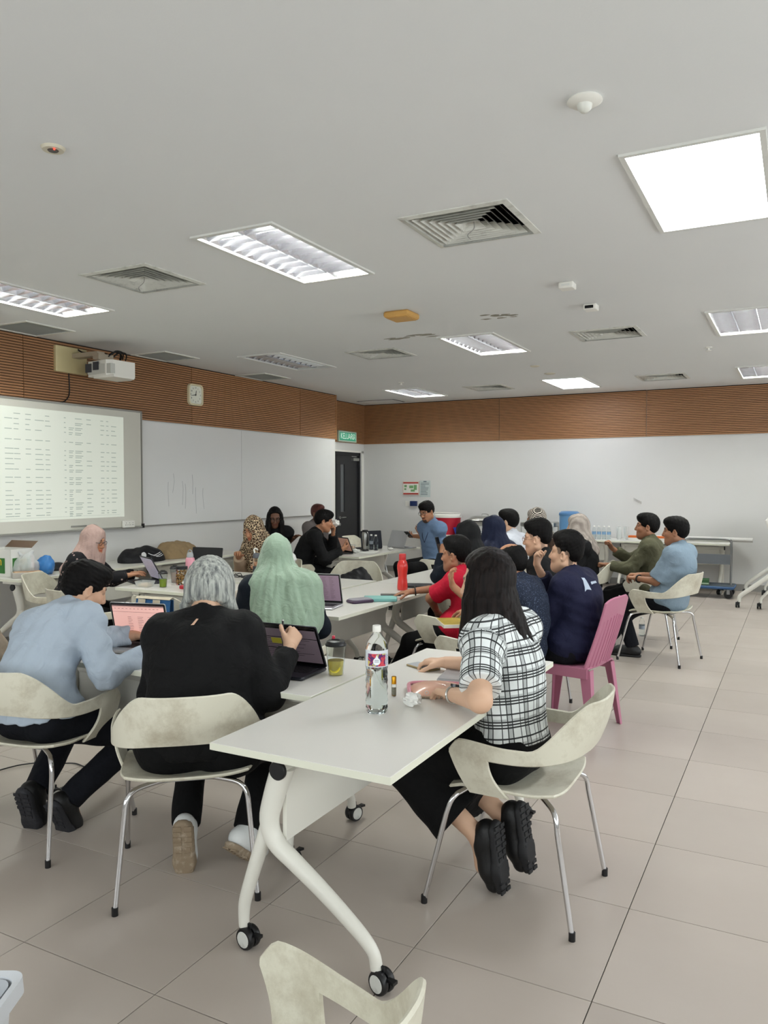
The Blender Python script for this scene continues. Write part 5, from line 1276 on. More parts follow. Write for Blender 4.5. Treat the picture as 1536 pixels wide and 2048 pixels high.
# ------------------------------------------------------------------ who sits where
PEOPLE = [
 dict(key='blue', label='man in a pale blue shirt seen from behind, hunched over a laptop', loc=(-3.0, 2.42), rot=6, py=-0.06, near=2, s=1.0, w=1.05, lean=20, curve=26, side=-6, hy=-30, hp=26, skin='light',
      wR=('w', -2.68, 2.74, .79), wL=('w', -3.05, 3.0, .79), poleR=(.9, .2, -.8), poleL=(-.7, -.2, -.6), fR=(.06, .05, .13, 0, 62), fL=(-.1, .02, .16, 8, 70), kpR=(.5, .6, .6),
      top=dict(m='pale_blue', sleeve='long', collar=1, len=.86, hem=-.02, g=.022, gs=.02, fold=.01), legs=dict(m='navy_trouser'), hair=dict(st='short', th=.014, rough=.005), shoe=dict(m='black_shoe', ms='dark_sole')),
 dict(key='grey', label='grey-haired woman in a black blouse seen from behind, writing', loc=(-2.13, 2.46), rot=29, side=-2, near=2, s=.98, w=1.4, sw=1.05, lean=14, curve=12, hy=0, hp=42, skin='fair', female=1, belly=.05,
      wR=('w', -1.94, 2.8, .87), wL=(-.13, .34, .79), poleR=(.45, -.2, -.9), poleL=(-.35, -.2, -.9), fR=(.16, .08, .12, -32, 40), fL=(-.08, .03, .17, 5, 78), hR=dict(curl=50, n=(-.6, .3, -.6)),
      top=dict(m='black_blouse', nk=.022, sleeve='long', len=.9, hem=-.06, g=.022, gs=.022, fold=.006, name='blouse'), legs=dict(m='black_trouser'), hair=dict(st='bob', m='grey_hair', len=.05, th=.036, flare=.028, span=1.3, tip=.024), shoe=dict(m='white_shoe', ms='tan_sole', ht=.03)),
 dict(key='plaid', label='long-haired woman in a black and white plaid shirt at the near table', loc=(-1.01, 2.93), rot=82, near=2, s=1.0, w=.98, lean=5, curve=4, hy=12, hp=10, skin='fair', female=1, ns=1.0,
      wL=('w', -1.15, 2.72, .785), wR=('w', -1.4, 3.24, .775), poleL=(-.7, -1, .2), poleR=(.5, -.4, -.6), fL=(-.09, .06, .2, 0, 97), fR=(.05, .02, .235, 0, 99), hL=dict(curl=22, n=(0, .35, -1)), hR=dict(curl=32),
      top=dict(m='plaid', sleeve='short', len=.78, hem=.03, g=.02, gs=.02, fold=.004, cuv=1), legs=dict(m='black_trouser', len=.72, rh=.125, rk=.085), hair=dict(st='long', m='long_hair', len=.2, th=.018, flare=.03, span=1.5, back=.06, tip=.02), shoe=dict(m='black_shoe', ms='black_sole', ht=-.01)),
 dict(key='green', label='woman in a sage green headscarf and dark navy dress, back to the camera', loc=(-2.73, 3.82), rot=30, near=1, s=0.93, w=1.05, lean=8, curve=6, hy=28, hp=12, skin='mid', female=1,
      wR=(.16, .3, .77), wL=(-.2, .32, .77), top=dict(m='dark_navy', name='dress', hem=-.1, g=.024, gs=.026), legs=dict(m='dark_navy'), hair=dict(st='scarf', m='sage', cape=.22, backlen=1.0, long=1, fold=.012, seed=4), shoe=dict(m='black_shoe')),
 dict(key='pink', label='bespectacled woman in a dusty pink headscarf typing at the left', loc=(-5.56, 4.76), rot=-66, near=1, s=0.9, w=1., lean=18, curve=8, hy=-12, hp=14, skin='mid', female=1, specs='dark',
      wR=('w', -5.08, 4.93, .8), wL=('w', -5.2, 5.1, .79), top=dict(m='floral_black', name='blouse', hem=-.1, g=.022, gs=.024), legs=dict(m='black_trouser'), hair=dict(st='scarf', m='dusty_pink', cape=.26, backlen=.7, fold=.01, seed=7), shoe=dict(m='black_shoe')),
 dict(key='leopard', label='woman in a leopard print headscarf behind the black laptop', loc=(-4.78, 6.47), rot=168, near=1, s=.95, w=1.05, lean=10, curve=8, hy=6, hp=22, skin='mid', female=1, specs='gold',
      wR=('w', -4.9, 6.2, .86), wL=('w', -4.55, 6.15, .79), hR=dict(curl=40), top=dict(m='beige_dress', name='dress', hem=-.1, g=.022, gs=.024), legs=dict(m='beige_dress'), hair=dict(st='scarf', m='leopard', cape=.26, backlen=.8, wide=1, fold=.008, seed=3), shoe=dict(m='black_shoe')),
 dict(key='longhair', label='long-haired bespectacled woman in black looking at her phone by the wall', loc=(-5.85, 8.15), rot=-160, near=1, s=.99, w=1.05, lean=5, curve=4, hy=18, hp=22, skin='dark', female=1, specs='dark',
      wR=('w', -5.85, 8.2, .98), wL=('w', -5.65, 8.25, .9), hR=dict(curl=45), top=dict(m='black_tee', sleeve='short', len=.98, hem=-.05), legs=dict(m='black_trouser'), hair=dict(st='long', len=.26, th=.016, flare=.02, span=1.35, back=.02, tip=.03), shoe=dict(m='black_shoe')),
 dict(key='hidden', label='person in grey mostly hidden behind the man with the tissue', loc=(-6.25, 9.65), rot=-100, near=0, s=0.97, w=1.0, lean=5, hy=0, hp=5, skin='dark',
      top=dict(m='grey_tee', sleeve='short', hem=-.05), legs=dict(m='black_trouser'), hair=dict(st='short', m='maroon_hair', th=.012), shoe=dict(m='black_shoe')),
 dict(key='tissue', label='man in a black long-sleeved top wiping his nose with a tissue', loc=(-5.27, 7.9), rot=-58, near=1, s=1.02, w=1.1, lean=20, curve=12, hy=2, hp=14, skin='mid',
      wL=(-.06, .36, .98), wR=(.1, .46, .8), poleL=(-.4, .2, -.9), hL=dict(f=(.1, .2, 1), n=(.3, -1, .2), curl=55), hR=dict(curl=40, n=(-.5, .2, .5)),
      top=dict(m='black_top', sleeve='long', hem=-.06, g=.02, gs=.022), legs=dict(m='black_trouser'), hair=dict(st='short', th=.016, rough=.006), shoe=dict(m='black_shoe')),
 dict(key='farblue', label='bearded man in a blue shirt checking his phone near the far wall', loc=(-4.16, 9.24), rot=150, near=1, s=1.1, w=1.12, lean=6, curve=3, hy=14, hp=22, skin='mid', specs='dark', beard=.85, lanyard='dark',
      wL=('w', -4.5, 9.42, .9), wR=('w', -4.52, 9.62, .92), hL=dict(curl=42, n=(.2, .2, .6)), hR=dict(curl=42, n=(.2, .2, .6)),
      top=dict(m='mid_blue', sleeve='long', collar=1, len=.2, hem=-.02, g=.02, gs=.022), legs=dict(m='black_trouser'), hair=dict(st='short', th=.015, rough=.006), shoe=dict(m='black_shoe')),
 dict(key='red', label='moustached man in a red polo shirt with one hand on the table', loc=(-2.2, 5.32), rot=84, pz=0.54, near=1, s=0.88, w=1.05, lean=-12, curve=30, side=0, hy=4, hp=2, skin='tan', beard=.5, fade=.75,
      wL=(.05, .2, .62), wR=('w', -2.6, 5.18, .77), poleL=(-.6, 1, -.2), poleR=(.5, -.5, -.7), hL=dict(curl=12), hR=dict(curl=12), fL=(-.12, .5, .085, 8, 0), fR=(.12, .46, .085, -8, 0),
      top=dict(m='red_polo', sleeve='short', collar=1, len=.8, hem=-.04, g=.02, gs=.022), legs=dict(m='black_trouser'), hair=dict(st='short', th=.005, hl=.02), shoe=dict(m='black_shoe')),
 dict(key='bald', label='balding man in a speckled navy shirt behind the woman in plaid', loc=(-1.58, 4.79), rot=86, pz=0.55, near=1, s=0.89, w=1.08, lean=-10, curve=26, hy=0, hp=18, skin='mid',
      wL=('w', -1.96, 4.66, .92), wR=('w', -2.0, 4.95, .72), poleL=(-.1, .9, -.8), hL=dict(f=(0, .1, 1), n=(.2, -.8, 0), curl=35), fL=(-.12, .56, .085, 8, 0), fR=(.1, .5, .085, -8, 0),
      top=dict(m='speckle_navy', sleeve='long', collar=1, len=.35, hem=-.04, g=.02, gs=.02), legs=dict(m='black_trouser', len=.85), hair=dict(st='bald', th=.008, hl=-.005), shoe=dict(m='black_shoe')),
 dict(key='polo', label='heavy-set man with gold spectacles in a black polo shirt and lanyard', loc=(-1.74, 5.84), rot=88, near=1, s=0.97, w=1.2, lean=-6, curve=16, hy=2, hp=6, skin='light', specs='gold', fade=.5, belly=.04, lanyard='maroon',
      wL=(-.2, .18, .66), wR=(.12, .26, .66), top=dict(m='black_polo', sleeve='short', collar=1, len=.85, hem=-.05, g=.022, gs=.025), legs=dict(m='black_trouser'), hair=dict(st='short', th=.005, hl=.03), shoe=dict(m='black_shoe')),
 dict(key='jacket', label='man in a navy work jacket with reflective strips, chin on hand, on the pink chair', loc=(-1.33, 5.1), rot=80, near=1, s=0.92, w=1.2, lean=-9, curve=26, hy=4, hp=-3, skin='light', fade=.75, belly=.03,
      wL=(-.02, .26, .74), wR=(.06, .26, 1.03), poleL=(-.7, -.2, -.7), poleR=(.4, .3, -.8), hR=dict(f=(-.1, -.2, 1), n=(0, -1, 0), curl=60), hL=dict(curl=40),
      top=dict(m='navy_jacket', sleeve='long', collar=1, len=.62, hem=-.11, g=.026, gs=.028, fold=.006, name='jacket'), legs=dict(m='navy_trouser'), hair=dict(st='short', th=.005, hl=.032), shoe=dict(m='black_shoe')),
 dict(key='blackscarf', label='person in a black headscarf and navy top, back turned, beyond the red polo', loc=(-2.42, 6.2), rot=62, wL=(-.1, .3, .98), near=0, s=0.92, w=1.0, lean=5, hy=20, hp=5, skin='mid', female=1,
      top=dict(m='dark_navy', hem=-.06), legs=dict(m='black_trouser'), hair=dict(st='scarf', m='black_scarf', cape=.14, seed=5), shoe=dict(m='black_shoe')),
 dict(key='navyscarf', label='person in a navy blue headscarf seated among the audience', loc=(-2.44, 6.9), rot=66, near=0, s=0.95, w=1.05, lean=5, hy=20, hp=5, skin='mid', female=1,
      top=dict(m='navy_top', hem=-.06), legs=dict(m='black_trouser'), hair=dict(st='scarf', m='navy_scarf', cape=.2, wide=1, seed=6), shoe=dict(m='black_shoe')),
 dict(key='white', label='bespectacled man in a white shirt partly hidden by the navy headscarf', loc=(-2.68, 8.05), rot=80, near=0, s=0.99, w=1.0, lean=4, hy=6, hp=4, skin='light', specs='dark',
      top=dict(m='white_shirt', hem=-.04, collar=1), legs=dict(m='black_trouser'), hair=dict(st='short', th=.018), shoe=dict(m='black_shoe')),
 dict(key='check', label='bespectacled woman in a black and white checked headscarf and brown top', loc=(-2.62, 8.95), rot=112, near=0, s=.99, w=1.05, lean=6, hy=0, hp=6, skin='mid', female=1, specs='gold',
      top=dict(m='brown_top', hem=-.06, name='blouse'), legs=dict(m='black_trouser'), hair=dict(st='scarf', m='check_scarf', cape=.1, seed=8, fold=.005), shoe=dict(m='black_shoe')),
 dict(key='greyscarf', label='woman in a pale grey headscarf and black top looking left', loc=(-1.93, 8.0), rot=105, near=0, s=0.93, w=1.0, lean=4, hy=4, hp=2, skin='light', female=1,
      top=dict(m='black_top', hem=-.06), legs=dict(m='black_trouser'), hair=dict(st='scarf', m='grey_scarf', cape=.12, seed=9), shoe=dict(m='black_shoe')),
 dict(key='olive', label='man in an olive jacket gesturing with both hands at the right', loc=(-1.35, 8.12), rot=90, near=1, s=0.95, w=1.08, lean=-6, curve=10, hy=10, hp=0, skin='tan',
      wL=(-.16, .34, .78), wR=(.06, .34, .93), hL=dict(curl=80), hR=dict(curl=80, f=(-.2, .3, .8), n=(-.5, .5, .2)), fL=(-.1, .52, .085, 8, 0), fR=(.1, .48, .085, -8, 0),
      top=dict(m='olive', sleeve='long', collar=1, len=.8, hem=-.06, g=.024, gs=.024, name='jacket'), legs=dict(m='black_trouser'), hair=dict(st='short', th=.014), shoe=dict(m='black_shoe')),
 dict(key='right', label='man in a light blue short-sleeved shirt with a maroon lanyard at the far right', loc=(-1.06, 7.46), rot=76, near=1, s=0.97, w=1.08, lean=-18, curve=16, hy=12, hp=4, skin='tan', belly=.03, lanyard='maroon', badge=1,
      wL=(-.08, .24, .72), wR=(.04, .26, .74), hL=dict(curl=45), hR=dict(curl=45), fL=(-.1, .26, .085, 14, 0), fR=(.1, .6, .085, -10, 0),
      top=dict(m='light_blue', sleeve='short', collar=1, len=.9, hem=-.06, g=.022, gs=.026), legs=dict(m='navy_trouser'), hair=dict(st='short', th=.014), shoe=dict(m='black_shoe')),
]
#BUILD
CM = dict(
 pale_blue=cloth('pale_blue_cotton', '#abb7c4', .8, .5, 12), navy_trouser=cloth('navy_trouser', '#0b0d14', .9, .4), black_trouser=cloth('black_trouser', '#070708', .9, .35),
 black_blouse=cloth('black_blouse', '#070708', .8, .45, 16), plaid=cloth('plaid_shirt', '#dfe3e2', .85, .4, 14, pattern='plaid'), dark_navy=cloth('dark_navy_dress', '#0c141e', .85, .4),
 sage=cloth('sage_scarf', '#8fa48f', .6, .5, 18, sheen=.2), floral_black=cloth('floral_black', '#0d0c10', .85, .3, pattern='dots', c2='#a58c86'), dusty_pink=cloth('dusty_pink_scarf', '#a98f87', .8, .35, 16),
 leopard=cloth('leopard_scarf', '#1d120d', .75, .3, pattern='leopard', c2='#cdb694'), beige_dress=cloth('beige_dress', '#b39c84', .85, .3), black_tee=cloth('black_tee', '#0b0b0d', .85, .3), grey_tee=cloth('grey_tee', '#6b6462', .85),
 black_top=cloth('black_top', '#0a0a0c', .85, .35), mid_blue=cloth('mid_blue_shirt', '#6b83a3', .8, .4), red_polo=cloth('red_polo', '#b3122e', .8, .35), speckle_navy=cloth('speckled_navy', '#1c2333', .85, .3, pattern='speckle', c2='#4d5a70'),
 black_polo=cloth('black_polo', '#0c0c0d', .8, .35), navy_jacket=cloth('navy_jacket', '#151731', .8, .5, 11), black_scarf=cloth('black_scarf', '#0b0b0d', .7, .3), navy_scarf=cloth('navy_scarf', '#0e1630', .7, .3), navy_top=cloth('navy_top', '#111a35', .8),
 white_shirt=cloth('white_shirt', '#c9ccd4', .8), brown_top=cloth('brown_top', '#3a2a20', .85), check_scarf=cloth('checked_scarf', '#15120f', .75, .2, pattern='check', c2='#c9bfb4'), grey_scarf=cloth('grey_scarf', '#a89d94', .75, .3, pattern='stripe', c2='#8d837c'),
 olive=cloth('olive_jacket', '#4b4a37', .85, .5, 12), light_blue=cloth('light_blue_shirt', '#7f919f', .8, .5, 12),
 black_shoe=mat('black_shoe_leather', '#101011', .5, bump=.1), dark_sole=mat('dark_rubber_sole', '#26262a', .7, bump=.4, bscale=40), black_sole=mat('black_rubber_sole', '#19191b', .65), white_shoe=mat('white_shoe_fabric', '#d6d8d6', .6, bump=.15), tan_sole=mat('tan_worn_sole', '#8d7c66', .7, stain='#d8cbb8', stain_scale=22),
 grey_hair=hair_mat('silver_hair', '#55585a', '#c4c7be', .5), long_hair=hair_mat('long_dark_hair', '#060404', '#1c1310', .55, spec=.16), maroon_hair=hair_mat('reddish_hair', '#3d1c18', '#5a2a24'))
SPECS = dict(dark=M_specs, gold=M_specs_gold)
LANY = dict(dark=mat('navy_cord', '#16203a', .6), maroon=mat('maroon_strap', '#6e1f36', .6))
BUILT = {}
for q in PEOPLE:
    q = dict(q)
    for part in ('top', 'legs', 'hair', 'shoe'):
        if part in q:
            d = dict(q[part])
            for k in ('m', 'ms', 'mt'):
                if isinstance(d.get(k), str): d[k] = CM[d[k]]
            q[part] = d
    if q.get('specs'): q['specs'] = SPECS[q['specs']]
    if q.get('lanyard'): q['lanyard'] = LANY[q['lanyard']]
    BUILT[q['key']] = person(q['label'], q['loc'], q['rot'], q)
r, K = BUILT['plaid']; bracelet(r, K, -1, M_steel, 'wristwatch', .03, .025, .006, (-.3, -.6, .6))
r, K = BUILT['red']; bracelet(r, K, 1, M_black_plastic, 'bead_bracelet', .031, .03, .005)
r, K = BUILT['right']; bracelet(r, K, -1, M_black_plastic, 'wristwatch', .033, .03, .007)
# ------------------------------------------------------------------ things on the tables
TT = TH+.0005
M_clear = mat('clear_plastic', '#f4f8f8', .06, trans=1., ior=1.18)
M_water = mat('water', '#f2f8f8', .02, trans=1., ior=1.2)
M_keys = mat('key_black', '#17181b', .5)
M_silver = mat('silver_aluminium', '#b9babb', .3, metal=.7)
M_graphite = mat('graphite_case', '#26272e', .35, metal=.3)
M_bezel = mat('screen_bezel', '#0c0c0e', .25)
def scr(name, col, e): return mat('screen_'+name, col, .3, emit=col, estr=e)
M_line = mat('screen_text', '#6d5a5c', .4)
def laptop(x, y, rz, label, w=.34, d=.235, ang=108, case=M_silver, screen=None, kind=0, logo=None, z=TT):
    t = empty('laptop', (x, y, z), R(rz), label, 'laptop')
    MB().rbox(-w/2, w/2, -d/2, d/2, 0, .014, .012).build('base', case, t)
    m = MB()
    for r in range(5):
        n = 14
        for k in range(n):
            kw = (w-.05)/n; x0 = -w/2+.025+k*kw; y0 = d/2-.035-(r+1)*.021
            if r == 4 and 4 <= k <= 8:
                if k == 4: m.box(x0, x0+kw*5-.003, y0, y0+.018, .014, .0155)
                continue
            m.box(x0, x0+kw-.003, y0, y0+.018, .014, .0155)
    m.build('keyboard', M_keys, t, smooth=False)
    MB().rbox(-.05, .05, -d/2+.012, -d/2+.075, .0138, .0144, .004, 2).build('touchpad', M_silver if case is M_silver else M_bezel, t)
    a = R(ang); lid = empty('lid', (0, d/2-.004, .012)); lid.parent = t; lid.rotation_euler = (a-PI, 0, 0)   # local -y is the top of the lid when open
    # lid local: lies over the base when closed: y from 0 to -d, z 0..0.008 ; screen on its lower face
    L0 = MB().rbox(-w/2, w/2, -d, 0, 0, .007, .01).build('lid_shell', case, lid)
    MB().rbox(-w/2+.003, w/2-.003, -d+.003, -.006, -.0012, .0, .006, 2).build('bezel', M_bezel, lid)
    sc = MB().box(-w/2+.012, w/2-.012, -d+.012, -.022, -.0018, -.001).build('screen', screen or M_bezel, lid, smooth=False)
    if kind:
        m = MB(); rnd = random.Random(kind); sw, s0, s1 = w/2-.012, -d+.012, -.022
        H_ = s1-s0
        def bar(u0, u1, v0, v1): m.box(-sw+2*sw*u0, -sw+2*sw*u1, s0+H_*v0, s0+H_*v1, -.0023, -.0017)
        if kind == 1:
            bar(0, 1, .0, .035); bar(0, 1, .05, .056); bar(0, 1, .2, .206); bar(.55, 1, .88, .888)
            for k in range(9): bar(.28, .28+.1*rnd.uniform(.6, 1), .34+.05*k, .348+.05*k); bar(.47, .47+.12*rnd.uniform(.6, 1), .34+.05*k, .348+.05*k); bar(.67, .67+.14*rnd.uniform(.5, 1), .34+.05*k, .348+.05*k)
            for k in range(6): bar(.3+.04*k, .32+.04*k, .955, .985)
            for k in range(12): bar(.04+.075*k, .075+.075*k, .1, .11)
        elif kind == 2:
            bar(0, 1, 0, .06); bar(.1, 1, .3, .315); bar(.02, .4, .62, .635)
            for k in range(10): bar(.12, .12+.3*rnd.random()+.1, .36+.055*k, .367+.055*k); bar(.55, .55+.35*rnd.random(), .36+.055*k, .367+.055*k)
        else:
            for k in range(16):
                for j in range(5): bar(.08+.17*j, .08+.17*j+.12*rnd.uniform(.4, 1), .08+.055*k, .09+.055*k)
        tag(m.build('screen_lines', M_line if kind != 2 else M_bezel, lid, smooth=False), kind='stuff')
        if kind == 2: MB().box(-sw+2*sw*.28, -sw+2*sw*.44, s0+H_*.34, s0+H_*.5, -.0026, -.002).build('yellow_note', mat('note_yellow', '#8a8426', .5, emit='#8a8426', estr=.3), lid, smooth=False)
    if logo: MB().at((0, -d*.5, .007)).lathe([(.017, 0), (.019, .0006), (.02, 0)], 24, False).build('logo_ring', M_silver, lid)
    return t
S_pink = scr('pink', '#d2a49b', .75); S_dim = scr('dim', '#544a50', .45); S_mauve = scr('mauve', '#7b6876', .5); S_grey = scr('grey', '#8f8b98', .55); S_peach = scr('peach', '#9a7462', .5)
laptop(-2.05, 2.885, 3, 'dark open laptop with a dim screen in front of the grey-haired woman', .36, .225, 117, M_graphite, S_dim, 2)
laptop(-3.0, 2.93, 14, 'silver laptop with a pink-tinted document on screen, before the man in pale blue', .32, .225, 105, M_silver, S_pink, 1)
laptop(-2.93, 4.55, 12, 'silver laptop with a wide dark bezel and mauve screen beside the green headscarf', .32, .225, 108, M_silver, S_mauve, 3)
laptop(-4.98, 5.02, -28, 'laptop with a greyish screen the pink headscarf woman is touching', .33, .235, 118, M_graphite, S_grey, 3)
laptop(-5.0, 5.93, 186, 'black laptop seen from behind with a round ring logo on its lid', .34, .235, 100, mat('matt_black_case', '#131416', .5), None, 0, logo=True)
laptop(-4.72, 9.46, 158, 'silver laptop seen from behind before the man in blue near the far wall', .34, .235, 112, M_silver, None)
laptop(-4.98, 8.3, -32, 'small tablet computer with a peach screen and keyboard on the table near the exit', .28, .2, 112, mat('matt_black_case', '#131416'), S_peach, 3)
laptop(-5.06, 9.12, -120, 'dark grey laptop lid standing left of the steel thermos', .32, .23, 100, M_graphite, None)
# closed laptop, notebooks, phones
def slab(name, x, y, rz, w, d, h, m, label, cat, z=TT, r=.008, top=None):
    t = empty(name, (x, y, z), R(rz), label, cat)
    MB().rbox(-w/2, w/2, -d/2, d/2, 0, h, r).build('body', m, t)
    if top: MB().rbox(-w/2+.004, w/2-.004, -d/2+.004, d/2-.004, h-.0003, h+.0006, max(.002, r-.003), 3).build('screen' if cat == 'phone' else 'cover', top, t)
    return t
slab('closed_laptop', -1.27, 3.2, 100, .3, .22, .017, M_silver, 'closed silver laptop beside the woman in plaid', 'laptop', r=.014, top=mat('lid_grey', '#a8a9ad', .35, metal=.5))
M_phone = mat('phone_glass', '#1a1c20', .08)
slab('mobile_phone', -1.515, 3.255, 65, .078, .16, .009, mat('phone_case_gold', '#8e7b54', .35, metal=.3), 'phone in a gold-edged case under the plaid woman\'s hand', 'phone', top=mat('phone_screen_light', '#b9bcc0', .15))
slab('notebook', -2.69, 5.04, -62, .17, .24, .022, mat('teal_cover', '#6fa5a0', .6), 'teal notebook at the edge of the table under the red polo man\'s hand', 'notebook', top=mat('teal_cover2', '#7fb3ac', .55))
slab('mobile_phone', -2.74, 5.3, -60, .075, .155, .009, M_black_plastic, 'black phone lying behind the teal notebook', 'phone', top=M_phone)
slab('tablet', -2.8, 5.86, -70, .2, .26, .016, mat('tablet_black', '#15161a', .4), 'closed black tablet case right of the red bottle', 'tablet', top=mat('tablet_cover', '#1c1d22', .55))
slab('paper_stack', -4.76, 8.6, 15, .21, .3, .006, mat('paper', '#e1e0dc', .7), 'loose white papers near the corner of the table by the exit', 'paper', r=.002)
slab('mobile_phone', -4.88, 8.72, 40, .075, .155, .02, M_black_plastic, 'black phone lying on the papers near the thermos', 'phone', top=M_phone, z=TT+.007)
slab('paper_sheets', -3.75, 5.28, 20, .21, .3, .004, mat('paper', '#e1e0dc'), 'white papers on the table between grey hair and green headscarf', 'paper', r=.002)
slab('mobile_phone', -3.72, 5.2, 50, .075, .15, .009, M_black_plastic, 'dark phone lying on the papers by the green headscarf', 'phone', top=M_phone, z=TT+.0045)
# book on the balding man's lap
slab('magazine', -1.99, 4.76, 35, .2, .27, .022, mat('book_pages', '#d8d3c4', .7), 'colourful ring-bound book on the balding man\'s lap', 'book', z=.66, r=.003, top=mat('book_cover', '#b7a24a', .45, var=.5, vscale=14, stain='#3c3a44', stain_scale=9))
# pouches
t = empty('pencil_pouch', (-1.285, 2.88, TT), R(24), 'pink transparent pouch under the plaid woman\'s left hand', 'pouch')
G = [[(-.1+.2*i/12+(.006*math.sin(j)), -.09+.18*j/8, .012+.03*math.sin(PI*i/12)**.6*math.sin(PI*j/8)**.5) for j in range(9)] for i in range(13)]
MB().shell(G, .004).build('cover', mat('pouch_peach', '#d9a78f', .3, coat=.5), t)
MB().rbox(-.1, .1, -.09, .09, 0, .016, .02).build('base', mat('pouch_glitter', '#9c8672', .3, metal=.5, var=.5, vscale=300), t)
MB().tube(bez([(-.1, -.088, .014), (-.108, .0, .02), (-.1, .088, .016), (0, .094, .018), (.1, .088, .016)], 6), .008, 8).build('piping', mat('pouch_pink', '#cf8a97', .3), t)
m = MB()
for k in range(5): m.tube([(.085-.03*k+.007*math.cos(a), -.09, .024+.007*math.sin(a)) for a in np.linspace(0, 2*PI, 9)], .0012, 5, False)
m.build('rings', M_steel, t)
t = empty('accessory_pouch', (-2.77, 4.88, TT), R(-30), 'small dark purple zip pouch right of the mauve-screened laptop', 'pouch')
MB().rbox(-.06, .06, -.09, .09, 0, .02, .025, b=.006).build('body', mat('pouch_purple', '#3a2a40', .5), t); MB().rbox(-.05, .05, -.08, .08, .018, .028, .022, b=.004).build('lid', mat('pouch_grey', '#8e8a92', .5), t)
MB().tube([(-.06, -.02, .012), (-.062, .06, .012)], .003, 6).build('zip', M_steel, t)
# ---- bottles and cups
def bottle_profile(R0, h, neck=.013): return [(R0*.85, 0), (R0, .006), (R0, h*.6), (R0*.98, h*.68), (R0*.8, h*.78), (neck*1.2, h*.88), (neck, h*.9), (neck, h*.93)]
t = empty('water_bottle', (-1.371, 2.54, TT), 0, 'large clear water bottle with a colourful label on the nearest table', 'bottle')
R0 = .0445; hh = .33
prof = [(.030, .004), (.038, .0), (.0425, .008), (.0445, .02)]
z = .02
while z < .185:
    prof += [(.0445, z), (.0425, z+.012), (.0425, z+.016), (.0445, z+.026)]; z += .028
prof += [(.0455, .19), (.0455, .262), (.0435, .275), (.037, .293), (.025, .312), (.0155, .325), (.0145, .33), (.0145, .336)]
MB().lathe(prof, 32).build('bottle_body', M_clear, t)
MB().lathe([(.0285, .006), (.0405, .02), (.0405, .19), (.0425, .2), (.0425, .212)], 28).build('water', M_water, t)
MB().lathe([(.0165, .33), (.017, .333), (.017, .352), (.0155, .356), (0, .356)], 24).build('cap', M_white_plastic, t)
m = MB(); NS = 40
def wrap(m, r, a0, a1, z0, z1, n=12):
    vs = []; fs = []
    for k in range(n+1):
        a = R(a0+(a1-a0)*k/n); vs += [(r*math.cos(a), r*math.sin(a), z0), (r*math.cos(a), r*math.sin(a), z1)]
    for k in range(n): fs.append((2*k, 2*k+2, 2*k+3, 2*k+1))
    return m.add(vs, fs)
aF = -62    # label front faces the camera side
wrap(m, .0458, aF-75, aF+75, .192, .26, 24).build('label', mat('label_white', '#d8dce2', .3), t)
def label_mat():
    m = bpy.data.materials.new('label_art'); m.use_nodes = True; N = m.node_tree.nodes; L = m.node_tree.links; b = N['Principled BSDF']
    tc = N.new('ShaderNodeTexCoord'); n = N.new('ShaderNodeTexNoise'); n.inputs['Scale'].default_value = 22; n.inputs['Detail'].default_value = 1; n.inputs['Distortion'].default_value = 2; L.new(tc.outputs['Object'], n.inputs['Vector'])
    r = N.new('ShaderNodeValToRGB'); r.color_ramp.elements[0].position = .3; r.color_ramp.elements[0].color = lin('#a01830'); r.color_ramp.elements[1].position = .72; r.color_ramp.elements[1].color = lin('#2a7fae')
    for p, c in ((.42, '#d84a56'), (.5, '#4a1f5c'), (.56, '#5a2a7a'), (.62, '#e2c84a')):
        e = r.color_ramp.elements.new(p); e.color = lin(c)
    L.new(n.outputs['Fac'], r.inputs[0]); L.new(r.outputs[0], b.inputs['Base Color']); b.inputs['Roughness'].default_value = .3; return m
wrap(MB(), .0461, aF-48, aF+48, .196, .247, 20).build('label_art', label_mat(), t)
m = MB(); nd_ = 12
for k in range(nd_):
    u0, u1 = -.0145+.029*k/nd_, -.0145+.029*(k+1)/nd_
    def zz(u):
        c = math.sqrt(max(0, .0148**2-u*u)); return .216-c, .216+c+.013*max(0, 1-abs(u)/.006)**1.2
    P = []
    for u in (u0, u1):
        a, bb = zz(u); an = R(aF)+u/.0464; P += [(.0464*math.cos(an), .0464*math.sin(an), a), (.0464*math.cos(an), .0464*math.sin(an), bb)]
    m.quad(P[0], P[2], P[3], P[1])
m.build('label_drop', mat('label_drop_white', '#e6eaec', .3), t)
m = MB()
for k in range(9): wrap(m, .0462, aF+54, aF+54+8+4*(k % 2), .2+.005*k, .2025+.005*k, 3)
for k in range(2): wrap(m, .0465, aF-10, aF+10, .214+.006*k, .216+.006*k, 6)
m.build('label_print', mat('label_ink', '#5c5f8a', .4), t)
t.scale = (.93, .93, .9)
t = empty('rollon_vial', (-1.41, 2.755, TT), 0, 'tiny roll-on oil vial with a gold cap beside the water bottle', 'vial')
MB().lathe([(.0085, 0), (.0095, .002), (.0095, .048), (.008, .05)], 18).build('glass', M_clear, t); MB().lathe([(.0078, .003), (.0078, .034)], 14).build('oil', mat('amber_oil', '#9b7a32', .1, trans=.6), t)
MB().lathe([(.0098, .05), (.0098, .078), (.0088, .08), (0, .08)], 18).build('cap', mat('gold_cap', '#c28a1e', .25, metal=.8), t); wrap(MB(), .0097, -150, 0, .008, .038).build('label', mat('vial_label', '#6d6a5c', .4, var=.6, vscale=120), t)
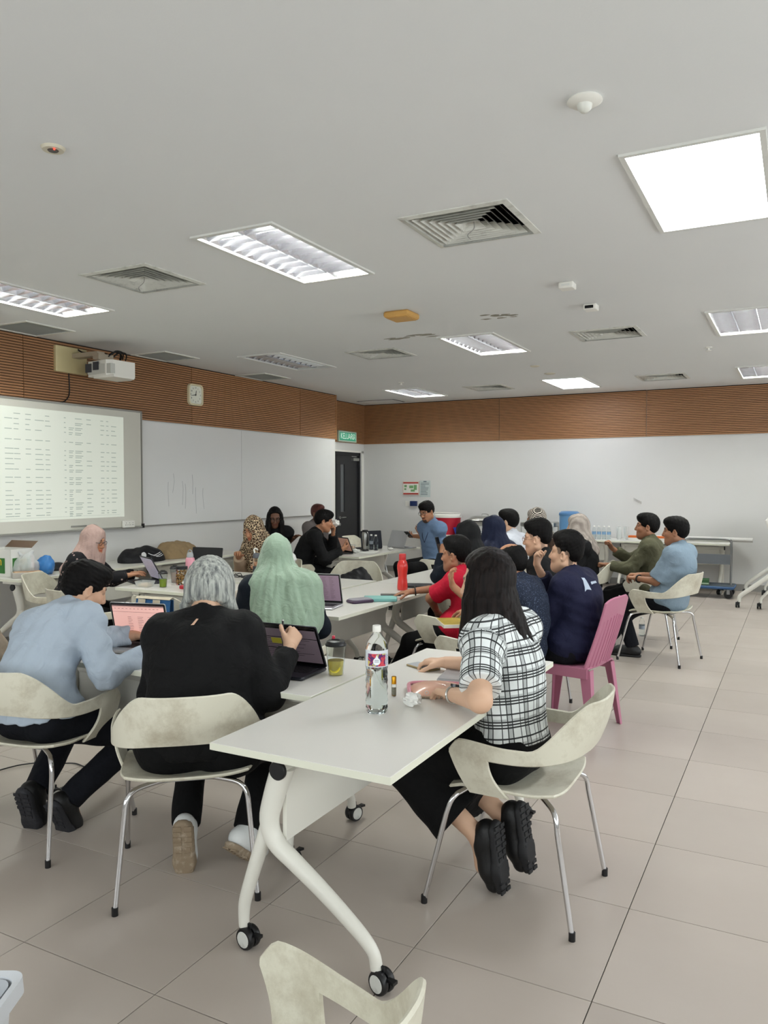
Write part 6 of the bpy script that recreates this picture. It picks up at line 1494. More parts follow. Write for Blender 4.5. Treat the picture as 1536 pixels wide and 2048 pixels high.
def crumple(name, x, y, z, r, m, label, cat, seed, sq=.7):
    t = empty(name, (x, y, z), 0, label, cat); rs = np.random.RandomState(seed); V, F = sphere_q((0, 0, 0), 1., nu=22, nv=15)
    f = np.full(len(V), .55)
    for k in range(9):
        d = rs.normal(size=3); d *= rs.uniform(2., 6.)/np.linalg.norm(d); f += .13*np.abs(np.sin(V@d+rs.uniform(0, 6)))*rs.choice([1, 1, -1])
    f = np.clip(f/f.mean(), .75, 1.3)
    V = V*f[:, None]*np.array([r, r*.85, r*sq]); V[:, 2] -= V[:, 2].min()
    mb = MB(); mb.add([tuple(v) for v in V], [tuple(q) for q in F]); mb.build('sheet', m, t, angle=25); return t
M_tissue = mat('tissue_white', '#e8e7e2', .9)
crumple('tissue_ball', -1.284, 2.66, TT, .032, M_tissue, 'crumpled white tissue on the nearest table', 'tissue', 4)
def cup(x, y, label, liquid, level, lidm, r0=.033, r1=.044, h=.13, z=TT):
    t = empty('drink_cup', (x, y, z), 0, label, 'cup')
    MB().lathe([(r0, 0), (r1, h), (r1-.0012, h), (r0-.001, .002)], 26, False).build('cup_wall', M_clear, t)
    f = level; rl = r0+(r1-r0)*f-.003
    MB().lathe([(r0-.003, .003), (rl, h*f), (0, h*f)], 24).build('drink', liquid, t)
    if lidm is not None:
        MB().lathe([(r1-.004, h), (r1+.003, h), (r1+.004, h+.006), (r1-.002, h+.012), (r1-.004, h+.02), (r1-.012, h+.024), (0, h+.024)], 26).build('lid', lidm, t)
        MB().rbox(-.02, .02, -.008, .008, h+.023, h+.029, .004).build('sip_tab', lidm, t)
    return t
M_lemon = mat('lemon_drink', '#e2d070', .1, trans=.55, var=.2, vscale=40)
t = cup(-1.80, 2.955, 'lidded clear cup of lemon drink beside the dark laptop', M_lemon, .5, M_black_plastic)
MB().at((.008, -.02, .035), (R(60), R(20), 0)).lathe([(.022, -.0025), (.024, 0), (.022, .0025)], 20).build('lemon_slice', mat('lemon_rind', '#e6d23c', .4), t)
MB().at((-.012, .0, .155)).lathe([(.007, 0), (.007, .016), (0, .018)], 10).build('straw_plug', mat('plug_red', '#c02a44', .4), t)
M_greenj = mat('green_juice', '#8fa52a', .2, trans=.2)
cup(-4.62, 4.86, 'clear cup of green juice with a black lid on the snack table', M_greenj, .62, M_black_plastic, .03, .036, .11)
cup(-4.74, 5.13, 'clear cup of pale pink drink behind the green juice', mat('pale_pink_drink', '#cbb3a8', .3), .75, M_black_plastic, .03, .04, .12)
# snack jar
t = empty('snack_jar', (-4.6, 5.06, TT), 0, 'jar of mixed nuts with a black lid on the snack table', 'jar')
MB().lathe([(.045, 0), (.048, .004), (.048, .125), (.044, .132)], 26).build('jar_wall', M_clear, t); MB().lathe([(.046, .13), (.05, .13), (.05, .152), (.046, .154), (0, .154)], 26).build('lid', M_black_plastic, t)
rnd = random.Random(8); m1, m2 = MB(), MB()
for k in range(150):
    a = rnd.random()*6.28; rr = .041*math.sqrt(rnd.uniform(.35, 1)); mm = m1 if rnd.random() < .75 else m2
    mm.at((rr*math.cos(a), rr*math.sin(a), rnd.uniform(.008, .12)), (rnd.random()*6, rnd.random()*6, 0), (1.6, 1., .8)).lathe([(0, -.005), (.005, -.002), (.005, .002), (0, .005)], 6, False)
tag(m1.build('nuts', mat('nut_gold', '#b98d4a', .6, var=.2), t), kind='stuff'); tag(m2.build('dark_nuts', mat('nut_brown', '#4f3420', .6), t), kind='stuff')
# pink flask
t = empty('pink_flask', (-4.72, 5.3, TT), 0, 'tall pink metal flask with a clear flip lid', 'flask')
MB().lathe([(.038, 0), (.04, .004), (.04, .18), (.036, .2), (.028, .206)], 26).build('body', mat('flask_pink', '#d797a4', .45), t)
MB().lathe([(.03, .205), (.03, .225), (.026, .24), (.02, .25), (0, .252)], 22).build('lid', mat('flask_lid', '#c8ccce', .2, trans=.5), t); MB().tube(bez([(-.024, 0, .23), (-.02, 0, .258), (0, 0, .27), (.02, 0, .258), (.024, 0, .23)], 5), .005, 8).build('carry_loop', mat('loop_grey', '#8d9294', .4), t)
# clear sports bottle
t = empty('sports_bottle', (-4.36, 5.78, TT), 0, 'clear sports bottle with a grey lid and white spout before the leopard scarf', 'bottle')
MB().lathe([(.034, 0), (.036, .004), (.036, .17), (.032, .178)], 24).build('body', M_clear, t); MB().lathe([(.033, .004), (.033, .1), (0, .1)], 20).build('water', mat('dark_water', '#6b6e78', .1, trans=.5), t)
MB().lathe([(.034, .176), (.036, .178), (.036, .2), (.03, .215), (.02, .222), (0, .224)], 22).build('lid', mat('lid_slate', '#4a4c52', .5), t); MB().tube(bez([(-.02, 0, .215), (-.03, 0, .25), (-.01, 0, .262), (.012, 0, .25)], 5), .007, 8).build('spout', M_white_plastic, t)
# food container, red lid, tissue roll
t = empty('food_tub', (-4.76, 4.8, TT), R(10), 'small clear tub of rice crackers before the touchscreen laptop', 'container')
MB().add([(-.05,-.04,0),(.05,-.04,0),(.05,.04,0),(-.05,.04,0),(-.065,-.052,.05),(.065,-.052,.05),(.065,.052,.05),(-.065,.052,.05)], [(0,3,2,1),(0,1,5,4),(1,2,6,5),(2,3,7,6),(3,0,4,7)]).build('tub', mat('tub_plastic', '#dfe4e2', .1, alpha=.35), t, smooth=False)
MB().rbox(-.046, .046, -.036, .036, .002, .028, .01).build('crackers', mat('cracker', '#c9b49a', .8, var=.3, vscale=60), t)
t = empty('jar_lid', (-4.4, 4.88, TT), 0, 'red round lid lying beside the white bread wrapper', 'lid'); MB().lathe([(.045, 0), (.046, .003), (.046, .022), (.043, .025), (0, .025)], 26).build('disc', mat('lid_red', '#b01f2e', .4), t)
MB().lathe([(.047, .004), (.047, .018)], 30, False).build('grip_ring', mat('lid_red', '#b01f2e'), t)
crumple('white_wrapper', -4.26, 4.82, TT, .085, mat('wrapper_white', '#dfddd6', .5), 'crumpled white wrapper beside the red lid', 'wrapper', 9, .6)
# black gadgets and cables behind the snacks
t = empty('camera_pouch', (-4.5, 5.42, TT), R(20), 'black gadget case lying right of the pink flask', 'case')
MB().rbox(-.09, .09, -.05, .05, 0, .05, .02).build('body', M_black_plastic, t); MB().rbox(-.05, .03, -.04, .04, .048, .075, .02).build('top', M_black_plastic, t)
rnd = random.Random(12); m = MB()
for k in range(7):
    cx, cy = -.25+.09*k, rnd.uniform(-.04, .04); P = []
    for a in range(9): P.append((cx+rnd.uniform(.05, .1)*math.cos(a*.9+k), cy+rnd.uniform(.04, .08)*math.sin(a*.9+k), .006+.035*rnd.random()))
    m.tube(bez(P, 4), .0038, 6)
t = empty('cable_tangle', (-4.62, 5.62, TT), 0, 'tangle of black cables around the sports bottle and black laptop', 'cables'); m.build('cables', M_black_plastic, t)
MB().rbox(-.35, -.22, -.03, .03, 0, .028, .008).build('power_brick', M_black_plastic, t)
crumple('carrier_bag', -4.1, 5.85, TT, .11, mat('thin_white_plastic', '#d8d8d4', .3), 'white plastic bag between the sports bottle and green headscarf', 'bag', 21, 1.0)
# red tumbler
t = empty('red_bottle', (-2.8, 5.62, TT), 0, 'translucent red curvy drinking bottle on the long table', 'bottle')
MB().lathe([(.036, 0), (.041, .004), (.042, .03), (.039, .07), (.035, .1), (.037, .13), (.043, .17), (.043, .2), (.036, .225), (.027, .24), (.025, .245)], 28).build('body', mat('red_plastic', '#c8322c', .22, coat=.3), t)
MB().lathe([(.027, .243), (.028, .246), (.028, .285), (.025, .29), (0, .29)], 24).build('cap', mat('red_cap', '#b52a2a', .35), t)
# thermos and small bottles
t = empty('thermos', (-5.02, 8.98, TT), 0, 'tall brushed steel thermos on the table near the exit', 'thermos')
MB().lathe([(.045, 0), (.047, .004), (.047, .2), (.04, .225), (.036, .23)], 26).build('body', M_steel, t); MB().lathe([(.038, .228), (.038, .25), (.034, .254), (0, .254)], 24).build('lid', M_black_plastic, t)
MB().tube(bez([(.03, -.03, .24), (.06, -.05, .2), (.065, -.055, .1), (.045, -.03, .05)], 5), .008, 8).build('handle', M_black_plastic, t)
def small_bottle(x, y, label, z=TT, band='#22252c', h=.2, group=None):
    t = empty('small_water_bottle', (x, y, z), 0, label, 'bottle', group); r = .031
    MB().lathe([(r*.85, 0), (r, .006), (r, .03), (r*.94, .036), (r, .044), (r, h*.62), (r*.8, h*.78), (.014, h*.89), (.013, h*.92)], 18).build('body', M_clear, t)
    MB().lathe([(r*.8, .006), (r*.9, .02), (r*.9, h*.6), (0, h*.6)], 14).build('water', M_water, t)
    MB().lathe([(r*1.01, h*.36), (r*1.01, h*.56)], 18, False).build('label', mat('label_'+band[1:], band, .4), t)
    MB().lathe([(.0155, h*.91), (.0155, h*.985), (.013, h), (0, h)], 14).build('cap', M_white_plastic, t)
    return t
small_bottle(-4.93, 8.98, 'small water bottle with a white band just right of the thermos', band='#9aa3ad')
small_bottle(-4.83, 8.92, 'small water bottle with a dark label, second from the thermos')
small_bottle(-5.16, 8.05, 'small water bottle with a blue label beside the tissue man\'s arm', band='#4a78b0')
small_bottle(-1.44, 8.5, 'small water bottle standing on the floor beyond the right man\'s shoe', z=0, band='#9aa3ad')
t = empty('snack_tub', (-5.12, 8.75, TT), R(8), 'clear tub of orange snacks behind the tablet computer', 'container')
MB().rbox(-.07, .07, -.05, .05, 0, .075, .012).build('tub', mat('tub_plastic', '#dfe4e2'), t); MB().rbox(-.062, .062, -.042, .042, .004, .055, .01).build('snacks', mat('snack_orange', '#b5792c', .6, var=.4, vscale=70), t)
crumple('tissue_heap', -4.86, 8.45, TT, .05, M_tissue, 'heap of white tissue behind the tablet computer', 'tissue', 30, .5)
crumple('tissue_scrap', -4.68, 9.05, TT, .035, M_tissue, 'scrap of white tissue right of the small bottles', 'tissue', 31, .4)
# ---- left wall tables
t = empty('snack_carton', (-6.52, 4.84, TT), R(5), 'white printed carton with green and yellow lettering at the left edge', 'box')
MB().box(-.17, .17, -.12, .12, 0, .002).box(-.17, .17, -.12, -.117, 0, .25).box(-.17, .17, .117, .12, 0, .25).box(-.17, -.167, -.12, .12, 0, .25).box(.167, .17, -.12, .12, 0, .25).build('carton', mat('carton_white', '#d9d8d2', .6), t, smooth=False)
MB().add([(-.17,.12,.25),(.17,.12,.25),(.17,.2,.31),(-.17,.2,.31)], [(0,1,2,3)]).build('flap', mat('carton_inside', '#5a4738', .8), t, smooth=False)
for (rot_, dx, dy) in ((0, .0, -.1215), (PI/2, .1715, .0)):
    f = empty('print_face', (dx, dy, 0), rot_); f.parent = t
    MB().box(-.1, .1, -.001, 0, .03, .17).build('green_print', mat('print_leaf', '#2f6b2a', .5), f, smooth=False)
    text_obj('m', .12, mat('print_yellow', '#d6b021', .5), 'lettering', f, (.02, -.0012, .14), (PI/2, 0, 0)); text_obj('S', .08, mat('print_orange', '#c86a1c', .5), 'lettering', f, (-.03, -.0012, .06), (PI/2, 0, 0))
def soft_bag(name, x, y, z, label, cat, m, rad, seed, knots=True):
    t = empty(name, (x, y, z), R(20), label, cat); D = SDF(.007)
    D.ell((0, 0, rad[2]*.8), np.eye(3), rad, .03); D.ell((rad[0]*.3, 0, rad[2]*1.5), np.eye(3), (rad[0]*.4, rad[1]*.4, rad[2]*.6), .05)
    if knots: D.rc((rad[0]*.2, 0, rad[2]*1.7), (rad[0]*.45, .02, rad[2]*2.3), .02, .008, .02); D.rc((-rad[0]*.1, 0, rad[2]*1.7), (-rad[0]*.4, -.02, rad[2]*2.2), .02, .008, .02)
    D.disp = folds(seed, .012, .06, 8, .8); V, F = D.mesh(); V[:, 2] = np.maximum(V[:, 2], 0.002); np_mesh('bag', [(V, F)], m, t); return t
M_film = mat('thin_plastic_film', '#dadcdd', .25, alpha=.55)
soft_bag('plastic_bag', -6.3, 4.86, TT, 'translucent white plastic bag of food packets on the left table', 'bag', M_film, (.12, .1, .1), 5)
soft_bag('blue_packet', -6.28, 5.05, TT, 'blue snack packet inside a clear bag on the left table', 'packet', mat('packet_blue', '#2f6fae', .35), (.09, .08, .085), 6, False)
crumple('orange_packet', -6.42, 5.0, TT, .05, mat('packet_orange', '#c84a22', .4), 'orange and red snack packet beside the blue packet', 'packet', 15, 1.5)
t = empty('food_tray', (-6.2, 4.8, TT), R(60), 'shallow foam tray of pastries in front of the plastic bag', 'tray')
MB().rbox(-.13, .13, -.06, .06, 0, .05, .008).build('tray', mat('tray_clear', '#a9a49c', .3), t); MB().rbox(-.115, .115, -.05, .05, .045, .056, .01).build('pastries', mat('pastry', '#a98a6d', .8, var=.4, vscale=45), t)
def flat_heap(name, x, y, z, label, cat, m, rx, ry, rz, seed, rot=0, wl=.12):
    t = empty(name, (x, y, z), R(rot), label, cat); D = SDF(.01); rs = np.random.RandomState(seed)
    D.ell((0, 0, 0), np.eye(3), (rx, ry, rz), .04)
    for k in range(4): D.ell((rs.uniform(-.5, .5)*rx, rs.uniform(-.5, .5)*ry, rz*.3), np.eye(3), (rx*.5, ry*.5, rz*.8), .05)
    D.disp = folds(seed, rz*.16, wl, 7, .7); V, F = D.mesh(); V[:, 2] = np.maximum(V[:, 2], .001); np_mesh('folded_cloth', [(V, F)], m, t); return t
flat_heap('black_pouch', -6.5, 5.38, TT, 'flat black pouch lying right of the blue packet', 'pouch', cloth('black_nylon', '#101014', .6), .11, .14, .045, 40)
flat_heap('grey_paper_bag', -6.62, 5.8, TT, 'pale grey paper heap on the left table near the wall', 'paper', mat('grey_paper', '#b9bcbc', .7), .1, .13, .06, 41)
t = flat_heap('black_backpack', -6.4, 6.42, TT, 'black bag with a white printed emblem lying on the wall table', 'bag', MATS['black_nylon'], .18, .3, .13, 42, 0)
m = MB(); e_ = MB()
for k in range(3): m.tube(bez([(.165-.012*k, -.08+.04*k, .1-.02*k), (.17, .0+.04*k, .075-.01*k), (.165, .1+.02*k, .1-.015*k)], 5), .004, 5)
m.at((.155, -.14, .085), (0, PI/2-.3, 0)).lathe([(.03, 0), (.03, .012), (.0, .014)], 18); m.build('emblem', mat('print_white', '#d6d6d8', .6), t)
flat_heap('khaki_jacket', -6.42, 6.98, TT, 'khaki brown jacket heaped on the wall table', 'jacket', cloth('khaki_cotton', '#8a7557', .85, .5), .2, .33, .15, 43, 0, .15)
# ---- draped things on chairs
def on_chair(ch, lx, ly, z):
    x, y, a = ch; a = R(a); return (x+lx*math.cos(a)-ly*math.sin(a), y+lx*math.sin(a)+ly*math.cos(a), z)
t = empty('tote_bag', (-3.85, 3.975, .45), R(6), 'blue tote bag with cream straps hung behind an armchair', 'bag')
G = [[(-.14+.28*i/14, -.02-.035*math.sin(PI*i/14)-.02*math.sin(PI*j/10), .01+.34*j/10) for j in range(11)] for i in range(15)]
MB().shell(G, .004).build('front_panel', cloth('tote_blue', '#33608f', .8, .4), t)
G = [[(-.14+.28*i/14, .012+.02*math.sin(PI*i/14), .01+.34*j/10) for j in range(11)] for i in range(15)]
MB().shell(G, .004).build('back_panel', cloth('tote_blue', '#33608f'), t)
for s in (-.06, .06):
    MB().shell([[(s-.028+.056*i/3, -.062-.02*math.sin(PI*j/10)-.002, .01+.345*j/10) for j in range(11)] for i in range(4)], .004).build('strap', cloth('tote_cream', '#c9bfa9', .85), t)
MB().shell([[(-.14+.28*i/10, -.03+.055*j/4, .355+.012*math.sin(PI*j/4)) for j in range(5)] for i in range(11)], .004).build('flap', cloth('tote_cream', '#c9bfa9'), t)
t = empty('white_clothing', (-3.15, 4.09, .5), R(10), 'white ruffled clothing draped over the armchair left of the green headscarf', 'clothing')
D = SDF(.009); D.rc((-.03, .03, .36), (-.02, -.04, .36), .04, .04, .03); D.rc((-.02, -.045, .36), (.02, -.05, .02), .05, .075, .03, flat=((0, 1, 0), .5)); D.rc((.06, -.03, .3), (.09, -.04, .1), .04, .05, .03, flat=((0, 1, 0), .6)); D.disp = folds(50, .011, .05, 7, .4)
np_mesh('fabric', [D.mesh()], cloth('off_white_cotton', '#c4bcb0', .85, .5), t)
ch = (-3.83, 6.6, 200)
t = soft_bag('black_handbag', *on_chair(ch, -.02, .0, .462), 'slouchy black bag sitting on the empty white armchair', 'bag', MATS['black_nylon'], (.2, .15, .15), 60, False)
t = crumple('pink_purse', *on_chair(ch, -.17, .1, .462), .06, mat('dusty_rose', '#b58a80', .6), 'small dusty pink purse beside the black bag on the white armchair', 'purse', 61, 1.1)
soft_bag('beige_bag', -4.0, 2.74, .45, 'beige cloth bag on the armchair at the left edge', 'bag', cloth('beige_canvas', '#8d8070', .9), (.2, .17, .2), 62, False)
# blue carrier bag under the exit table
soft_bag('blue_carrier', -4.55, 9.05, .001, 'blue plastic bag standing on the floor under the table near the exit', 'bag', mat('bag_blue', '#2440a8', .35), (.13, .12, .16), 63)
# things held in the hands
def world_of(key, v):
    r, K = BUILT[key]; q = [p for p in PEOPLE if p['key'] == key][0]; return rotz(R(q['rot']))@np.asarray(v)+A3(q['loc'][0], q['loc'][1], 0)
def held_phone(key, sd, label, off=(0, .05, .02), rot=(60, 0, 0)):
    r, K = BUILT[key]; q = [p for p in PEOPLE if p['key'] == key][0]
    w = world_of(key, K['W'][sd]+A3(*off)); t = empty('mobile_phone', tuple(w), 0, label, 'phone'); t.rotation_euler = (R(rot[0]), R(rot[1]), R(q['rot']+rot[2]))
    MB().rbox(-.037, .037, -.075, .075, -.004, .004, .009).build('body', M_black_plastic, t); MB().rbox(-.034, .034, -.072, .072, .0038, .0046, .007).build('screen', M_phone, t)
held_phone('longhair', 1, 'phone held by the long-haired woman by the wall', (-.02, .09, .03)); held_phone('farblue', -1, 'phone held by the bearded man in blue', (.03, .09, .02), (35, 0, 20)); held_phone('blackscarf', -1, 'phone held up by the person in the black headscarf', (.0, .05, .07), (75, 0, 30))
w = world_of('tissue', BUILT['tissue'][1]['W'][-1]+A3(.0, .035, .085)); crumple('held_tissue', w[0], w[1], w[2], .045, M_tissue, 'white tissue held to the nose of the man in black', 'tissue', 71, .9)
r, K = BUILT['grey']; w = K['W'][1]; q = [p for p in PEOPLE if p['key'] == 'grey'][0]
a_ = world_of('grey', w+A3(-.03, .06, .01)); t = empty('pen', tuple(a_), 0, 'slim pen in the grey-haired woman\'s right hand', 'pen'); MB().tube([(.01, -.02, -.03), (-.02, .02, .09)], .0045, 8).build('barrel', M_black_plastic, t); MB().tube([(-.02, .02, .09), (-.0215, .022, .096)], .0055, 8).build('button', M_steel, t)
t = empty('computer_mouse', (-2.76, 2.83, TT), R(20), 'black computer mouse beside the pale blue sleeve', 'mouse')
D = SDF(.004); D.ell((0, 0, .004), np.eye(3), (.031, .052, .03), .01, clips=[((0, 0, 0), (0, 0, -1))]); np_mesh('shell', [D.mesh()], M_black_plastic, t); MB().at((0, .025, .029), (0, PI/2, 0)).lathe([(.006, -.003), (.006, .003)], 10).build('wheel', M_grey_metal, t)
t = empty('power_adapter', (-3.72, 2.98, 0), R(15), 'black power adapter with its cable on the floor by the blue man\'s shoes', 'adapter')
MB().rbox(-.055, .055, -.03, .03, 0, .032, .008).build('brick', M_black_plastic, t); MB().tube(bez([(.055, 0, .012), (.15, .05, .006), (.3, .0, .006), (.45, .12, .006), (.6, .1, .006), (.7, .16, .3), (.74, .12, .6), (.75, .06, .715)], 7), .0035, 6).build('cable', M_black_plastic, t)
MB().tube(bez([(-.05, 0, .012), (-.15, -.06, .006), (-.2, -.2, .006), (-.1, -.3, .006)], 7), .0035, 6).build('mains_lead', M_black_plastic, t)
# reflective strips on the navy jacket
r, K = BUILT['jacket']; M_refl = mat('reflective_tape', '#a9b4c2', .35); fwd_ = nrm(np.cross(K['u2'], K['rt']))
def strap_ring(c, d, rad, wd_, name):
    a = nrm(np.cross(d, A3(.3, .2, .9))); b = np.cross(d, a); m = MB(); n = 24; vs = []; fs = []
    for k in range(n):
        t_ = 2*PI*k/n; o = a*math.cos(t_)+b*math.sin(t_)
        vs += [tuple(c-d*wd_/2+o*rad[0]), tuple(c+d*wd_/2+o*rad[1])]
    fs = [(2*k, (2*k+2) % (2*n), (2*k+3) % (2*n), 2*k+1) for k in range(n)]
    m.add(vs, fs); m.build(name, M_refl, r)
E_, S_, W_ = K['E'][-1], K['S'][-1], K['W'][-1]
jk = child_of(r, 'jacket'); sh = K['S'][-1]; up_ = K['u3']
decal(jk, E_+(W_-E_)*.18-K['rt']*.07, nrm(W_-E_), nrm(np.cross(nrm(W_-E_), K['rt'])), .05, .12, M_refl, 'reflective_cuff', r)
decal(jk, sh-fwd_*.09+up_*.0+K['rt']*.06, nrm(K['rt']-up_*.3), nrm(up_-fwd_*.3), .035, .09, M_refl, 'reflective_shoulder', r)
decal(jk, sh-fwd_*.12+up_*.01+K['rt']*.13, K['rt'], up_, .06, .012, M_refl, 'collar_mark', r)
# keyhole and hem details: lanyard card already on the man in light blue
r, K = BUILT['grey']; f_ = nrm(np.cross(K['u3'], K['rt']))
decal(child_of(r, 'blouse'), K['nb']-f_*.1-K['u3']*.055-K['rt']*.012, K['rt'], nrm(K['u3']+K['rt']*.25), .008, .05, mat('keyhole_skin', SKIN['fair'], .5), 'keyhole', r, 4, 7)
# ------------------------------------------------------------------ far wall serving tables
BZ = TT
t = empty('drinks_cooler', (-5.36, 12.5, BZ), 0, 'red drinks cooler with a white lid on the serving table', 'cooler')
MB().lathe([(.2, 0), (.205, .01), (.225, .27), (.228, .29)], 30).build('body', mat('cooler_red', '#b3162e', .4), t); MB().lathe([(.232, .285), (.236, .29), (.236, .325), (.22, .34), (.0, .345)], 30).build('lid', M_white_plastic, t)
MB().at((0, -.215, .06), (PI/2, 0, 0)).lathe([(.018, 0), (.018, .04), (.01, .05)], 12).build('tap', M_white_plastic, t); MB().tube(bez([(-.23, 0, .3), (-.24, -.05, .36), (0, -.08, .37), (.24, -.05, .36), (.23, 0, .3)], 5), .008, 8).build('carry_handle', M_white_plastic, t)
t = empty('blue_basket', (-5.03, 12.38, BZ), 0, 'small blue plastic basket between the cooler and the chafing dish', 'basket')
MB().add([(-.1,-.08,0),(.1,-.08,0),(.1,.08,0),(-.1,.08,0),(-.13,-.1,.12),(.13,-.1,.12),(.13,.1,.12),(-.13,.1,.12)], [(0,3,2,1),(0,1,5,4),(1,2,6,5),(2,3,7,6),(3,0,4,7)]).build('tub', mat('basket_blue', '#1c2f8c', .45), t, smooth=False); MB().tube([(-.13,-.1,.12),(.13,-.1,.12),(.13,.1,.12),(-.13,.1,.12),(-.13,-.1,.12)], .008, 6).build('rim', mat('basket_blue', '#1c2f8c'), t)
def chafing(x, y, label, lid=True):
    t = empty('chafing_dish', (x, y, BZ), 0, label, 'chafing dish')
    MB().rbox(-.28, .28, -.17, .17, .17, .25, .03).build('water_pan', M_steel, t)
    m = MB()
    for sx in (-.26, .26):
        for sy in (-.15, .15): m.tube([(sx, sy, .2), (sx, sy, .0)], .01, 8)
    m.tube([(-.26, -.15, .05), (.26, -.15, .05)], .008, 6).tube([(-.26, .15, .05), (.26, .15, .05)], .008, 6); m.build('stand', M_steel, t)
    for sx in (-.12, .12): MB().at((sx, 0, 0)).lathe([(.04, 0), (.042, .06), (.02, .065)], 14).build('burner', M_graphite, t)
    if lid:
        G = [[(-.285+.57*i/12, -.175+.35*j/10, .25+.075*(1-abs(-1+2*j/10)**3)*(1-abs(-1+2*i/12)**6)) for j in range(11)] for i in range(13)]
        MB().shell(G, .006).build('lid', M_steel, t); MB().tube(bez([(-.05, 0, .325), (-.05, 0, .355), (.05, 0, .355), (.05, 0, .325)], 5), .007, 8).build('lid_handle', M_steel, t)
        MB().box(-.04, .04, -.178, -.172, .255, .28).build('name_card', mat('paper', '#e1e0dc'), t, smooth=False)
    return t
chafing(-4.66, 12.45, 'covered steel chafing dish with a lid handle on the serving table'); chafing(-3.72, 12.45, 'open steel chafing dish stand left of the blue water tank', False)
t = empty('water_tank', (-3.24, 12.45, BZ), 0, 'tall light blue cylindrical water dispenser on the serving table', 'dispenser')
MB().lathe([(.15, 0), (.155, .01), (.155, .36), (.16, .365)], 30).build('body', mat('tank_blue', '#5f8db8', .3), t); MB().lathe([(.162, .36), (.165, .37), (.16, .4), (.13, .425), (0, .43)], 30).build('lid', mat('tank_lid', '#4f7ba6', .35), t); MB().at((0, -.155, .06), (PI/2, 0, 0)).lathe([(.014, 0), (.014, .05), (.02, .055), (.02, .07)], 12).build('tap', M_white_plastic, t)
for k, (x, lab) in enumerate(((-2.83, 'leftmost small water bottle in the row beside the grey headscarf'), (-2.755, 'second small water bottle in the row on the serving table'), (-2.68, 'third small water bottle in the row on the serving table'), (-2.605, 'fourth and rightmost small water bottle in the row'))):
    small_bottle(x, 12.38, lab, BZ, '#7fa3c4', .21, 'water bottles on the serving table')
for k, x in enumerate((-2.46, -2.36)):
    t = empty('cup_sleeve', (x, 12.42, BZ), 0, ('sleeve of clear plastic cups next to the small bottles', 'second sleeve of clear cups left of the orange box')[k], 'cups', 'clear cup sleeves')
    m = MB()
    for q in range(9): m.lathe([(.03, .02*q), (.038, .02*q+.04)], 16, False)
    m.build('stacked_cups', mat('tub_plastic', '#dfe4e2'), t)
for x, lab in ((-2.2, 'white box with an orange band left of the olive jacket man'), (-1.86, 'white box with an orange band between the two men at right')):
    t = empty('tissue_box', (x, 12.42, BZ), 0, lab, 'box', 'orange tissue boxes'); MB().rbox(-.11, .11, -.06, .06, 0, .07, .004).build('carton', mat('carton_white', '#d9d8d2'), t); MB().rbox(-.111, .111, -.061, .061, .04, .0715, .004).build('orange_band', mat('band_orange', '#cf6a2c', .5), t)
t = empty('paper_roll', (-1.35, 12.66, BZ), 0, 'long white rolled paper lying at the back of the right serving table', 'roll')
m = MB(); m.at((-.75, 0, .035), (0, PI/2, 0)).lathe([(.022, 0), (.034, 0), (.034, 1.5), (.022, 1.5)], 20, False); m.build('roll', mat('paper', '#e1e0dc'), t); MB().at((-.75, 0, .035), (0, PI/2, 0)).lathe([(.021, 0), (.021, 1.5)], 14, False).build('core', mat('core_grey', '#9a978f', .7), t)
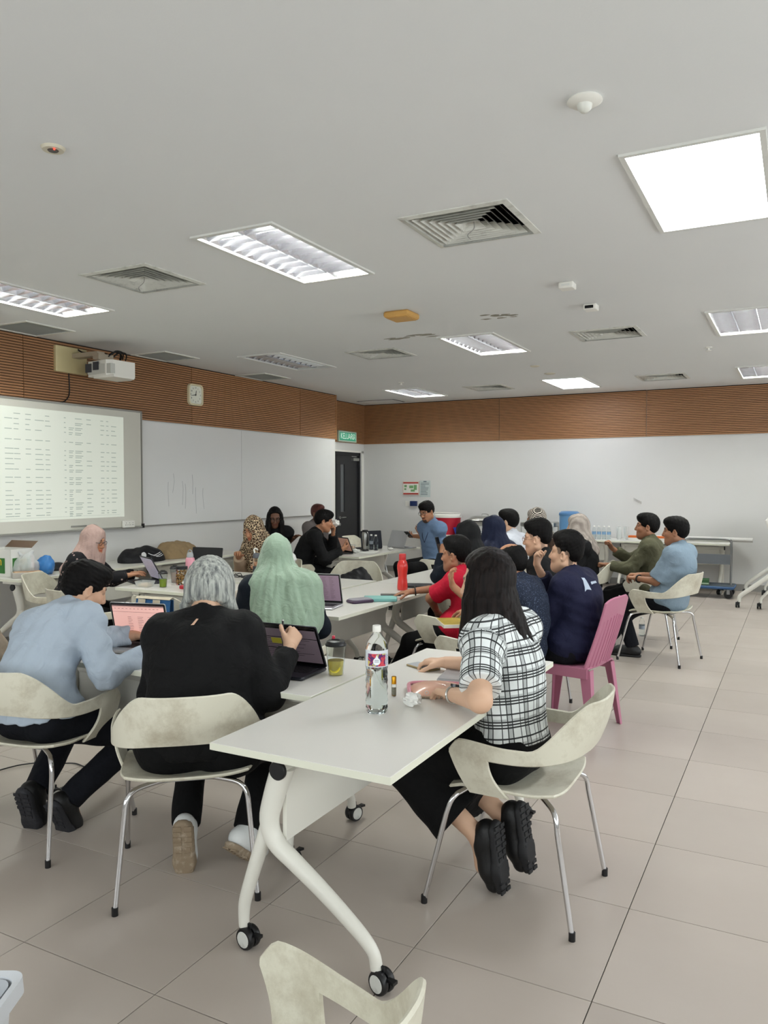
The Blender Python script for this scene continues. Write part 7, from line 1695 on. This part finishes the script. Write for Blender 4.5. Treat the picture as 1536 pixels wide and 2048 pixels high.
# trolley
t = empty('platform_trolley', (-1.2, 12.02, 0), 0, 'blue platform trolley with a grey push handle under the serving table', 'trolley')
MB().rbox(-.3, .42, -.22, .22, .13, .17, .03).build('deck', mat('deck_blue', '#2b4f78', .5), t); MB().rbox(-.29, .41, -.21, .21, .165, .175, .03).build('mat', mat('deck_mat', '#39424a', .8), t)
MB().tube(bez([(.36, -.0, .15), (.36, -.0, .72), (.35, 0, .78), (.3, 0, .81), (-.2, 0, .81)], 6), .016, 10).build('push_handle', M_grey_metal, t); MB().tube([(-.2, 0, .81), (-.26, 0, .8), (-.28, 0, .15)], .016, 10).build('handle_post', M_grey_metal, t)
MB().box(-.27, .35, -.01, .01, .46, .6).build('name_board', mat('board_slate', '#6b7076', .5), t, smooth=False)
for sx in (-.22, .34):
    for sy in (-.16, .16):
        MB().at((sx, sy, .06), (PI/2, 0, 0)).lathe([(.03, -.018), (.058, -.018), (.06, 0), (.058, .018), (.03, .018)], 18).build('wheel', M_black_plastic, t); MB().box(sx-.02, sx+.02, sy-.025, sy+.025, .06, .13).build('wheel_fork', M_grey_metal, t, smooth=False)
t = empty('green_carton', (-1.28, 11.97, .1755), R(4), 'flat green box resting on the trolley', 'box'); MB().rbox(-.18, .16, -.13, .13, 0, .07, .006).build('carton', mat('carton_green', '#2f5a34', .6, var=.3, vscale=12), t); MB().box(-.18, .16, -.1315, -.13, .01, .03).build('side_print', mat('print_leaf_pale', '#9fb59a', .5), t, smooth=False)
# translucent bin at the lower left corner
t = empty('plastic_bin', (-1.505, .85, 0), R(28), 'corner of a translucent white plastic bin at the lower left', 'bin')
m = MB(); h = .54
for (w0, w1, z0, z1) in ((.13, .165, 0, h), (.165, .178, h, h+.004), (.178, .178, h+.004, h-.03)): pass
def frust(m, w0, w1, z0, z1, r=.03):
    n = 6; A, B = [], []
    for (w, z, out) in ((w0, z0, A), (w1, z1, B)):
        for cx, cy, a0 in ((w-r, w-r, 0), (-w+r, w-r, 90), (-w+r, -w+r, 180), (w-r, -w+r, 270)):
            out += [(x, y, z) for x, y in arc(cx, cy, r, a0, a0+90, n)]
    k = len(A); m.add(A+B, [(i, (i+1) % k, k+(i+1) % k, k+i) for i in range(k)])
frust(m, .13, .165, 0, h); frust(m, .165, .18, h, h+.004); frust(m, .18, .182, h+.004, h-.03); m.box(-.12, .12, -.12, .12, .0, .006)
m.build('tub', mat('bin_plastic', '#c9ccd0', .3), t); m = MB(); frust(m, .16, .126, h-.002, .01); m.build('liner', mat('bin_liner', '#b4b7ba', .4), t)
# white paper strips on the seated man's knee
t = empty('paper_strips', (-1.52, 7.66, .43), R(20), 'white paper strips hanging beside the right man\'s knee', 'paper')
for k, (dx, rz_) in enumerate(((0, 8), (.02, -6), (-.012, 15))):
    m = MB(); m.shell([[(dx-.006+.012*i, .003*k+.012*math.sin(j*.6), -.05+.018*j) for j in range(9)] for i in range(2)], .0015); o = m.build('strip', mat('paper', '#e1e0dc'), t); o.rotation_euler = (0, R(rz_), 0)
